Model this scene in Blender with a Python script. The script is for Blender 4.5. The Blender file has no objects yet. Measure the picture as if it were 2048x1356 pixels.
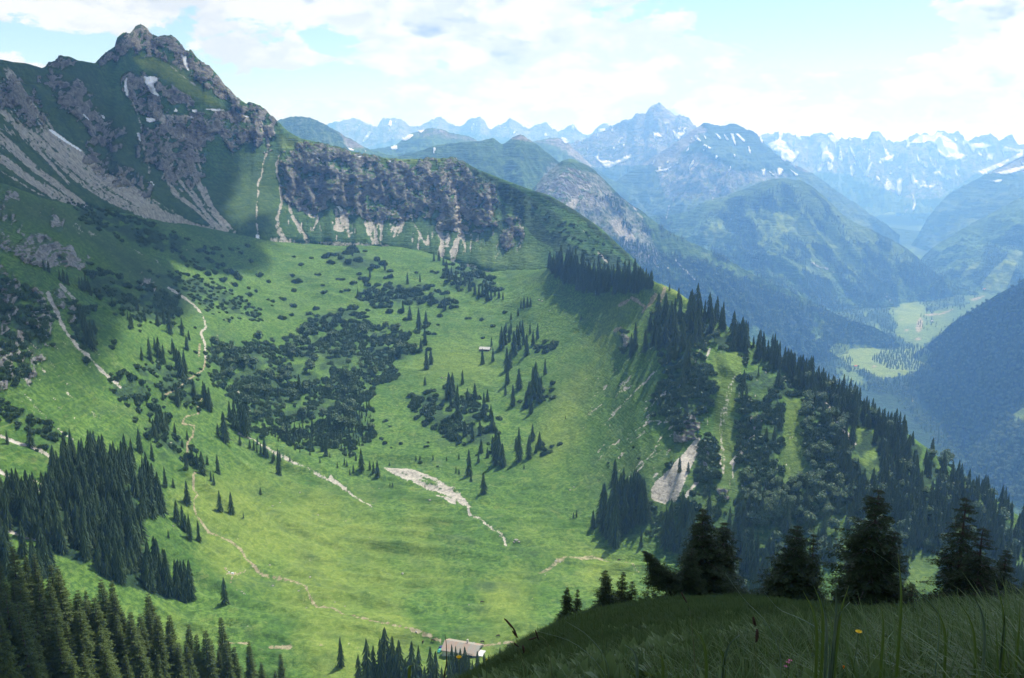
import bpy, math, random, time
import numpy as np
from mathutils import Vector, Matrix
from mathutils.bvhtree import BVHTree
R = math.radians
T0 = time.time()
rng = np.random.default_rng(7)
random.seed(7)
SC = bpy.context.scene
COL = SC.collection

# ------------------------------------------------------------------ camera, light, exposure
F = 1773.0                                   # focal length in photo pixels (2048 wide)
PITCH = math.atan((678 - 310) / F)
cam_d = bpy.data.cameras.new('camera')
cam_d.sensor_width = 36; cam_d.lens = 36 * F / 2048
cam_d.clip_start = 0.05; cam_d.clip_end = 120000
cam = bpy.data.objects.new('camera', cam_d); COL.objects.link(cam)
cam.location = (0, 0, 0); cam.rotation_euler = (R(90) - PITCH, 0, 0)
SC.camera = cam

SUN_EL, SUN_AZ = R(59), R(36)                # azimuth measured from +Y towards +X
SUN = Vector((math.sin(SUN_AZ) * math.cos(SUN_EL), math.cos(SUN_AZ) * math.cos(SUN_EL), math.sin(SUN_EL)))
sd = bpy.data.lights.new('sun', 'SUN'); sd.energy = 4.4; sd.angle = R(0.53); sd.color = (1.0, 0.97, 0.93)
so = bpy.data.objects.new('sun', sd); COL.objects.link(so)
so.rotation_euler = SUN.to_track_quat('Z', 'Y').to_euler(); so.location = (0, 0, 500)

SC.view_settings.view_transform = 'Standard'; SC.view_settings.look = 'None'
SC.view_settings.exposure = 0.70; SC.view_settings.gamma = 1
SC.view_settings.use_curve_mapping = False
SC.render.engine = 'CYCLES'
SC.cycles.max_bounces = 6; SC.cycles.diffuse_bounces = 2; SC.cycles.glossy_bounces = 1
SC.cycles.transmission_bounces = 2; SC.cycles.volume_bounces = 2; SC.cycles.transparent_max_bounces = 6
SC.cycles.use_denoising = True
SC.render.film_transparent = False

class NT:
    """tiny node-tree helper"""
    def __init__(s, tree): s.t = tree; s.n = tree.nodes; s.l = tree.links
    def add(s, typ, **kw):
        n = s.n.new(typ)
        for k, v in kw.items():
            if k.startswith('_'): setattr(n, k[1:], v)
            else:
                key = int(k[1:]) if k[0] == 'i' and k[1:].isdigit() else k.replace('_', ' ')
                s.put(n.inputs[key], v)
        return n
    def put(s, sock, v):
        if isinstance(v, bpy.types.NodeSocket): s.l.new(v, sock)
        elif isinstance(v, bpy.types.Node): s.l.new(v.outputs[0], sock)
        else: sock.default_value = v
    def math(s, op, a, b=0.0, c=None, clamp=False):
        n = s.n.new('ShaderNodeMath'); n.operation = op; n.use_clamp = clamp
        s.put(n.inputs[0], a); s.put(n.inputs[1], b)
        if c is not None: s.put(n.inputs[2], c)
        return n.outputs[0]
    def vmath(s, op, a, b=None):
        n = s.n.new('ShaderNodeVectorMath'); n.operation = op
        s.put(n.inputs[0], a)
        if b is not None: s.put(n.inputs[1], b)
        return n.outputs[0]
    def mix(s, f, a, b, blend='MIX'):
        n = s.n.new('ShaderNodeMix'); n.data_type = 'RGBA'; n.blend_type = blend
        s.put(n.inputs[0], f); s.put(n.inputs[6], a); s.put(n.inputs[7], b)
        return n.outputs[2]
    def noise(s, vec, scale, detail=4, rough=0.55, dist=0.0):
        n = s.n.new('ShaderNodeTexNoise'); s.put(n.inputs['Vector'], vec)
        n.inputs['Scale'].default_value = scale; n.inputs['Detail'].default_value = detail
        n.inputs['Roughness'].default_value = rough; n.inputs['Distortion'].default_value = dist
        return n.outputs[0]
    def ramp(s, f, lo, hi, a=0.0, b=1.0):
        n = s.n.new('ShaderNodeMapRange'); n.interpolation_type = 'SMOOTHSTEP'
        s.put(n.inputs[0], f); s.put(n.inputs[1], lo); s.put(n.inputs[2], hi); s.put(n.inputs[3], a); s.put(n.inputs[4], b)
        return n.outputs[0]

def rgb(r, g, b): return (r, g, b, 1.0)

# world: Nishita sky with bright broken cumulus decks, direction based, all round
world = bpy.data.worlds.new('World'); SC.world = world; world.use_nodes = True
w = NT(world.node_tree); w.n.clear()
sky = w.n.new('ShaderNodeTexSky'); sky.sky_type = 'NISHITA'; sky.sun_disc = False
sky.sun_elevation = SUN_EL; sky.sun_rotation = SUN_AZ; sky.altitude = 1900
sky.air_density = 1.0; sky.dust_density = 1.6; sky.ozone_density = 3.5
tc = w.n.new('ShaderNodeTexCoord'); gen = tc.outputs['Generated']
sep = w.add('ShaderNodeSeparateXYZ', i0=gen)
zz = w.math('MAXIMUM', sep.outputs[2], 0.0)
den = w.math('ADD', zz, 0.085)
px = w.math('DIVIDE', sep.outputs[0], den); py = w.math('DIVIDE', sep.outputs[1], den)
pv = w.add('ShaderNodeCombineXYZ', i0=px, i1=py, i2=0.0).outputs[0]
def cloud_density(vec, off):
    v2 = w.vmath('ADD', vec, off)
    a = w.noise(v2, 0.62, 8, 0.56, 0.25)
    return a
SKY_OFF = (3.1, 1.7, 0.0)
n1 = cloud_density(pv, SKY_OFF)
# puffy small-scale cumulus structure near the horizon, in azimuth/elevation space
az = w.math('ARCTAN2', sep.outputs[0], sep.outputs[1])
pe = w.add('ShaderNodeCombineXYZ', i0=w.math('MULTIPLY', az, 10.0), i1=w.math('MULTIPLY', zz, 21.0), i2=0.3).outputs[0]
n2 = w.noise(w.vmath('ADD', pe, (11.3, 0.0, 4.1)), 1.25, 10, 0.63, 0.25)
lowf = w.ramp(zz, 0.10, 0.45, 1.0, 0.0)
nn = w.math('ADD', w.math('MULTIPLY', n1, w.math('SUBTRACT', 1.0, w.math('MULTIPLY', lowf, 0.72))), w.math('MULTIPLY', n2, w.math('MULTIPLY', lowf, 0.72)))
def blob(azd, eld, wa, we, amt):
    """an opening (amt<0) or a bank (amt>0) of cloud around a compass direction"""
    da = w.math('DIVIDE', w.math('SUBTRACT', az, R(azd)), R(wa)); de = w.math('DIVIDE', w.math('SUBTRACT', zz, math.sin(R(eld))), R(we))
    d2 = w.math('ADD', w.math('MULTIPLY', da, da), w.math('MULTIPLY', de, de))
    return w.math('MULTIPLY', w.math('EXPONENT', w.math('MULTIPLY', d2, -1.0)), amt)
for b in [(19.0, 8.0, 5.5, 2.8, -0.34), (-24.5, 5.8, 6.5, 1.1, -0.16), (-12.0, 4.2, 7.0, 1.0, -0.13), (-26, 9.5, 8, 2.2, 0.14), (-2, 8.5, 9, 3.0, 0.14), (10, 6.0, 5, 1.5, 0.12),
          (28.5, 6.0, 3.5, 3.0, 0.16), (14, 2.2, 20, 1.2, 0.09), (-1, 2.0, 9, 0.9, 0.05), (-29, 4.6, 3, 0.9, 0.16), (20, 4.0, 4, 0.9, 0.10)]:
    nn = w.math('ADD', nn, blob(*b))
mask = w.ramp(nn, 0.450, 0.505)
thick = w.ramp(nn, 0.56, 0.80)
shade_n = w.noise(w.vmath('ADD', pe, (2.0, 5.5, 0.0)), 1.7, 5, 0.55, 0.2)
cl = w.mix(w.math('MULTIPLY', w.ramp(shade_n, 0.42, 0.60), w.ramp(thick, 0.0, 1.0, 0.35, 1.0)), rgb(0.92, 0.96, 1.0), rgb(0.38, 0.47, 0.64))
skyb = w.add('ShaderNodeBackground', Color=sky.outputs[0], Strength=0.115)
clb = w.add('ShaderNodeBackground', Color=cl, Strength=0.66)
pale = w.add('ShaderNodeBackground', Color=rgb(0.62, 0.86, 1.0), Strength=0.30)
base = w.add('ShaderNodeAddShader', i0=skyb.outputs[0], i1=pale.outputs[0])
up = w.ramp(zz, 0.25, 0.6, 1.0, 0.75)
mx = w.add('ShaderNodeMixShader', i0=w.math('MULTIPLY', mask, up), i1=skyb.outputs[0], i2=clb.outputs[0])
wo = w.n.new('ShaderNodeOutputWorld'); w.l.new(mx.outputs[0], wo.inputs[0])
world.cycles.sampling_method = 'MANUAL'; world.cycles.sample_map_resolution = 512

# ------------------------------------------------------------------ helpers
def ray(u, v):
    dx = (np.asarray(u, float) - 1024) / F; c = (678 - np.asarray(v, float)) / F
    return dx, math.cos(PITCH) + c * math.sin(PITCH), -math.sin(PITCH) + c * math.cos(PITCH)
def P(u, v, D):
    x, y, z = ray(u, v); k = D / y
    return np.stack([x * k, D + 0 * x, z * k], -1)
def setp(o, **kw):
    for k, v in kw.items(): o[k] = v
    return o
def pchip(x, y, xi):
    x = np.asarray(x, float); y = np.asarray(y, float)
    h = np.diff(x); d = np.diff(y) / h; m = np.zeros_like(y)
    if len(x) == 2: return np.interp(xi, x, y)
    w1 = 2 * h[1:] + h[:-1]; w2 = h[1:] + 2 * h[:-1]
    s = d[:-1] * d[1:] > 0
    with np.errstate(divide='ignore', invalid='ignore'):
        hm = (w1 + w2) / (w1 / d[:-1] + w2 / d[1:])
    m[1:-1] = np.where(s, hm, 0); m[0] = d[0]; m[-1] = d[-1]
    i = np.clip(np.searchsorted(x, xi) - 1, 0, len(x) - 2); t = np.clip((xi - x[i]) / h[i], 0, 1)
    return ((1 + 2 * t) * (1 - t) ** 2 * y[i] + t * (1 - t) ** 2 * h[i] * m[i] + t * t * (3 - 2 * t) * y[i + 1] + t * t * (t - 1) * h[i] * m[i + 1])
def pchip_cols(Y, n_per):
    """Y: (rows, cols) -> dense rows; n_per[k] samples in interval k (monotone cubic, vectorised over columns)"""
    d = np.diff(Y, axis=0); m = np.zeros_like(Y)
    s = d[:-1] * d[1:] > 0
    with np.errstate(divide='ignore', invalid='ignore'):
        hm = 2 * d[:-1] * d[1:] / (d[:-1] + d[1:])
    m[1:-1] = np.where(s, hm, 0); m[0] = d[0]; m[-1] = d[-1]
    out = []
    for k, n in enumerate(n_per):
        t = np.linspace(0, 1, n, endpoint=False)[:, None]
        out.append((1 + 2 * t) * (1 - t) ** 2 * Y[k] + t * (1 - t) ** 2 * m[k] + t * t * (3 - 2 * t) * Y[k + 1] + t * t * (t - 1) * m[k + 1])
    out.append(Y[-1:])
    return np.concatenate(out, 0)
def _h(ix, iy, iz, seed):
    n = (ix * 374761393 + iy * 668265263 + iz * 2147483647 + seed * 974711) & 0xffffffff
    n = ((n ^ (n >> 13)) * 1274126177) & 0xffffffff
    n = ((n ^ (n >> 16)) * 2246822519) & 0xffffffff
    return ((n ^ (n >> 15)) & 0xffffff) / float(0xffffff)
def vnoise(x, y, z=None, seed=0):
    x = np.asarray(x, float); y = np.asarray(y, float)
    ix = np.floor(x).astype(np.int64); iy = np.floor(y).astype(np.int64)
    fx = x - ix; fy = y - iy; fx = fx * fx * fx * (fx * (fx * 6 - 15) + 10); fy = fy * fy * fy * (fy * (fy * 6 - 15) + 10)
    def lay(iz):
        a = _h(ix, iy, iz, seed); b = _h(ix + 1, iy, iz, seed); c = _h(ix, iy + 1, iz, seed); d = _h(ix + 1, iy + 1, iz, seed)
        return (a * (1 - fx) + b * fx) * (1 - fy) + (c * (1 - fx) + d * fx) * fy
    if z is None: return lay(0) * 2 - 1
    z = np.asarray(z, float); iz = np.floor(z).astype(np.int64); fz = z - iz; fz = fz * fz * (3 - 2 * fz)
    return (lay(iz) * (1 - fz) + lay(iz + 1) * fz) * 2 - 1
def fbm(x, y, z=None, oct=5, gain=0.5, seed=0, ridge=False):
    s = 0; a = 1.0; tot = 0
    for o in range(oct):
        f = 2.03 ** o
        # rotate the lattice each octave so no grid shows
        c, si = math.cos(0.6 * o + 0.3), math.sin(0.6 * o + 0.3)
        n = vnoise((x * c - y * si) * f + 17.3 * o, (x * si + y * c) * f - 9.1 * o, None if z is None else z * f + 5.7 * o, seed + o)
        if ridge: n = 1 - 2 * np.abs(n)
        s = s + a * n; tot += a; a *= gain
    return s / tot
# ---- canvases: masks laid over the terrain (one cell = 2 photo pixels of ground as seen from the viewpoint)
U0, V0, CW, CH = -400, -100, 1420, 900
def cv(): return np.zeros((CH, CW), np.float32)
def _c(pts): a = np.asarray(pts, float)[:, :2]; return np.stack([(a[:, 0] - U0) / 2, (a[:, 1] - V0) / 2], -1)
def poly(c, pts, val=1.0):
    p = _c(pts); x0, y0 = np.maximum(np.floor(p.min(0)).astype(int), 0); x1, y1 = np.ceil(p.max(0)).astype(int) + 1
    x1 = min(x1, CW); y1 = min(y1, CH)
    if x1 <= x0 or y1 <= y0: return c
    yy, xx = np.mgrid[y0:y1, x0:x1]; ins = np.zeros(xx.shape, bool)
    for k in range(len(p)):
        ax, ay = p[k]; bx, by = p[(k + 1) % len(p)]
        if ay == by: continue
        cr = ((ay > yy) != (by > yy)) & (xx < (bx - ax) * (yy - ay) / (by - ay) + ax); ins ^= cr
    sub = c[y0:y1, x0:x1]; sub[ins] = np.maximum(sub[ins], val) if val > 0 else 0
    return c
def line(c, pts, w0, w1=None, val=1.0, jit=0.0, seed=1):
    """polyline with soft edge, width in photo px"""
    w1 = w0 if w1 is None else w1; p = _c(pts)
    q = [p[0]]; ws = [0.0]
    seg = np.r_[0, np.cumsum(np.hypot(*np.diff(p, axis=0).T))]; L = seg[-1]
    n = max(3, int(L / 2)); s = np.linspace(0, L, n)
    X = pchip(seg, p[:, 0], s); Y = pchip(seg, p[:, 1], s)
    if jit: X = X + jit * fbm(s / 9.0, s * 0 + seed, oct=3, seed=seed); Y = Y + jit * fbm(s / 9.0, s * 0 + seed + 50, oct=3, seed=seed + 3)
    W = (w0 + (w1 - w0) * s / L) / 4 * (1 + 0.45 * fbm(s / 6.0, s * 0 + 3, oct=3, seed=seed + 9))
    for x, y, ww in zip(X, Y, W):
        r = ww + 1.5; x0 = int(max(0, x - r)); x1 = int(min(CW, x + r + 2)); y0 = int(max(0, y - r)); y1 = int(min(CH, y + r + 2))
        if x1 <= x0 or y1 <= y0: continue
        yy, xx = np.mgrid[y0:y1, x0:x1]; d = np.hypot(xx - x, yy - y)
        sub = c[y0:y1, x0:x1]; np.maximum(sub, val * np.clip(ww - d + 0.75, 0, 1), out=sub)
    return c
def patch(c, g0, g1, fa, seed=0, th=0.0, val=1.0, fb=2.5, soft=0.25, fade=0.12):
    """streaks running along two guide lines (gravel sliding down-slope)"""
    def rs(g, n):
        p = _c(g); seg = np.r_[0, np.cumsum(np.hypot(*np.diff(p, axis=0).T))]; s = np.linspace(0, seg[-1], n)
        return np.stack([pchip(seg, p[:, 0], s), pchip(seg, p[:, 1], s)], -1)
    nb = 500; A = rs(g0, nb); B = rs(g1, nb); na = 500
    a = np.linspace(0, 1, na)[:, None]; b = np.linspace(0, 1, nb)[None, :]
    X = A[None, :, 0] * (1 - a) + B[None, :, 0] * a; Y = A[None, :, 1] * (1 - a) + B[None, :, 1] * a
    wob = 0.03 * fbm(b * 3 + 0 * a, a * 3 + 0 * b, oct=2, seed=seed + 5)
    n = fbm((a + wob) * fa + 0 * b, b * fb + 0 * a, oct=5, gain=0.6, seed=seed)
    m = np.clip((n - th) / soft, 0, 1) * np.clip(np.minimum(a, 1 - a) / fade, 0, 1) ** 0.5 * np.clip(np.minimum(b, 1 - b) / fade * 1.2, 0, 1) ** 0.5 * val
    xi = np.clip(np.round(X).astype(int), 0, CW - 1); yi = np.clip(np.round(Y).astype(int), 0, CH - 1)
    np.maximum.at(c, (yi, xi), m.astype(np.float32)); return c
def blur(c, s):
    s = s / 2.0; r = int(3 * s) + 1; k = np.exp(-0.5 * (np.arange(-r, r + 1) / s) ** 2); k /= k.sum()
    o = np.zeros_like(c); pc = np.pad(c, ((r, r), (0, 0)), mode='edge')
    for i, kk in enumerate(k): o += kk * pc[i:i + c.shape[0]]
    o2 = np.zeros_like(c); pc = np.pad(o, ((0, 0), (r, r)), mode='edge')
    for i, kk in enumerate(k): o2 += kk * pc[:, i:i + c.shape[1]]
    return o2
def samp(c, u, v):
    x = np.clip((u - U0) / 2, 0, CW - 1.01); y = np.clip((v - V0) / 2, 0, CH - 1.01)
    i = x.astype(int); j = y.astype(int); fx = x - i; fy = y - j
    return (c[j, i] * (1 - fx) + c[j, i + 1] * fx) * (1 - fy) + (c[j + 1, i] * (1 - fx) + c[j + 1, i + 1] * fx) * fy
VV, UU = np.mgrid[0:CH, 0:CW]; UU = UU * 2.0 + U0; VV = VV * 2.0 + V0
def cn(scale, seed, oct=4, sx=1.0, sy=1.0, ang=0.0, gain=0.5):
    """noise on the canvas, optionally stretched along an angle"""
    c, s = math.cos(R(ang)), math.sin(R(ang)); a = (UU * c + VV * s) / scale / sx; b = (-UU * s + VV * c) / scale / sy
    return fbm(a, b, oct=oct, seed=seed, gain=gain)

def grid_mesh(name, X, Y, Z, mat, attrs=None, kind='structure'):
    nr, nc = X.shape
    me = bpy.data.meshes.new(name); n = nr * nc
    me.vertices.add(n); me.vertices.foreach_set('co', np.stack([X, Y, Z], -1).astype(np.float32).ravel())
    idx = np.arange(n, dtype=np.int32).reshape(nr, nc)
    q = np.stack([idx[:-1, :-1], idx[:-1, 1:], idx[1:, 1:], idx[1:, :-1]], -1).reshape(-1, 4)
    nf = len(q); me.loops.add(nf * 4); me.loops.foreach_set('vertex_index', q.ravel())
    me.polygons.add(nf); me.polygons.foreach_set('loop_start', np.arange(0, nf * 4, 4, dtype=np.int32))
    me.polygons.foreach_set('use_smooth', np.ones(nf, bool))
    me.update(calc_edges=True)
    for k, a in (attrs or {}).items():
        at = me.attributes.new(k, 'FLOAT_COLOR', 'POINT'); at.data.foreach_set('color', a.reshape(-1, 4).astype(np.float32).ravel())
    me.materials.append(mat)
    o = bpy.data.objects.new(name, me); COL.objects.link(o); o['kind'] = kind
    return o
class Sheet: pass
SHEETS = {}
def loft(rows, us, n_per):
    """rows: near to far, each a list of (u, v, D)"""
    Vr = np.array([pchip([p[0] for p in r], [p[1] for p in r], us) for r in rows])
    Lr = np.array([pchip([p[0] for p in r], [math.log(p[2]) for p in r], us) for r in rows])
    V = pchip_cols(Vr, n_per); D = np.exp(pchip_cols(Lr, n_per))
    return np.broadcast_to(us, V.shape).copy(), V, D
def bvh_of(o):
    me = o.data; n = len(me.vertices); co = np.empty(n * 3, np.float32); me.vertices.foreach_get('co', co)
    f = np.empty(len(me.polygons) * 4, np.int32); me.loops.foreach_get('vertex_index', f)
    return BVHTree.FromPolygons(co.reshape(-1, 3).tolist(), f.reshape(-1, 4).tolist())
def hit(sheet, u, v):
    x, y, z = ray(u, v); d = Vector((float(x), float(y), float(z))).normalized()
    r = sheet.ray_cast(Vector((0, 0, 0)), d)
    return r[0]
def log(*a): print('[%.1fs]' % (time.time() - T0), *a, flush=True)

# ------------------------------------------------------------------ materials
def newmat(name):
    m = bpy.data.materials.new(name); m.use_nodes = True; t = NT(m.node_tree); t.n.clear()
    return m, t
def finish(t, col, rough=0.9, spec=0.15, normal=None, sub=None):
    b = t.add('ShaderNodeBsdfPrincipled'); t.put(b.inputs['Base Color'], col); t.put(b.inputs['Roughness'], rough)
    b.inputs['Specular IOR Level'].default_value = spec
    if normal is not None: t.put(b.inputs['Normal'], normal)
    o = t.n.new('ShaderNodeOutputMaterial'); t.l.new((sub or b).outputs[0], o.inputs[0]); return b
def terrain_mat(name, S, bump, grass=((0.055, 0.125, 0.026), (0.105, 0.195, 0.040), (0.135, 0.205, 0.052)), rock=((0.15, 0.15, 0.145), (0.40, 0.39, 0.36)), forest=(0.022, 0.048, 0.022)):
    """S: metres of one unit of fine texture"""
    m, t = newmat(name); pos = t.n.new('ShaderNodeNewGeometry').outputs['Position']
    a1 = t.n.new('ShaderNodeAttribute'); a1.attribute_name = 'm1'; a2 = t.n.new('ShaderNodeAttribute'); a2.attribute_name = 'm2'
    s1 = t.add('ShaderNodeSeparateColor', i0=a1.outputs['Color']); s2 = t.add('ShaderNodeSeparateColor', i0=a2.outputs['Color'])
    nA = t.noise(pos, 1 / (S * 22), 5, 0.6); nB = t.noise(pos, 1 / (S * 3.6), 6, 0.70, 0.2); nC = t.noise(pos, 1 / (S * 75), 4, 0.6, 0.6)
    strata = t.n.new('ShaderNodeMapping'); t.l.new(pos, strata.inputs[0]); strata.inputs['Rotation'].default_value = (0.35, 0.22, 0.3); strata.inputs['Scale'].default_value = (0.45, 0.45, 1.2)
    nS = t.noise(strata.outputs[0], 1 / (S * 4.5), 7, 0.68, 0.8)
    g = t.mix(t.ramp(nC, 0.30, 0.62), rgb(*grass[0]), rgb(*grass[1])); g = t.mix(t.ramp(nA, 0.48, 0.72, 0, 0.75), g, rgb(*grass[2]))
    g = t.mix(t.ramp(nB, 0.40, 0.60, 0.85, 0.0), g, rgb(grass[0][0] * 0.62, grass[0][1] * 0.66, grass[0][2] * 0.8))
    g = t.mix(t.ramp(nB, 0.60, 0.74, 0.0, 0.6), g, rgb(0.20, 0.235, 0.085))
    nD = t.noise(pos, 1 / (S * 9), 4, 0.6, 1.0); g = t.mix(t.ramp(nD, 0.60, 0.78, 0.0, 0.45), g, rgb(0.13, 0.125, 0.06))
    g = t.mix(s2.outputs[1], g, t.mix(t.ramp(nB, 0.35, 0.7), rgb(0.12, 0.185, 0.035), rgb(0.195, 0.25, 0.06)))         # sunny yellowish turf
    g = t.mix(s2.outputs[2], g, t.mix(t.ramp(t.math('ADD', t.math('MULTIPLY', nB, 0.5), t.math('MULTIPLY', nA, 0.5)), 0.36, 0.62), rgb(0.034, 0.066, 0.030), rgb(0.070, 0.118, 0.046)))      # lush dark turf, also the shade painted on the left slopes
    tm = t.n.new('ShaderNodeMapping'); t.l.new(pos, tm.inputs[0]); tm.inputs['Scale'].default_value = (0.10, 0.10, 0.95)
    nT = t.noise(tm.outputs[0], 1 / (S * 1.7), 4, 0.6, 0.5)      # cattle terraces: bands that follow the height
    g = t.mix(t.ramp(nT, 0.50, 0.68, 0.0, 0.40), g, rgb(grass[0][0] * 0.7, grass[0][1] * 0.62, grass[0][2] * 0.9)); g = t.mix(t.ramp(nT, 0.28, 0.42, 0.35, 0.0), g, rgb(0.19, 0.235, 0.075))
    def edge(mv, n, k=0.35, w=0.16):      # mask edge broken up by noise
        return t.ramp(t.math('ADD', mv, t.math('MULTIPLY', t.math('SUBTRACT', n, 0.5), k * 2)), 0.5 - w, 0.5 + w)
    bush = t.mix(t.ramp(nB, 0.38, 0.66), rgb(0.020, 0.044, 0.022), rgb(0.052, 0.100, 0.040))
    g = t.mix(edge(s2.outputs[0], nB, 0.6), g, bush)
    ff = t.mix(t.ramp(nB, 0.35, 0.7), rgb(*[c * 0.7 for c in forest]), rgb(*[c * 1.5 for c in forest]))
    g = t.mix(edge(a2.outputs['Alpha'], nA, 0.4), g, ff)
    soil = t.mix(t.ramp(nB, 0.35, 0.7), rgb(0.16, 0.14, 0.085), rgb(0.34, 0.31, 0.21))
    g = t.mix(edge(a1.outputs['Alpha'], nB, 0.45), g, soil)
    rk = t.mix(t.ramp(nS, 0.34, 0.66), rgb(*rock[0]), rgb(*rock[1])); rk = t.mix(t.ramp(nA, 0.45, 0.75, 0, 0.5), rk, rgb(0.27, 0.262, 0.24))
    rk = t.mix(t.ramp(nB, 0.52, 0.72, 0, 0.6), rk, rgb(0.07, 0.10, 0.045))
    nz = t.add('ShaderNodeSeparateXYZ', i0=t.n.new('ShaderNodeNewGeometry').outputs['Normal']).outputs[2]      # turf holds on the flatter ledges
    g = t.mix(t.math('MULTIPLY', edge(s1.outputs[0], nB, 0.5), t.ramp(t.math('ADD', nz, t.math('MULTIPLY', t.math('SUBTRACT', nB, 0.5), 0.5)), 0.74, 0.86, 1.0, 0.12)), g, rk)
    sc = t.mix(t.ramp(nB, 0.33, 0.68), rgb(0.24, 0.228, 0.195), rgb(0.44, 0.42, 0.37))
    g = t.mix(edge(s1.outputs[1], nB, 0.55, 0.16), g, sc)
    g = t.mix(edge(s1.outputs[2], nB, 0.12, 0.08), g, rgb(0.80, 0.83, 0.87))
    bm = t.n.new('ShaderNodeBump'); bm.inputs['Distance'].default_value = bump; bm.inputs['Strength'].default_value = 1.0
    hh = t.math('ADD', t.math('MULTIPLY', nB, t.math('ADD', t.math('MULTIPLY', s1.outputs[0], 1.6), 0.55)), t.math('MULTIPLY', t.math('MULTIPLY', nS, s1.outputs[0]), 2.0))
    hh = t.math('ADD', hh, t.math('MULTIPLY', nT, t.math('MULTIPLY', t.math('SUBTRACT', 1.0, t.math('MAXIMUM', s1.outputs[0], s1.outputs[1])), 0.7)))
    hh = t.math('MULTIPLY', hh, t.math('SUBTRACT', 1.0, t.math('MULTIPLY', s1.outputs[2], 0.8)))
    t.l.new(hh, bm.inputs['Height'])
    finish(t, g, 0.92, 0.1, bm.outputs[0]); return m
def leaf_mat(name, c0, c1, tip=None, spec=0.25, rough=0.6, trans=0.0):
    m, t = newmat(name); oi = t.n.new('ShaderNodeObjectInfo'); at = t.n.new('ShaderNodeAttribute'); at.attribute_name = 'tone'
    pos = t.n.new('ShaderNodeNewGeometry').outputs['Position']
    n = t.noise(pos, 0.9, 3, 0.6)
    f = t.math('ADD', t.math('MULTIPLY', oi.outputs['Random'], 0.7), t.math('MULTIPLY', n, 0.4))
    c = t.mix(f, rgb(*c0), rgb(*c1))
    if tip: c = t.mix(at.outputs['Fac'], c, rgb(*tip))
    b = finish(t, c, rough, spec)
    if trans:
        tr = t.add('ShaderNodeBsdfTranslucent', Color=t.mix(0.5, c, rgb(0.16, 0.22, 0.04)))
        mx = t.add('ShaderNodeMixShader', i0=trans, i1=b.outputs[0], i2=tr.outputs[0])
        o = [q for q in t.n if q.type == 'OUTPUT_MATERIAL'][0]; t.l.new(mx.outputs[0], o.inputs[0])
    return m
def flat_mat(name, c0, c1, scale=1.0, rough=0.8, spec=0.2, stretch=(1, 1, 1), bump=0.0):
    m, t = newmat(name); tcn = t.n.new('ShaderNodeTexCoord'); mp = t.n.new('ShaderNodeMapping'); t.l.new(tcn.outputs['Object'], mp.inputs[0]); mp.inputs['Scale'].default_value = stretch
    n = t.noise(mp.outputs[0], scale, 5, 0.6)
    bn = None
    if bump:
        bmn = t.n.new('ShaderNodeBump'); bmn.inputs['Distance'].default_value = bump; t.l.new(n, bmn.inputs['Height']); bn = bmn.outputs[0]
    finish(t, t.mix(t.ramp(n, 0.35, 0.65), rgb(*c0), rgb(*c1)), rough, spec, bn); return m
M = {}
M['near'] = terrain_mat('alpine_ground', 0.9, 1.5)
M['wall'] = terrain_mat('mountain_ground', 2.0, 6.0, grass=((0.045, 0.110, 0.035), (0.070, 0.150, 0.042), (0.10, 0.18, 0.055)))
M['mid'] = terrain_mat('ridge_ground', 7.0, 14.0, grass=((0.05, 0.10, 0.03), (0.085, 0.16, 0.04), (0.12, 0.20, 0.05)))
M['far'] = terrain_mat('far_ground', 22.0, 50.0, grass=((0.06, 0.10, 0.04), (0.09, 0.14, 0.05), (0.12, 0.17, 0.06)), rock=((0.20, 0.20, 0.20), (0.40, 0.395, 0.38)))
M['turf'] = flat_mat('turf_ground', (0.010, 0.024, 0.006), (0.024, 0.046, 0.012), 2.0, 0.95, 0.05, bump=0.08)
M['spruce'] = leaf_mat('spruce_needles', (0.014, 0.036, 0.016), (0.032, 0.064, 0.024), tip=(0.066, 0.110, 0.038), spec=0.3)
M['spruce_near'] = leaf_mat('sunny_spruce_needles', (0.016, 0.036, 0.011), (0.034, 0.060, 0.016), tip=(0.085, 0.125, 0.026), spec=0.2, trans=0.15)  # sunlit copy: warm light put into the tip colour
M['spruce_dark'] = leaf_mat('shaded_spruce_needles', (0.010, 0.022, 0.010), (0.018, 0.036, 0.013), tip=(0.035, 0.058, 0.018), spec=0.15, trans=0.1)  # shaded copy: shade put into the darker needle colour
M['pine'] = leaf_mat('mountain_pine_needles', (0.022, 0.050, 0.021), (0.045, 0.085, 0.032), tip=(0.085, 0.135, 0.055), spec=0.2)
M['shrub'] = leaf_mat('shrub_leaves', (0.030, 0.068, 0.026), (0.062, 0.112, 0.042), tip=(0.105, 0.160, 0.066), spec=0.3)
M['bark'] = flat_mat('bark', (0.045, 0.035, 0.028), (0.10, 0.085, 0.070), 6.0, 0.95, 0.1, (1, 1, 0.2), 0.02)
M['grass'] = leaf_mat('grass_blades', (0.022, 0.060, 0.008), (0.050, 0.105, 0.014), tip=(0.12, 0.18, 0.045), spec=0.35, rough=0.45, trans=0.3)
M['shortgrass'] = leaf_mat('short_turf_blades', (0.014, 0.040, 0.006), (0.040, 0.080, 0.011), tip=(0.06, 0.10, 0.018), spec=0.2, rough=0.6, trans=0.2)

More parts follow.
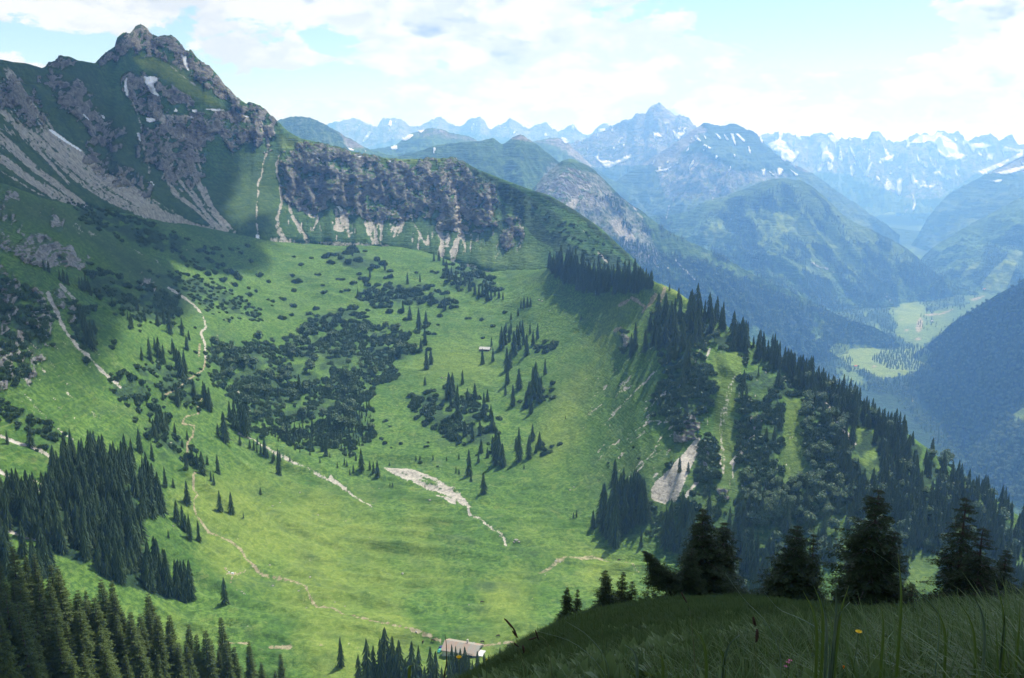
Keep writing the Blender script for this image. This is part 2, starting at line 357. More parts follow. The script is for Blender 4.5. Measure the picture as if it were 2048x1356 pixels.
# ------------------------------------------------------------------ the near basin (sheet "alpine_basin")
def rows_from(U, tab): return [[(u, v, d) for u, v, d in zip(U, vs, ds)] for vs, ds in tab]
UB = [-400, 0, 100, 200, 400, 600, 800, 1000, 1150, 1330, 1500, 1700, 1850, 2048, 2400]
crestV = [None] * 9 + [572, 655, 755, 860, 1005, 1240]
tab = [
 ([1700] * 15, [230, 250, 260, 270, 330, 350, 350, 350, 350, 360, 370, 380, 380, 380, 380]),
 ([1430] * 15, [330, 345, 350, 360, 390, 400, 400, 395, 395, 400, 410, 410, 410, 410, 410]),
 ([1290] * 15, [350, 380, 392, 405, 440, 452, 452, 446, 448, 460, 465, 470, 470, 470, 470]),
 ([1150, 1150, 1150, 1150, 1150, 1150, 1150, 1150, 1150, 1150, 1150, 1150, 1160, 1210, 1350], [375, 418, 430, 450, 515, 560, 570, 570, 575, 572, 545, 520, 505, 495, 490]),
 ([1010, 1010, 1010, 1010, 1010, 1010, 1010, 1010, 1020, 1050, 1080, 1064, 1100, 1170, 1330], [400, 462, 480, 502, 592, 675, 700, 700, 680, 622, 580, 565, 535, 525, 520]),
 ([900, 900, 900, 900, 900, 900, 900, 890, 890, 940, 982, 988, 1035, 1125, 1310], [430, 500, 525, 560, 678, 785, 815, 820, 790, 672, 618, 598, 565, 560, 550]),
 ([780, 780, 780, 780, 780, 780, 780, 770, 760, 820, 885, 922, 978, 1090, 1296], [470, 545, 580, 630, 770, 915, 960, 970, 915, 738, 668, 634, 598, 590, 575]),
 ([640, 640, 640, 650, 665, 670, 670, 670, 660, 700, 790, 860, 938, 1066, 1284], [540, 620, 665, 725, 920, 1100, 1140, 1130, 1040, 805, 712, 672, 632, 613, 600]),
 ([500, 500, 515, 540, 570, 580, 590, 600, 590, 622, 725, 818, 910, 1048, 1276], [620, 710, 770, 880, 1120, 1310, 1330, 1260, 1120, 868, 758, 705, 660, 632, 612]),
 ([300, 365, 403, 420, 455, 488, 497, 546, 528, 572, 682, 788, 893, 1038, 1270], [780, 880, 980, 1130, 1400, 1580, 1585, 1450, 1190, 905, 800, 735, 690, 655, 630]),
 ([330, 390, 430, 445, 480, 520, 530, 590, 590, 660, 790, 910, 1030, 1180, 1440], [860, 950, 1060, 1220, 1500, 1680, 1700, 1550, 1330, 1000, 880, 800, 745, 700, 670]),
]
usB = np.arange(-400, 2401, 3.0)
U, V, D = loft(rows_from(UB, tab), usB, [8, 16, 44, 50, 44, 46, 50, 56, 70, 14])
# masks --------------------------------------------------------
rockB, screeB, soilB, bushB, lushB, darkB, ffB, rise = cv(), cv(), cv(), cv(), cv(), cv(), cv(), cv()
# crags at the left edge
poly(rockB, [(-400, 480), (0, 530), (70, 560), (110, 610), (112, 680), (70, 760), (20, 790), (-400, 820)], .47)
poly(rockB, [(45, 455), (90, 470), (130, 490), (150, 495), (180, 530), (170, 545), (120, 535), (70, 510)], 1)
poly(rockB, [(-400, 400), (0, 430), (20, 470), (60, 500), (110, 540), (60, 540), (0, 500), (-400, 500)], .7)
poly(rockB, [(-400, 340), (0, 365), (60, 395), (110, 430), (60, 420), (0, 400)], .5)
poly(rockB, [(100, 560), (150, 590), (160, 640), (140, 660), (112, 620)], .6)
# crags on the right hand spur
for p in [[(1345, 850), (1375, 815), (1400, 830), (1398, 870), (1375, 890), (1345, 885)], [(1400, 850), (1425, 870), (1420, 950), (1395, 955), (1400, 900)],
          [(1500, 830), (1525, 810), (1530, 850), (1505, 880)], [(1235, 670), (1258, 665), (1262, 700), (1240, 700)], [(1440, 940), (1475, 1000), (1430, 990)]]: poly(rockB, p, .75)
# long debris runs and stream beds
line(screeB, [(95, 590), (112, 625), (128, 660), (150, 692), (175, 715), (205, 745), (240, 775)], 7, 5, jit=1.2, seed=3)
line(screeB, [(120, 570), (150, 600)], 7, val=.8); line(screeB, [(40, 680), (75, 730), (90, 750)], 4, val=.7); line(screeB, [(60, 690), (110, 740)], 3, val=.7)
for k in range(26):
    x0 = rng.uniform(25, 190); y0 = rng.uniform(640, 830) + (x0 - 60) * .45; L = rng.uniform(10, 34); line(screeB, [(x0, y0), (x0 + L, y0 + L * .85)], rng.uniform(1.5, 3.6), val=rng.uniform(.5, .9), seed=k)
for k in range(40):
    x0 = rng.uniform(180, 320); y0 = 880 + (x0 - 180) * .2 - rng.uniform(0, 60); line(screeB, [(x0, y0), (x0 + 14, y0 + 8)], rng.uniform(1.0, 2.4), val=.55, seed=k)
line(screeB, [(337, 577), (380, 605), (403, 630), (412, 655), (402, 668), (410, 690), (411, 718)], 3.8, 3.6, jit=.8, seed=5)
line(screeB, [(470, 770), (485, 800), (500, 825)], 4, val=.8)
line(screeB, [(478, 872), (520, 892), (560, 912), (600, 935), (640, 956), (662, 962)], 5, 3, val=.85, jit=1.0)
line(screeB, [(660, 960), (690, 978), (715, 995), (745, 1018)], 6, 3, jit=1.0, seed=8)
patch(screeB, [(762, 936), (800, 958), (850, 985), (900, 1012), (940, 1030)], [(775, 934), (830, 946), (890, 968), (935, 1005), (950, 1028)], 9, 620, -.02, fb=5)
line(screeB, [(780, 940), (850, 955), (900, 985), (935, 1014), (937, 1030), (960, 1048), (985, 1070), (1000, 1080), (1014, 1102)], 6, 3, jit=1.2, seed=9)
line(screeB, [(1000, 1095), (1020, 1110), (1035, 1122)], 3, val=.6)
line(screeB, [(0, 865), (30, 878), (70, 890), (95, 905), (125, 932), (160, 962)], 6, jit=1, seed=12)
line(screeB, [(-60, 920), (0, 942), (30, 962), (60, 976), (85, 982)], 8, 6, jit=1, seed=13)
line(screeB, [(-60, 1040), (0, 1050), (30, 1066), (60, 1076), (90, 1082), (125, 1092)], 7, 4, jit=1, seed=14); line(screeB, [(60, 955), (90, 970)], 3)
patch(screeB, [(1392, 880), (1365, 912), (1335, 950), (1312, 1005)], [(1402, 884), (1392, 915), (1375, 955), (1352, 1010)], 7, 621, -.35, fb=4)
for q in range(7): line(screeB, [(1398 - q, 880 + 5 * q), (1378 - 3 * q, 912 + 2 * q), (1352 - 2 * q, 945), (1338 - 5 * q, 985), (1330 - 4 * q, 1006 - q)], 6, 9, val=.98, jit=1.5, seed=30 + q)
line(screeB, [(1400, 960), (1385, 975), (1370, 1000), (1360, 1020)], 5, 9, val=.75)
line(screeB, [(1508, 868), (1492, 890), (1478, 910), (1465, 925)], 4, 12, jit=1); line(screeB, [(1512, 840), (1508, 868)], 4, val=.9)
line(screeB, [(1593, 717), (1608, 738), (1616, 760), (1626, 780)], 6, 4, jit=1); line(screeB, [(1634, 768), (1648, 800), (1665, 825), (1682, 850), (1700, 872), (1708, 882)], 5, 7, jit=1)
line(screeB, [(1420, 700), (1412, 720)], 4); line(screeB, [(1405, 690), (1395, 715), (1385, 745)], 4, val=.7)
for q in range(4): line(screeB, [(1468 - 4 * q, 755 + 8 * q), (1456 - 3 * q, 810), (1446 - 2 * q, 860), (1438 + 3 * q, 905), (1445 + q, 945)], 3.4, val=.6, jit=2.5, seed=50 + q)
line(screeB, [(1477, 950), (1490, 990)], 3, val=.6)
for a, b in [((1312, 748), (1222, 830)), ((1300, 756), (1270, 786)), ((1345, 775), (1300, 812)), ((1350, 838), (1325, 852)), ((1345, 828), (1378, 806)), ((1300, 850), (1258, 872)), ((1290, 870), (1262, 890)),
             ((1262, 752), (1228, 800)), ((1330, 792), (1285, 830)), ((1318, 845), (1284, 852)), ((1375, 760), (1352, 790)), ((1240, 815), (1208, 850)), ((1285, 928), (1262, 945)), ((1310, 905), (1290, 925))]:
    line(screeB, [a, b], 4, 2.2, val=.8, jit=1.5, seed=int(a[0]))
stripes = np.clip((cn(5, 71, 3, sx=5, ang=-48) - .34) * 5, 0, 1); reg = blur(poly(cv(), [(1180, 760), (1310, 660), (1350, 700), (1380, 880), (1330, 980), (1220, 980), (1180, 900)]), 14)
screeB = np.maximum(screeB, stripes * reg * .75); reg2 = blur(poly(cv(), [(1380, 680), (1560, 700), (1700, 860), (1720, 1000), (1400, 1010)]), 14)
screeB = np.maximum(screeB, np.clip((cn(5, 72, 3, sy=4) - .42) * 5, 0, 1) * reg2 * .6)
# small stones strewn over the turf
st = np.clip((cn(2.6, 77, 2) - .62) * 9, 0, 1) * (cn(90, 78, 3) > .05); screeB = np.maximum(screeB, st * .55 * (VV > 480)); screeB = np.maximum(screeB, np.clip((cn(5, 612, 4, sx=6, ang=36) - .36) * 5, 0, 1) * .8 * blur(poly(cv(), [(100, 400), (250, 470), (350, 540), (400, 610), (330, 590), (240, 530), (120, 450)]), 8)); screeB = np.maximum(screeB, np.clip((cn(5, 613, 4, sx=5, ang=40) - .38) * 5, 0, 1) * .8 * blur(poly(cv(), [(30, 640), (180, 640), (240, 760), (200, 840), (100, 840), (40, 760)]), 10))
# bare soil: trails and slips
for tr in [[(412, 718), (408, 740), (395, 752), (375, 765), (345, 785), (332, 792)], [(400, 690), (398, 715)], [(405, 800), (397, 815), (398, 828), (372, 838), (366, 850), (388, 856), (386, 875), (375, 888), (376, 925)],
           [(390, 950), (387, 975), (395, 985), (388, 1005), (390, 1025), (402, 1045), (416, 1065), (440, 1075), (462, 1088), (480, 1100), (495, 1122), (508, 1136), (522, 1148), (548, 1154), (560, 1156)],
           [(560, 1156), (598, 1168), (612, 1180), (622, 1200), (640, 1212), (668, 1220), (690, 1236), (720, 1246), (760, 1256), (820, 1268), (880, 1278)],
           [(440, 1290), (500, 1292), (528, 1294), (545, 1299), (575, 1298), (598, 1303), (632, 1303), (648, 1296), (680, 1295), (720, 1296)], [(960, 1291), (985, 1288), (1010, 1289), (1060, 1299), (1090, 1303)]]:
    line(soilB, tr, 3.4, jit=.5, seed=len(tr))
for tr in [[(762, 960), (755, 985), (745, 1005), (730, 1020), (700, 1035), (660, 1055), (640, 1075), (625, 1105)], [(300, 590), (340, 560), (345, 520), (370, 500), (450, 478)], [(975, 960), (900, 975)], [(790, 810), (840, 790)],
           [(430, 670), (460, 675), (470, 660)], [(340, 520), (320, 545), (300, 560)]]: line(soilB, tr, 1.8, val=.62, jit=1)
for tr in [[(448, 1140), (462, 1155), (480, 1152), (490, 1138)], [(453, 1142), (458, 1152)], [(455, 1156), (475, 1158)], [(470, 1150), (462, 1172)]]: line(soilB, tr, 3, jit=.6, seed=4)
for c0 in [((1265, 600), (1290, 615)), ((1312, 590), (1285, 628)), ((1240, 615), (1262, 598)), ((1330, 578), (1322, 600)), ((1230, 668), (1242, 658))]: line(soilB, c0, 8, 4, val=.9, jit=1.5)
line(soilB, [(1080, 1150), (1130, 1125), (1190, 1118), (1240, 1122), (1280, 1150)], 9, 4, val=.55, jit=1)
for k in range(30): x0, y0 = rng.uniform(1170, 1340), rng.uniform(600, 900); line(soilB, [(x0, y0), (x0 - 9, y0 + 6)], 2.2, val=.7)
for k in range(46):      # faint cattle tracks along the contours
    x0, y0 = rng.uniform(280, 1180), rng.uniform(900, 1270); L = rng.uniform(30, 110); sl_ = rng.uniform(-.12, .30) if x0 < 800 else rng.uniform(-.3, .05)
    line(soilB, [(x0, y0), (x0 + L * .5, y0 + L * .5 * sl_ + rng.uniform(-4, 4)), (x0 + L, y0 + L * sl_)], 1.5, 1.0, val=rng.uniform(.35, .55), jit=1.2, seed=k)
soilB = np.maximum(soilB, np.clip((cn(11, 91, 4, sy=.6) - .45) * 4, 0, 1) * blur(poly(cv(), [(840, 880), (1100, 900), (1120, 1100), (960, 1080), (820, 960)]), 25) * .5)
# turf tints, with shade painted on the left slope
lushB = np.clip(cn(120, 31, 4) * 1.4 + .25, 0, 1) * blur(poly(cv(), [(300, 940), (700, 960), (1150, 1080), (1290, 1140), (1290, 1400), (200, 1400), (320, 1200)]), 30) * .85
lushB = np.maximum(lushB, blur(poly(cv(), [(1230, 600), (1320, 575), (1400, 598), (1400, 620), (1320, 600), (1180, 760), (1150, 900), (1100, 980), (1060, 900), (1120, 760)]), 22) * np.clip(cn(60, 32, 4, sy=.5, ang=-45) + .6, 0, 1) * .7)
lushB = np.maximum(lushB, blur(poly(cv(), [(870, 700), (960, 690), (1010, 770), (900, 760), (800, 750)]), 18) * .5)
lushB = np.maximum(lushB, blur(line(cv(), [(1325, 572), (1360, 585), (1400, 602)], 16), 4) * .9)
lushB = np.maximum(lushB, blur(poly(cv(), [(1780, 1090), (1850, 1100), (1870, 1150), (1830, 1200), (1780, 1180)]), 10) * .35)
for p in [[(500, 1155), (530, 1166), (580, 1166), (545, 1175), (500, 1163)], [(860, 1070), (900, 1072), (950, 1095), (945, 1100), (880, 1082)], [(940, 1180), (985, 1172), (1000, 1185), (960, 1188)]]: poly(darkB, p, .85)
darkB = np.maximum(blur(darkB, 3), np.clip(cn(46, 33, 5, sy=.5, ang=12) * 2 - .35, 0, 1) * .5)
darkB = np.maximum(darkB, blur(poly(cv(), [(-400, 360), (90, 400), (200, 460), (330, 540), (420, 640), (300, 600), (180, 480), (0, 430), (-400, 440)]), 12) * .85)  # deep shadow of the left slope put into the turf colour
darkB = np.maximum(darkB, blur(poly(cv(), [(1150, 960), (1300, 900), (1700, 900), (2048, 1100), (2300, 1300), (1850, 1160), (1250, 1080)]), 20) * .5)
# woody masses (ground below the dwarf pines)
BUSHP = {
 'wood': [[(415, 702), (470, 688), (540, 682), (600, 672), (660, 668), (720, 655), (780, 655), (830, 680), (812, 735), (780, 765), (745, 770), (740, 830), (745, 870), (700, 905), (620, 895), (560, 880), (500, 860), (470, 800), (430, 770)]],
 'knob': [[(655, 512), (680, 495), (720, 500), (765, 522), (745, 538), (700, 540), (665, 530)], [(728, 598), (760, 572), (800, 566), (860, 575), (905, 590), (928, 612), (900, 618), (820, 606), (740, 615)], [(885, 532), (930, 534), (975, 555), (1008, 590), (985, 600), (930, 582), (895, 560)],
          [(820, 795), (870, 778), (910, 785), (955, 800), (1000, 850), (985, 890), (930, 900), (900, 870), (860, 850), (830, 830)], [(610, 640), (700, 620), (760, 640), (700, 660), (620, 665)]],
 'shade': [[(120, 395), (160, 400), (230, 425), (300, 448), (360, 470), (385, 488), (350, 505), (280, 490), (220, 470), (160, 440)]],
 'olive': [[(300, 545), (350, 545), (420, 565), (480, 595), (520, 620), (520, 640), (450, 640), (400, 610), (350, 580)]],
 'left': [[(0, 560), (60, 580), (110, 630), (100, 700), (40, 760), (0, 770)], [(170, 520), (210, 545), (270, 570), (340, 590), (360, 620), (340, 650), (280, 640), (230, 620), (180, 580)], [(215, 740), (270, 760), (300, 790), (340, 830), (330, 850), (280, 830), (230, 790)], [(260, 740), (330, 720), (400, 760), (400, 820), (330, 800)],
          [(0, 800), (60, 820), (110, 850), (140, 870), (100, 880), (40, 850), (0, 830)], [(130, 600), (190, 620), (195, 700), (170, 720), (150, 660)], [(270, 840), (330, 860), (390, 900), (380, 930), (300, 880)]],
 'spur': [[(1302, 640), (1345, 612), (1400, 650), (1412, 700), (1395, 745), (1370, 790), (1350, 850), (1312, 830), (1305, 790), (1330, 740), (1320, 700)], [(1380, 720), (1420, 735), (1430, 760), (1418, 800), (1400, 830), (1370, 850), (1345, 865), (1370, 800)], [(1400, 870), (1432, 880), (1440, 945), (1420, 965), (1392, 955), (1400, 905)],
          [(1478, 770), (1500, 740), (1540, 700), (1575, 720), (1580, 800), (1575, 870), (1560, 940), (1530, 1010), (1500, 1005), (1490, 960), (1478, 890)], [(1590, 720), (1640, 770), (1680, 850), (1700, 900), (1690, 960), (1640, 940), (1600, 900), (1596, 820)], [(1440, 690), (1500, 690), (1480, 760), (1440, 740)],
          [(1235, 672), (1262, 660), (1270, 700), (1248, 702)], [(1340, 930), (1385, 940), (1380, 960), (1400, 1000), (1380, 1040), (1350, 1030)], [(1500, 1000), (1580, 960), (1660, 960), (1640, 1010), (1560, 1040), (1500, 1040)]],
}
for k, ps in BUSHP.items():
    for p in ps: poly(bushB, p, .62 if k != 'wood' else .5)
bushB = np.clip(blur(bushB, 7) * (1 + 1.5 * cn(16, 41, 5, sy=.6)), 0, 1)
for p_ in [[(1425, 712), (1492, 700), (1474, 780), (1466, 880), (1478, 960), (1440, 965), (1432, 860)], [(1572, 790), (1600, 800), (1612, 880), (1608, 950), (1570, 975), (1566, 900)], [(1700, 850), (1735, 850), (1765, 930), (1760, 975), (1722, 960)]]: bushB = bushB * (1 - blur(poly(cv(), p_), 3)); lushB = np.maximum(lushB, blur(poly(cv(), p_), 3) * .45)
forestA = [(100, 945), (150, 925), (230, 925), (290, 940), (322, 1000), (326, 1030), (285, 1040), (290, 1110), (400, 1190), (385, 1205), (250, 1170), (130, 1110), (20, 1060), (-60, 1040), (-60, 985), (60, 1000), (115, 985)]
spurwood = [(1385, 622), (1500, 686), (1600, 738), (1700, 792), (1850, 898), (2048, 1043), (2300, 1250), (2300, 1330), (2048, 1210), (1900, 1125), (1800, 1085), (1700, 1050), (1690, 960), (1665, 870), (1610, 790), (1550, 730), (1460, 700), (1400, 690), (1375, 640)]
ffB = np.clip(blur(poly(poly(cv(), forestA, .75), spurwood, .55), 8) * (1 + 1.3 * cn(20, 43, 5)), 0, 1)
# relief along the surface: ribs and knolls stand out, gullies cut in
for k in ('knob', 'spur'):
    for p in BUSHP[k]: poly(rise, p, 1)
rise = blur(rise, 9)
def frayed(c, b, amp, scale, seed, hard=4.0, **k): return np.clip((blur(c, b) - .5 + amp * cn(scale, seed, 6, gain=.62, **k)) * hard + .5, 0, 1).astype(np.float32) * (blur(c, 11) > .14)
rockB = np.maximum(rockB, .50 * blur(poly(cv(), [(-400, 330), (0, 372), (110, 410), (200, 470), (330, 560), (300, 600), (150, 560), (0, 480), (-400, 470)]), 6) * (cn(22, 611, 4, sx=3.4, ang=33) > .2))
rockB = frayed(rockB, 9, .85, 20, 601); screeB = screeB * np.clip(1.02 + .9 * cn(3.0, 603, 4), 0, 1)
X3 = P(U, V, D); wx, wy = X3[..., 0], X3[..., 1]
rk = samp(blur(rockB, 4), U, V); sp = samp(blur(poly(cv(), [(1180, 620), (1330, 590), (2048, 1020), (2300, 1240), (2300, 1400), (1750, 1100), (1250, 1010)]), 30), U, V)
D2 = D * (1 - .012 * samp(rise, U, V) - .010 * sp * fbm(wx / 42, wy / 220, oct=4, seed=5, ridge=True) - .022 * rk * fbm(U / 34, V / 30, wx / 80, oct=6, seed=6, gain=.66, ridge=True))
ribs = samp(blur(poly(cv(), [(80, 540), (380, 600), (420, 860), (330, 900), (0, 800), (-200, 560)]), 30), U, V)
D2 = D2 * (1 - .008 * ribs * fbm(wx / 40, wy / 60, oct=4, seed=8, ridge=True))
X3 = P(U, V, D2); X, Y, Z = X3[..., 0], X3[..., 1], X3[..., 2]
floor_ = samp(blur(poly(cv(), [(250, 900), (500, 870), (1150, 980), (1500, 1100), (1500, 1500), (100, 1500), (300, 1200)]), 30), U, V)
Z = Z + 4.2 * fbm(X / 85, Y / 85, oct=5, seed=11) * (1 - .25 * floor_) + 1.3 * fbm(X / 13, Y / 13, oct=5, seed=12, gain=.6) + 5.5 * floor_ * fbm(X / 75 + .5 * Y / 60, Y / 26 + .25 * X / 60, oct=4, seed=13, ridge=True)
hummock = samp(blur(poly(cv(), [(420, 490), (1100, 520), (1120, 860), (820, 900), (600, 660), (420, 640)]), 30), U, V)
Z = Z + hummock * (5.0 * fbm(X / 70, Y / 60, oct=4, seed=14, ridge=True))
def pack(*a): return np.stack([np.clip(x, 0, 1) for x in a], -1)
z0 = 0 * U
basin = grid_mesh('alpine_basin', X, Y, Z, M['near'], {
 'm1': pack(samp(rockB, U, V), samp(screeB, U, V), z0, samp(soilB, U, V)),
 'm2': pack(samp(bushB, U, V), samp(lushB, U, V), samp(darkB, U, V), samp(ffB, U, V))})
BV_B = bvh_of(basin); log('basin', U.size)

# ------------------------------------------------------------------ the mountain wall behind it (sheet "mountain")
UW = [-400, 0, 50, 100, 150, 200, 240, 280, 340, 375, 430, 480, 540, 600, 700, 760, 850, 900, 950, 1000, 1100, 1200, 1260, 1330, 1400]
cvv = [40, 119, 128, 130, 119, 122, 68, 51, 72, 103, 150, 200, 238, 275, 301, 315, 318, 315, 334, 356, 390, 455, 510, 590, 660]
footD = np.interp(UW, [-400, 0, 100, 200, 400, 600, 800, 1000, 1100, 1200, 1300, 1400], [800, 900, 1000, 1150, 1420, 1600, 1605, 1480, 1390, 1290, 1220, 1180])
footV = np.interp(UW, [-400, 0, 100, 200, 400, 600, 800, 1000, 1100, 1200, 1300, 1400], [300, 365, 403, 420, 455, 488, 500, 550, 560, 610, 680, 760])
crD = np.interp(UW, [-400, 0, 150, 280, 400, 540, 700, 900, 1000, 1100, 1200, 1330, 1400], [960, 1160, 1420, 1800, 1850, 1830, 1790, 1790, 1700, 1590, 1500, 1380, 1330])
def fr(f, g): return [fv + (c - fv) * f for fv, c in zip(footV, cvv)], [fd + (c - fd) * g for fd, c in zip(footD, crD)]
tabW = [([fv + 170 for fv in footV], list(footD * .965)), ([fv + 45 for fv in footV], list(footD * .99)), fr(0.03, 0.02), fr(.36, .42), fr(.62, .66), fr(.85, .85), (cvv, list(crD)), ([c + 45 for c in cvv], list(crD * 1.04)), ([c + 200 for c in cvv], list(crD * 1.16))]
usW = np.arange(-400, 1401, 2.6)
U, V, D = loft(rows_from(UW, tabW), usW, [8, 12, 44, 50, 44, 40, 14, 10])
# exact jagged crest line of the summit pyramid
cr = [(-400, 40), (0, 119), (25, 124), (50, 126), (85, 136), (105, 125), (122, 112), (138, 113), (155, 120), (190, 126), (205, 112), (218, 100), (231, 92), (233, 76), (247, 65), (262, 66), (270, 55), (282, 50), (293, 56), (305, 70), (318, 73), (330, 69), (345, 73), (358, 82), (372, 103), (384, 104), (397, 118), (408, 128), (425, 140), (437, 152), (449, 170), (462, 182), (476, 196), (492, 207), (505, 206), (520, 211), (535, 224), (548, 238), (560, 247), (575, 262), (600, 276), (650, 288), (700, 301), (730, 309), (760, 315), (800, 318), (850, 318), (885, 317), (905, 314), (925, 322), (955, 338), (1000, 356), (1050, 375), (1100, 391), (1150, 420), (1200, 455), (1260, 510), (1330, 590), (1400, 660)]
dv = np.interp(usW, [c[0] for c in cr], [c[1] for c in cr]) - pchip(UW, cvv, usW)
fdist = np.clip(1 - np.abs(V - pchip(UW, cvv, usW)[None]) / 70, 0, 1)
V = V + dv[None] * fdist ** 1.3
rockW, screeW, snowW, soilW, bushW, lushW, darkW = cv(), cv(), cv(), cv(), cv(), cv(), cv()
poly(rockW, [(190, 128), (218, 98), (232, 80), (250, 60), (282, 44), (340, 62), (380, 95), (450, 165), (500, 200), (560, 240), (520, 236), (470, 222), (440, 200), (405, 165), (370, 140), (330, 115), (300, 108), (270, 98), (262, 110), (240, 105), (215, 128)], .95)
poly(rockW, [(100, 130), (122, 108), (155, 120), (140, 135), (110, 140)], .8)
poly(rockW, [(245, 155), (290, 150), (330, 160), (385, 190), (430, 215), (400, 222), (360, 212), (330, 200), (320, 240), (290, 230), (258, 190)], .8)
poly(rockW, [(330, 240), (400, 225), (440, 215), (500, 232), (545, 250), (548, 290), (520, 300), (500, 280), (470, 300), (440, 270), (410, 280), (400, 330), (410, 362), (350, 375), (325, 350), (330, 320), (295, 340), (278, 270)], .85)
poly(rockW, [(560, 312), (590, 300), (625, 283), (700, 300), (760, 316), (850, 322), (905, 318), (950, 340), (990, 380), (1000, 420), (970, 430), (960, 450), (920, 462), (888, 455), (860, 425), (838, 420), (800, 437), (770, 430), (740, 448), (700, 425), (672, 412), (640, 418), (622, 428), (600, 410), (572, 395), (560, 350)], .93)
poly(rockW, [(1018, 430), (1035, 445), (1038, 490), (1015, 500), (1010, 465)], 1)
poly(rockW, [(925, 430), (985, 425), (1000, 450), (960, 455), (925, 450)], .8)
rg = poly(cv(), [(-400, 60), (0, 140), (60, 145), (120, 150), (170, 180), (240, 260), (290, 340), (310, 390), (230, 360), (150, 300), (60, 250), (0, 230), (-400, 200)], 1)
rockW = np.maximum(rockW, blur(rg, 8) * np.clip(cn(26, 101, 4, sx=3.5, ang=47) * 2.6 + .38, 0, 1))
rockW = rockW * (1 - .9 * np.clip(cn(16, 105, 4, sy=.7) * 3 - .75, 0, 1) * (blur(poly(cv(), [(560, 280), (1000, 330), (1000, 470), (560, 440)]), 5)))
rockW = frayed(rockW, 8, 1.45, 15, 605, sy=.8)
g2 = blur(poly(cv(), [(262, 118), (300, 112), (350, 130), (385, 160), (420, 190), (460, 225), (430, 218), (380, 190), (330, 160)]), 4); rockW *= (1 - g2); lushW = np.maximum(lushW, g2 * .75)
S = screeW
patch(S, [(-250, 250), (0, 345), (60, 380), (120, 412), (180, 440)], [(-200, 180), (0, 262), (80, 335), (150, 388), (200, 430)], 26, 1, .0)
patch(S, [(40, 245), (100, 318), (170, 378), (260, 425), (375, 468)], [(92, 255), (165, 300), (250, 365), (350, 430), (490, 474)], 30, 2, -.08)
patch(S, [(0, 130), (40, 200), (90, 270), (150, 330)], [(20, 130), (70, 200), (120, 270), (200, 350)], 7, 3, .12)
patch(S, [(-100, 180), (0, 225), (60, 300), (120, 380)], [(-60, 160), (20, 210), (90, 290), (170, 360)], 9, 4, .1)
patch(S, [(322, 355), (340, 385), (390, 425), (440, 468)], [(398, 285), (412, 350), (428, 405), (484, 474)], 22, 5, .0)
patch(S, [(200, 350), (260, 400), (340, 450)], [(235, 345), (310, 400), (420, 465)], 10, 6, .05)
line(S, [(300, 198), (318, 228), (338, 255), (365, 270), (400, 276)], 12, 18, val=.9, jit=3); line(S, [(310, 225), (350, 235), (400, 232)], 10, val=.6, jit=3); line(S, [(395, 275), (402, 300)], 6)
line(S, [(345, 250), (332, 300), (345, 318), (325, 358)], 5, val=.7, jit=2); line(S, [(250, 175), (270, 215), (282, 250), (290, 310), (300, 345)], 5, val=.7, jit=2)
line(S, [(435, 262), (455, 280), (470, 320)], 7, 3, val=.7, jit=2); line(S, [(505, 262), (495, 285), (480, 290)], 9, 5, val=.6, jit=2)
line(S, [(520, 245), (536, 290), (528, 330), (517, 370), (513, 420), (515, 470)], 5, 3.5, val=.85, jit=1.5, seed=3); line(S, [(520, 250), (500, 240), (430, 220)], 7, val=.8, jit=2)
line(S, [(560, 305), (553, 335), (562, 380), (563, 400), (556, 435), (560, 460), (578, 485)], 4.5, 5, val=.9, jit=1.2, seed=4); line(S, [(318, 112), (350, 140), (390, 170)], 4, val=.6); line(S, [(450, 230), (490, 240)], 9, val=.8)
line(S, [(575, 392), (583, 425), (596, 455), (612, 480)], 5, 9, val=.95, jit=2, seed=5); line(S, [(555, 455), (570, 480)], 10, val=.8, jit=2); line(S, [(605, 415), (628, 435)], 10, 6, val=.9, jit=2); line(S, [(638, 432), (626, 460)], 5, val=.7)
patch(S, [(668, 415), (662, 445), (668, 460)], [(692, 418), (700, 445), (700, 470)], 10, 8, -.05); line(S, [(688, 420), (694, 445), (698, 472)], 6, val=.9)
patch(S, [(726, 442), (735, 470), (740, 490)], [(772, 435), (766, 460), (764, 490)], 14, 9, .02); patch(S, [(776, 470), (785, 450), (800, 425)], [(795, 480), (808, 455), (812, 425)], 12, 10, .05)
line(S, [(856, 334), (869, 364), (885, 404), (887, 427), (878, 456), (886, 482), (880, 522)], 5, 11, val=.95, jit=1.5, seed=6); line(S, [(893, 349), (909, 379), (915, 408), (918, 445), (920, 467), (912, 490), (905, 518)], 6, 13, val=.98, jit=1.5, seed=7)
line(S, [(897, 470), (895, 490)], 7, val=.8, jit=1); line(S, [(925, 465), (930, 492)], 6, val=.8); line(S, [(818, 400), (823, 434), (843, 472), (852, 490)], 4, 4, val=.85, jit=1.5, seed=8); line(S, [(838, 470), (836, 515)], 4, val=.7); line(S, [(828, 460), (825, 475)], 4, val=.7)
line(S, [(760, 355), (770, 400), (776, 435)], 4, val=.7, jit=2); line(S, [(725, 340), (732, 390)], 3, val=.5, jit=2); line(S, [(1000, 400), (1000, 440), (990, 520)], 3, val=.6, jit=1.5); line(S, [(1008, 488), (1000, 500), (990, 520)], 3, val=.7); line(S, [(1040, 440), (1046, 470), (1035, 500)], 8, val=.6, jit=1)
line(S, [(855, 460), (858, 485)], 4, val=.6); line(S, [(945, 470), (942, 490)], 4, val=.5); line(S, [(963, 480), (962, 500)], 4, val=.5)
line(S, [(545, 482), (620, 490), (700, 492), (770, 500), (830, 515), (900, 528), (960, 545), (1010, 568)], 12, 16, val=.62, jit=3)
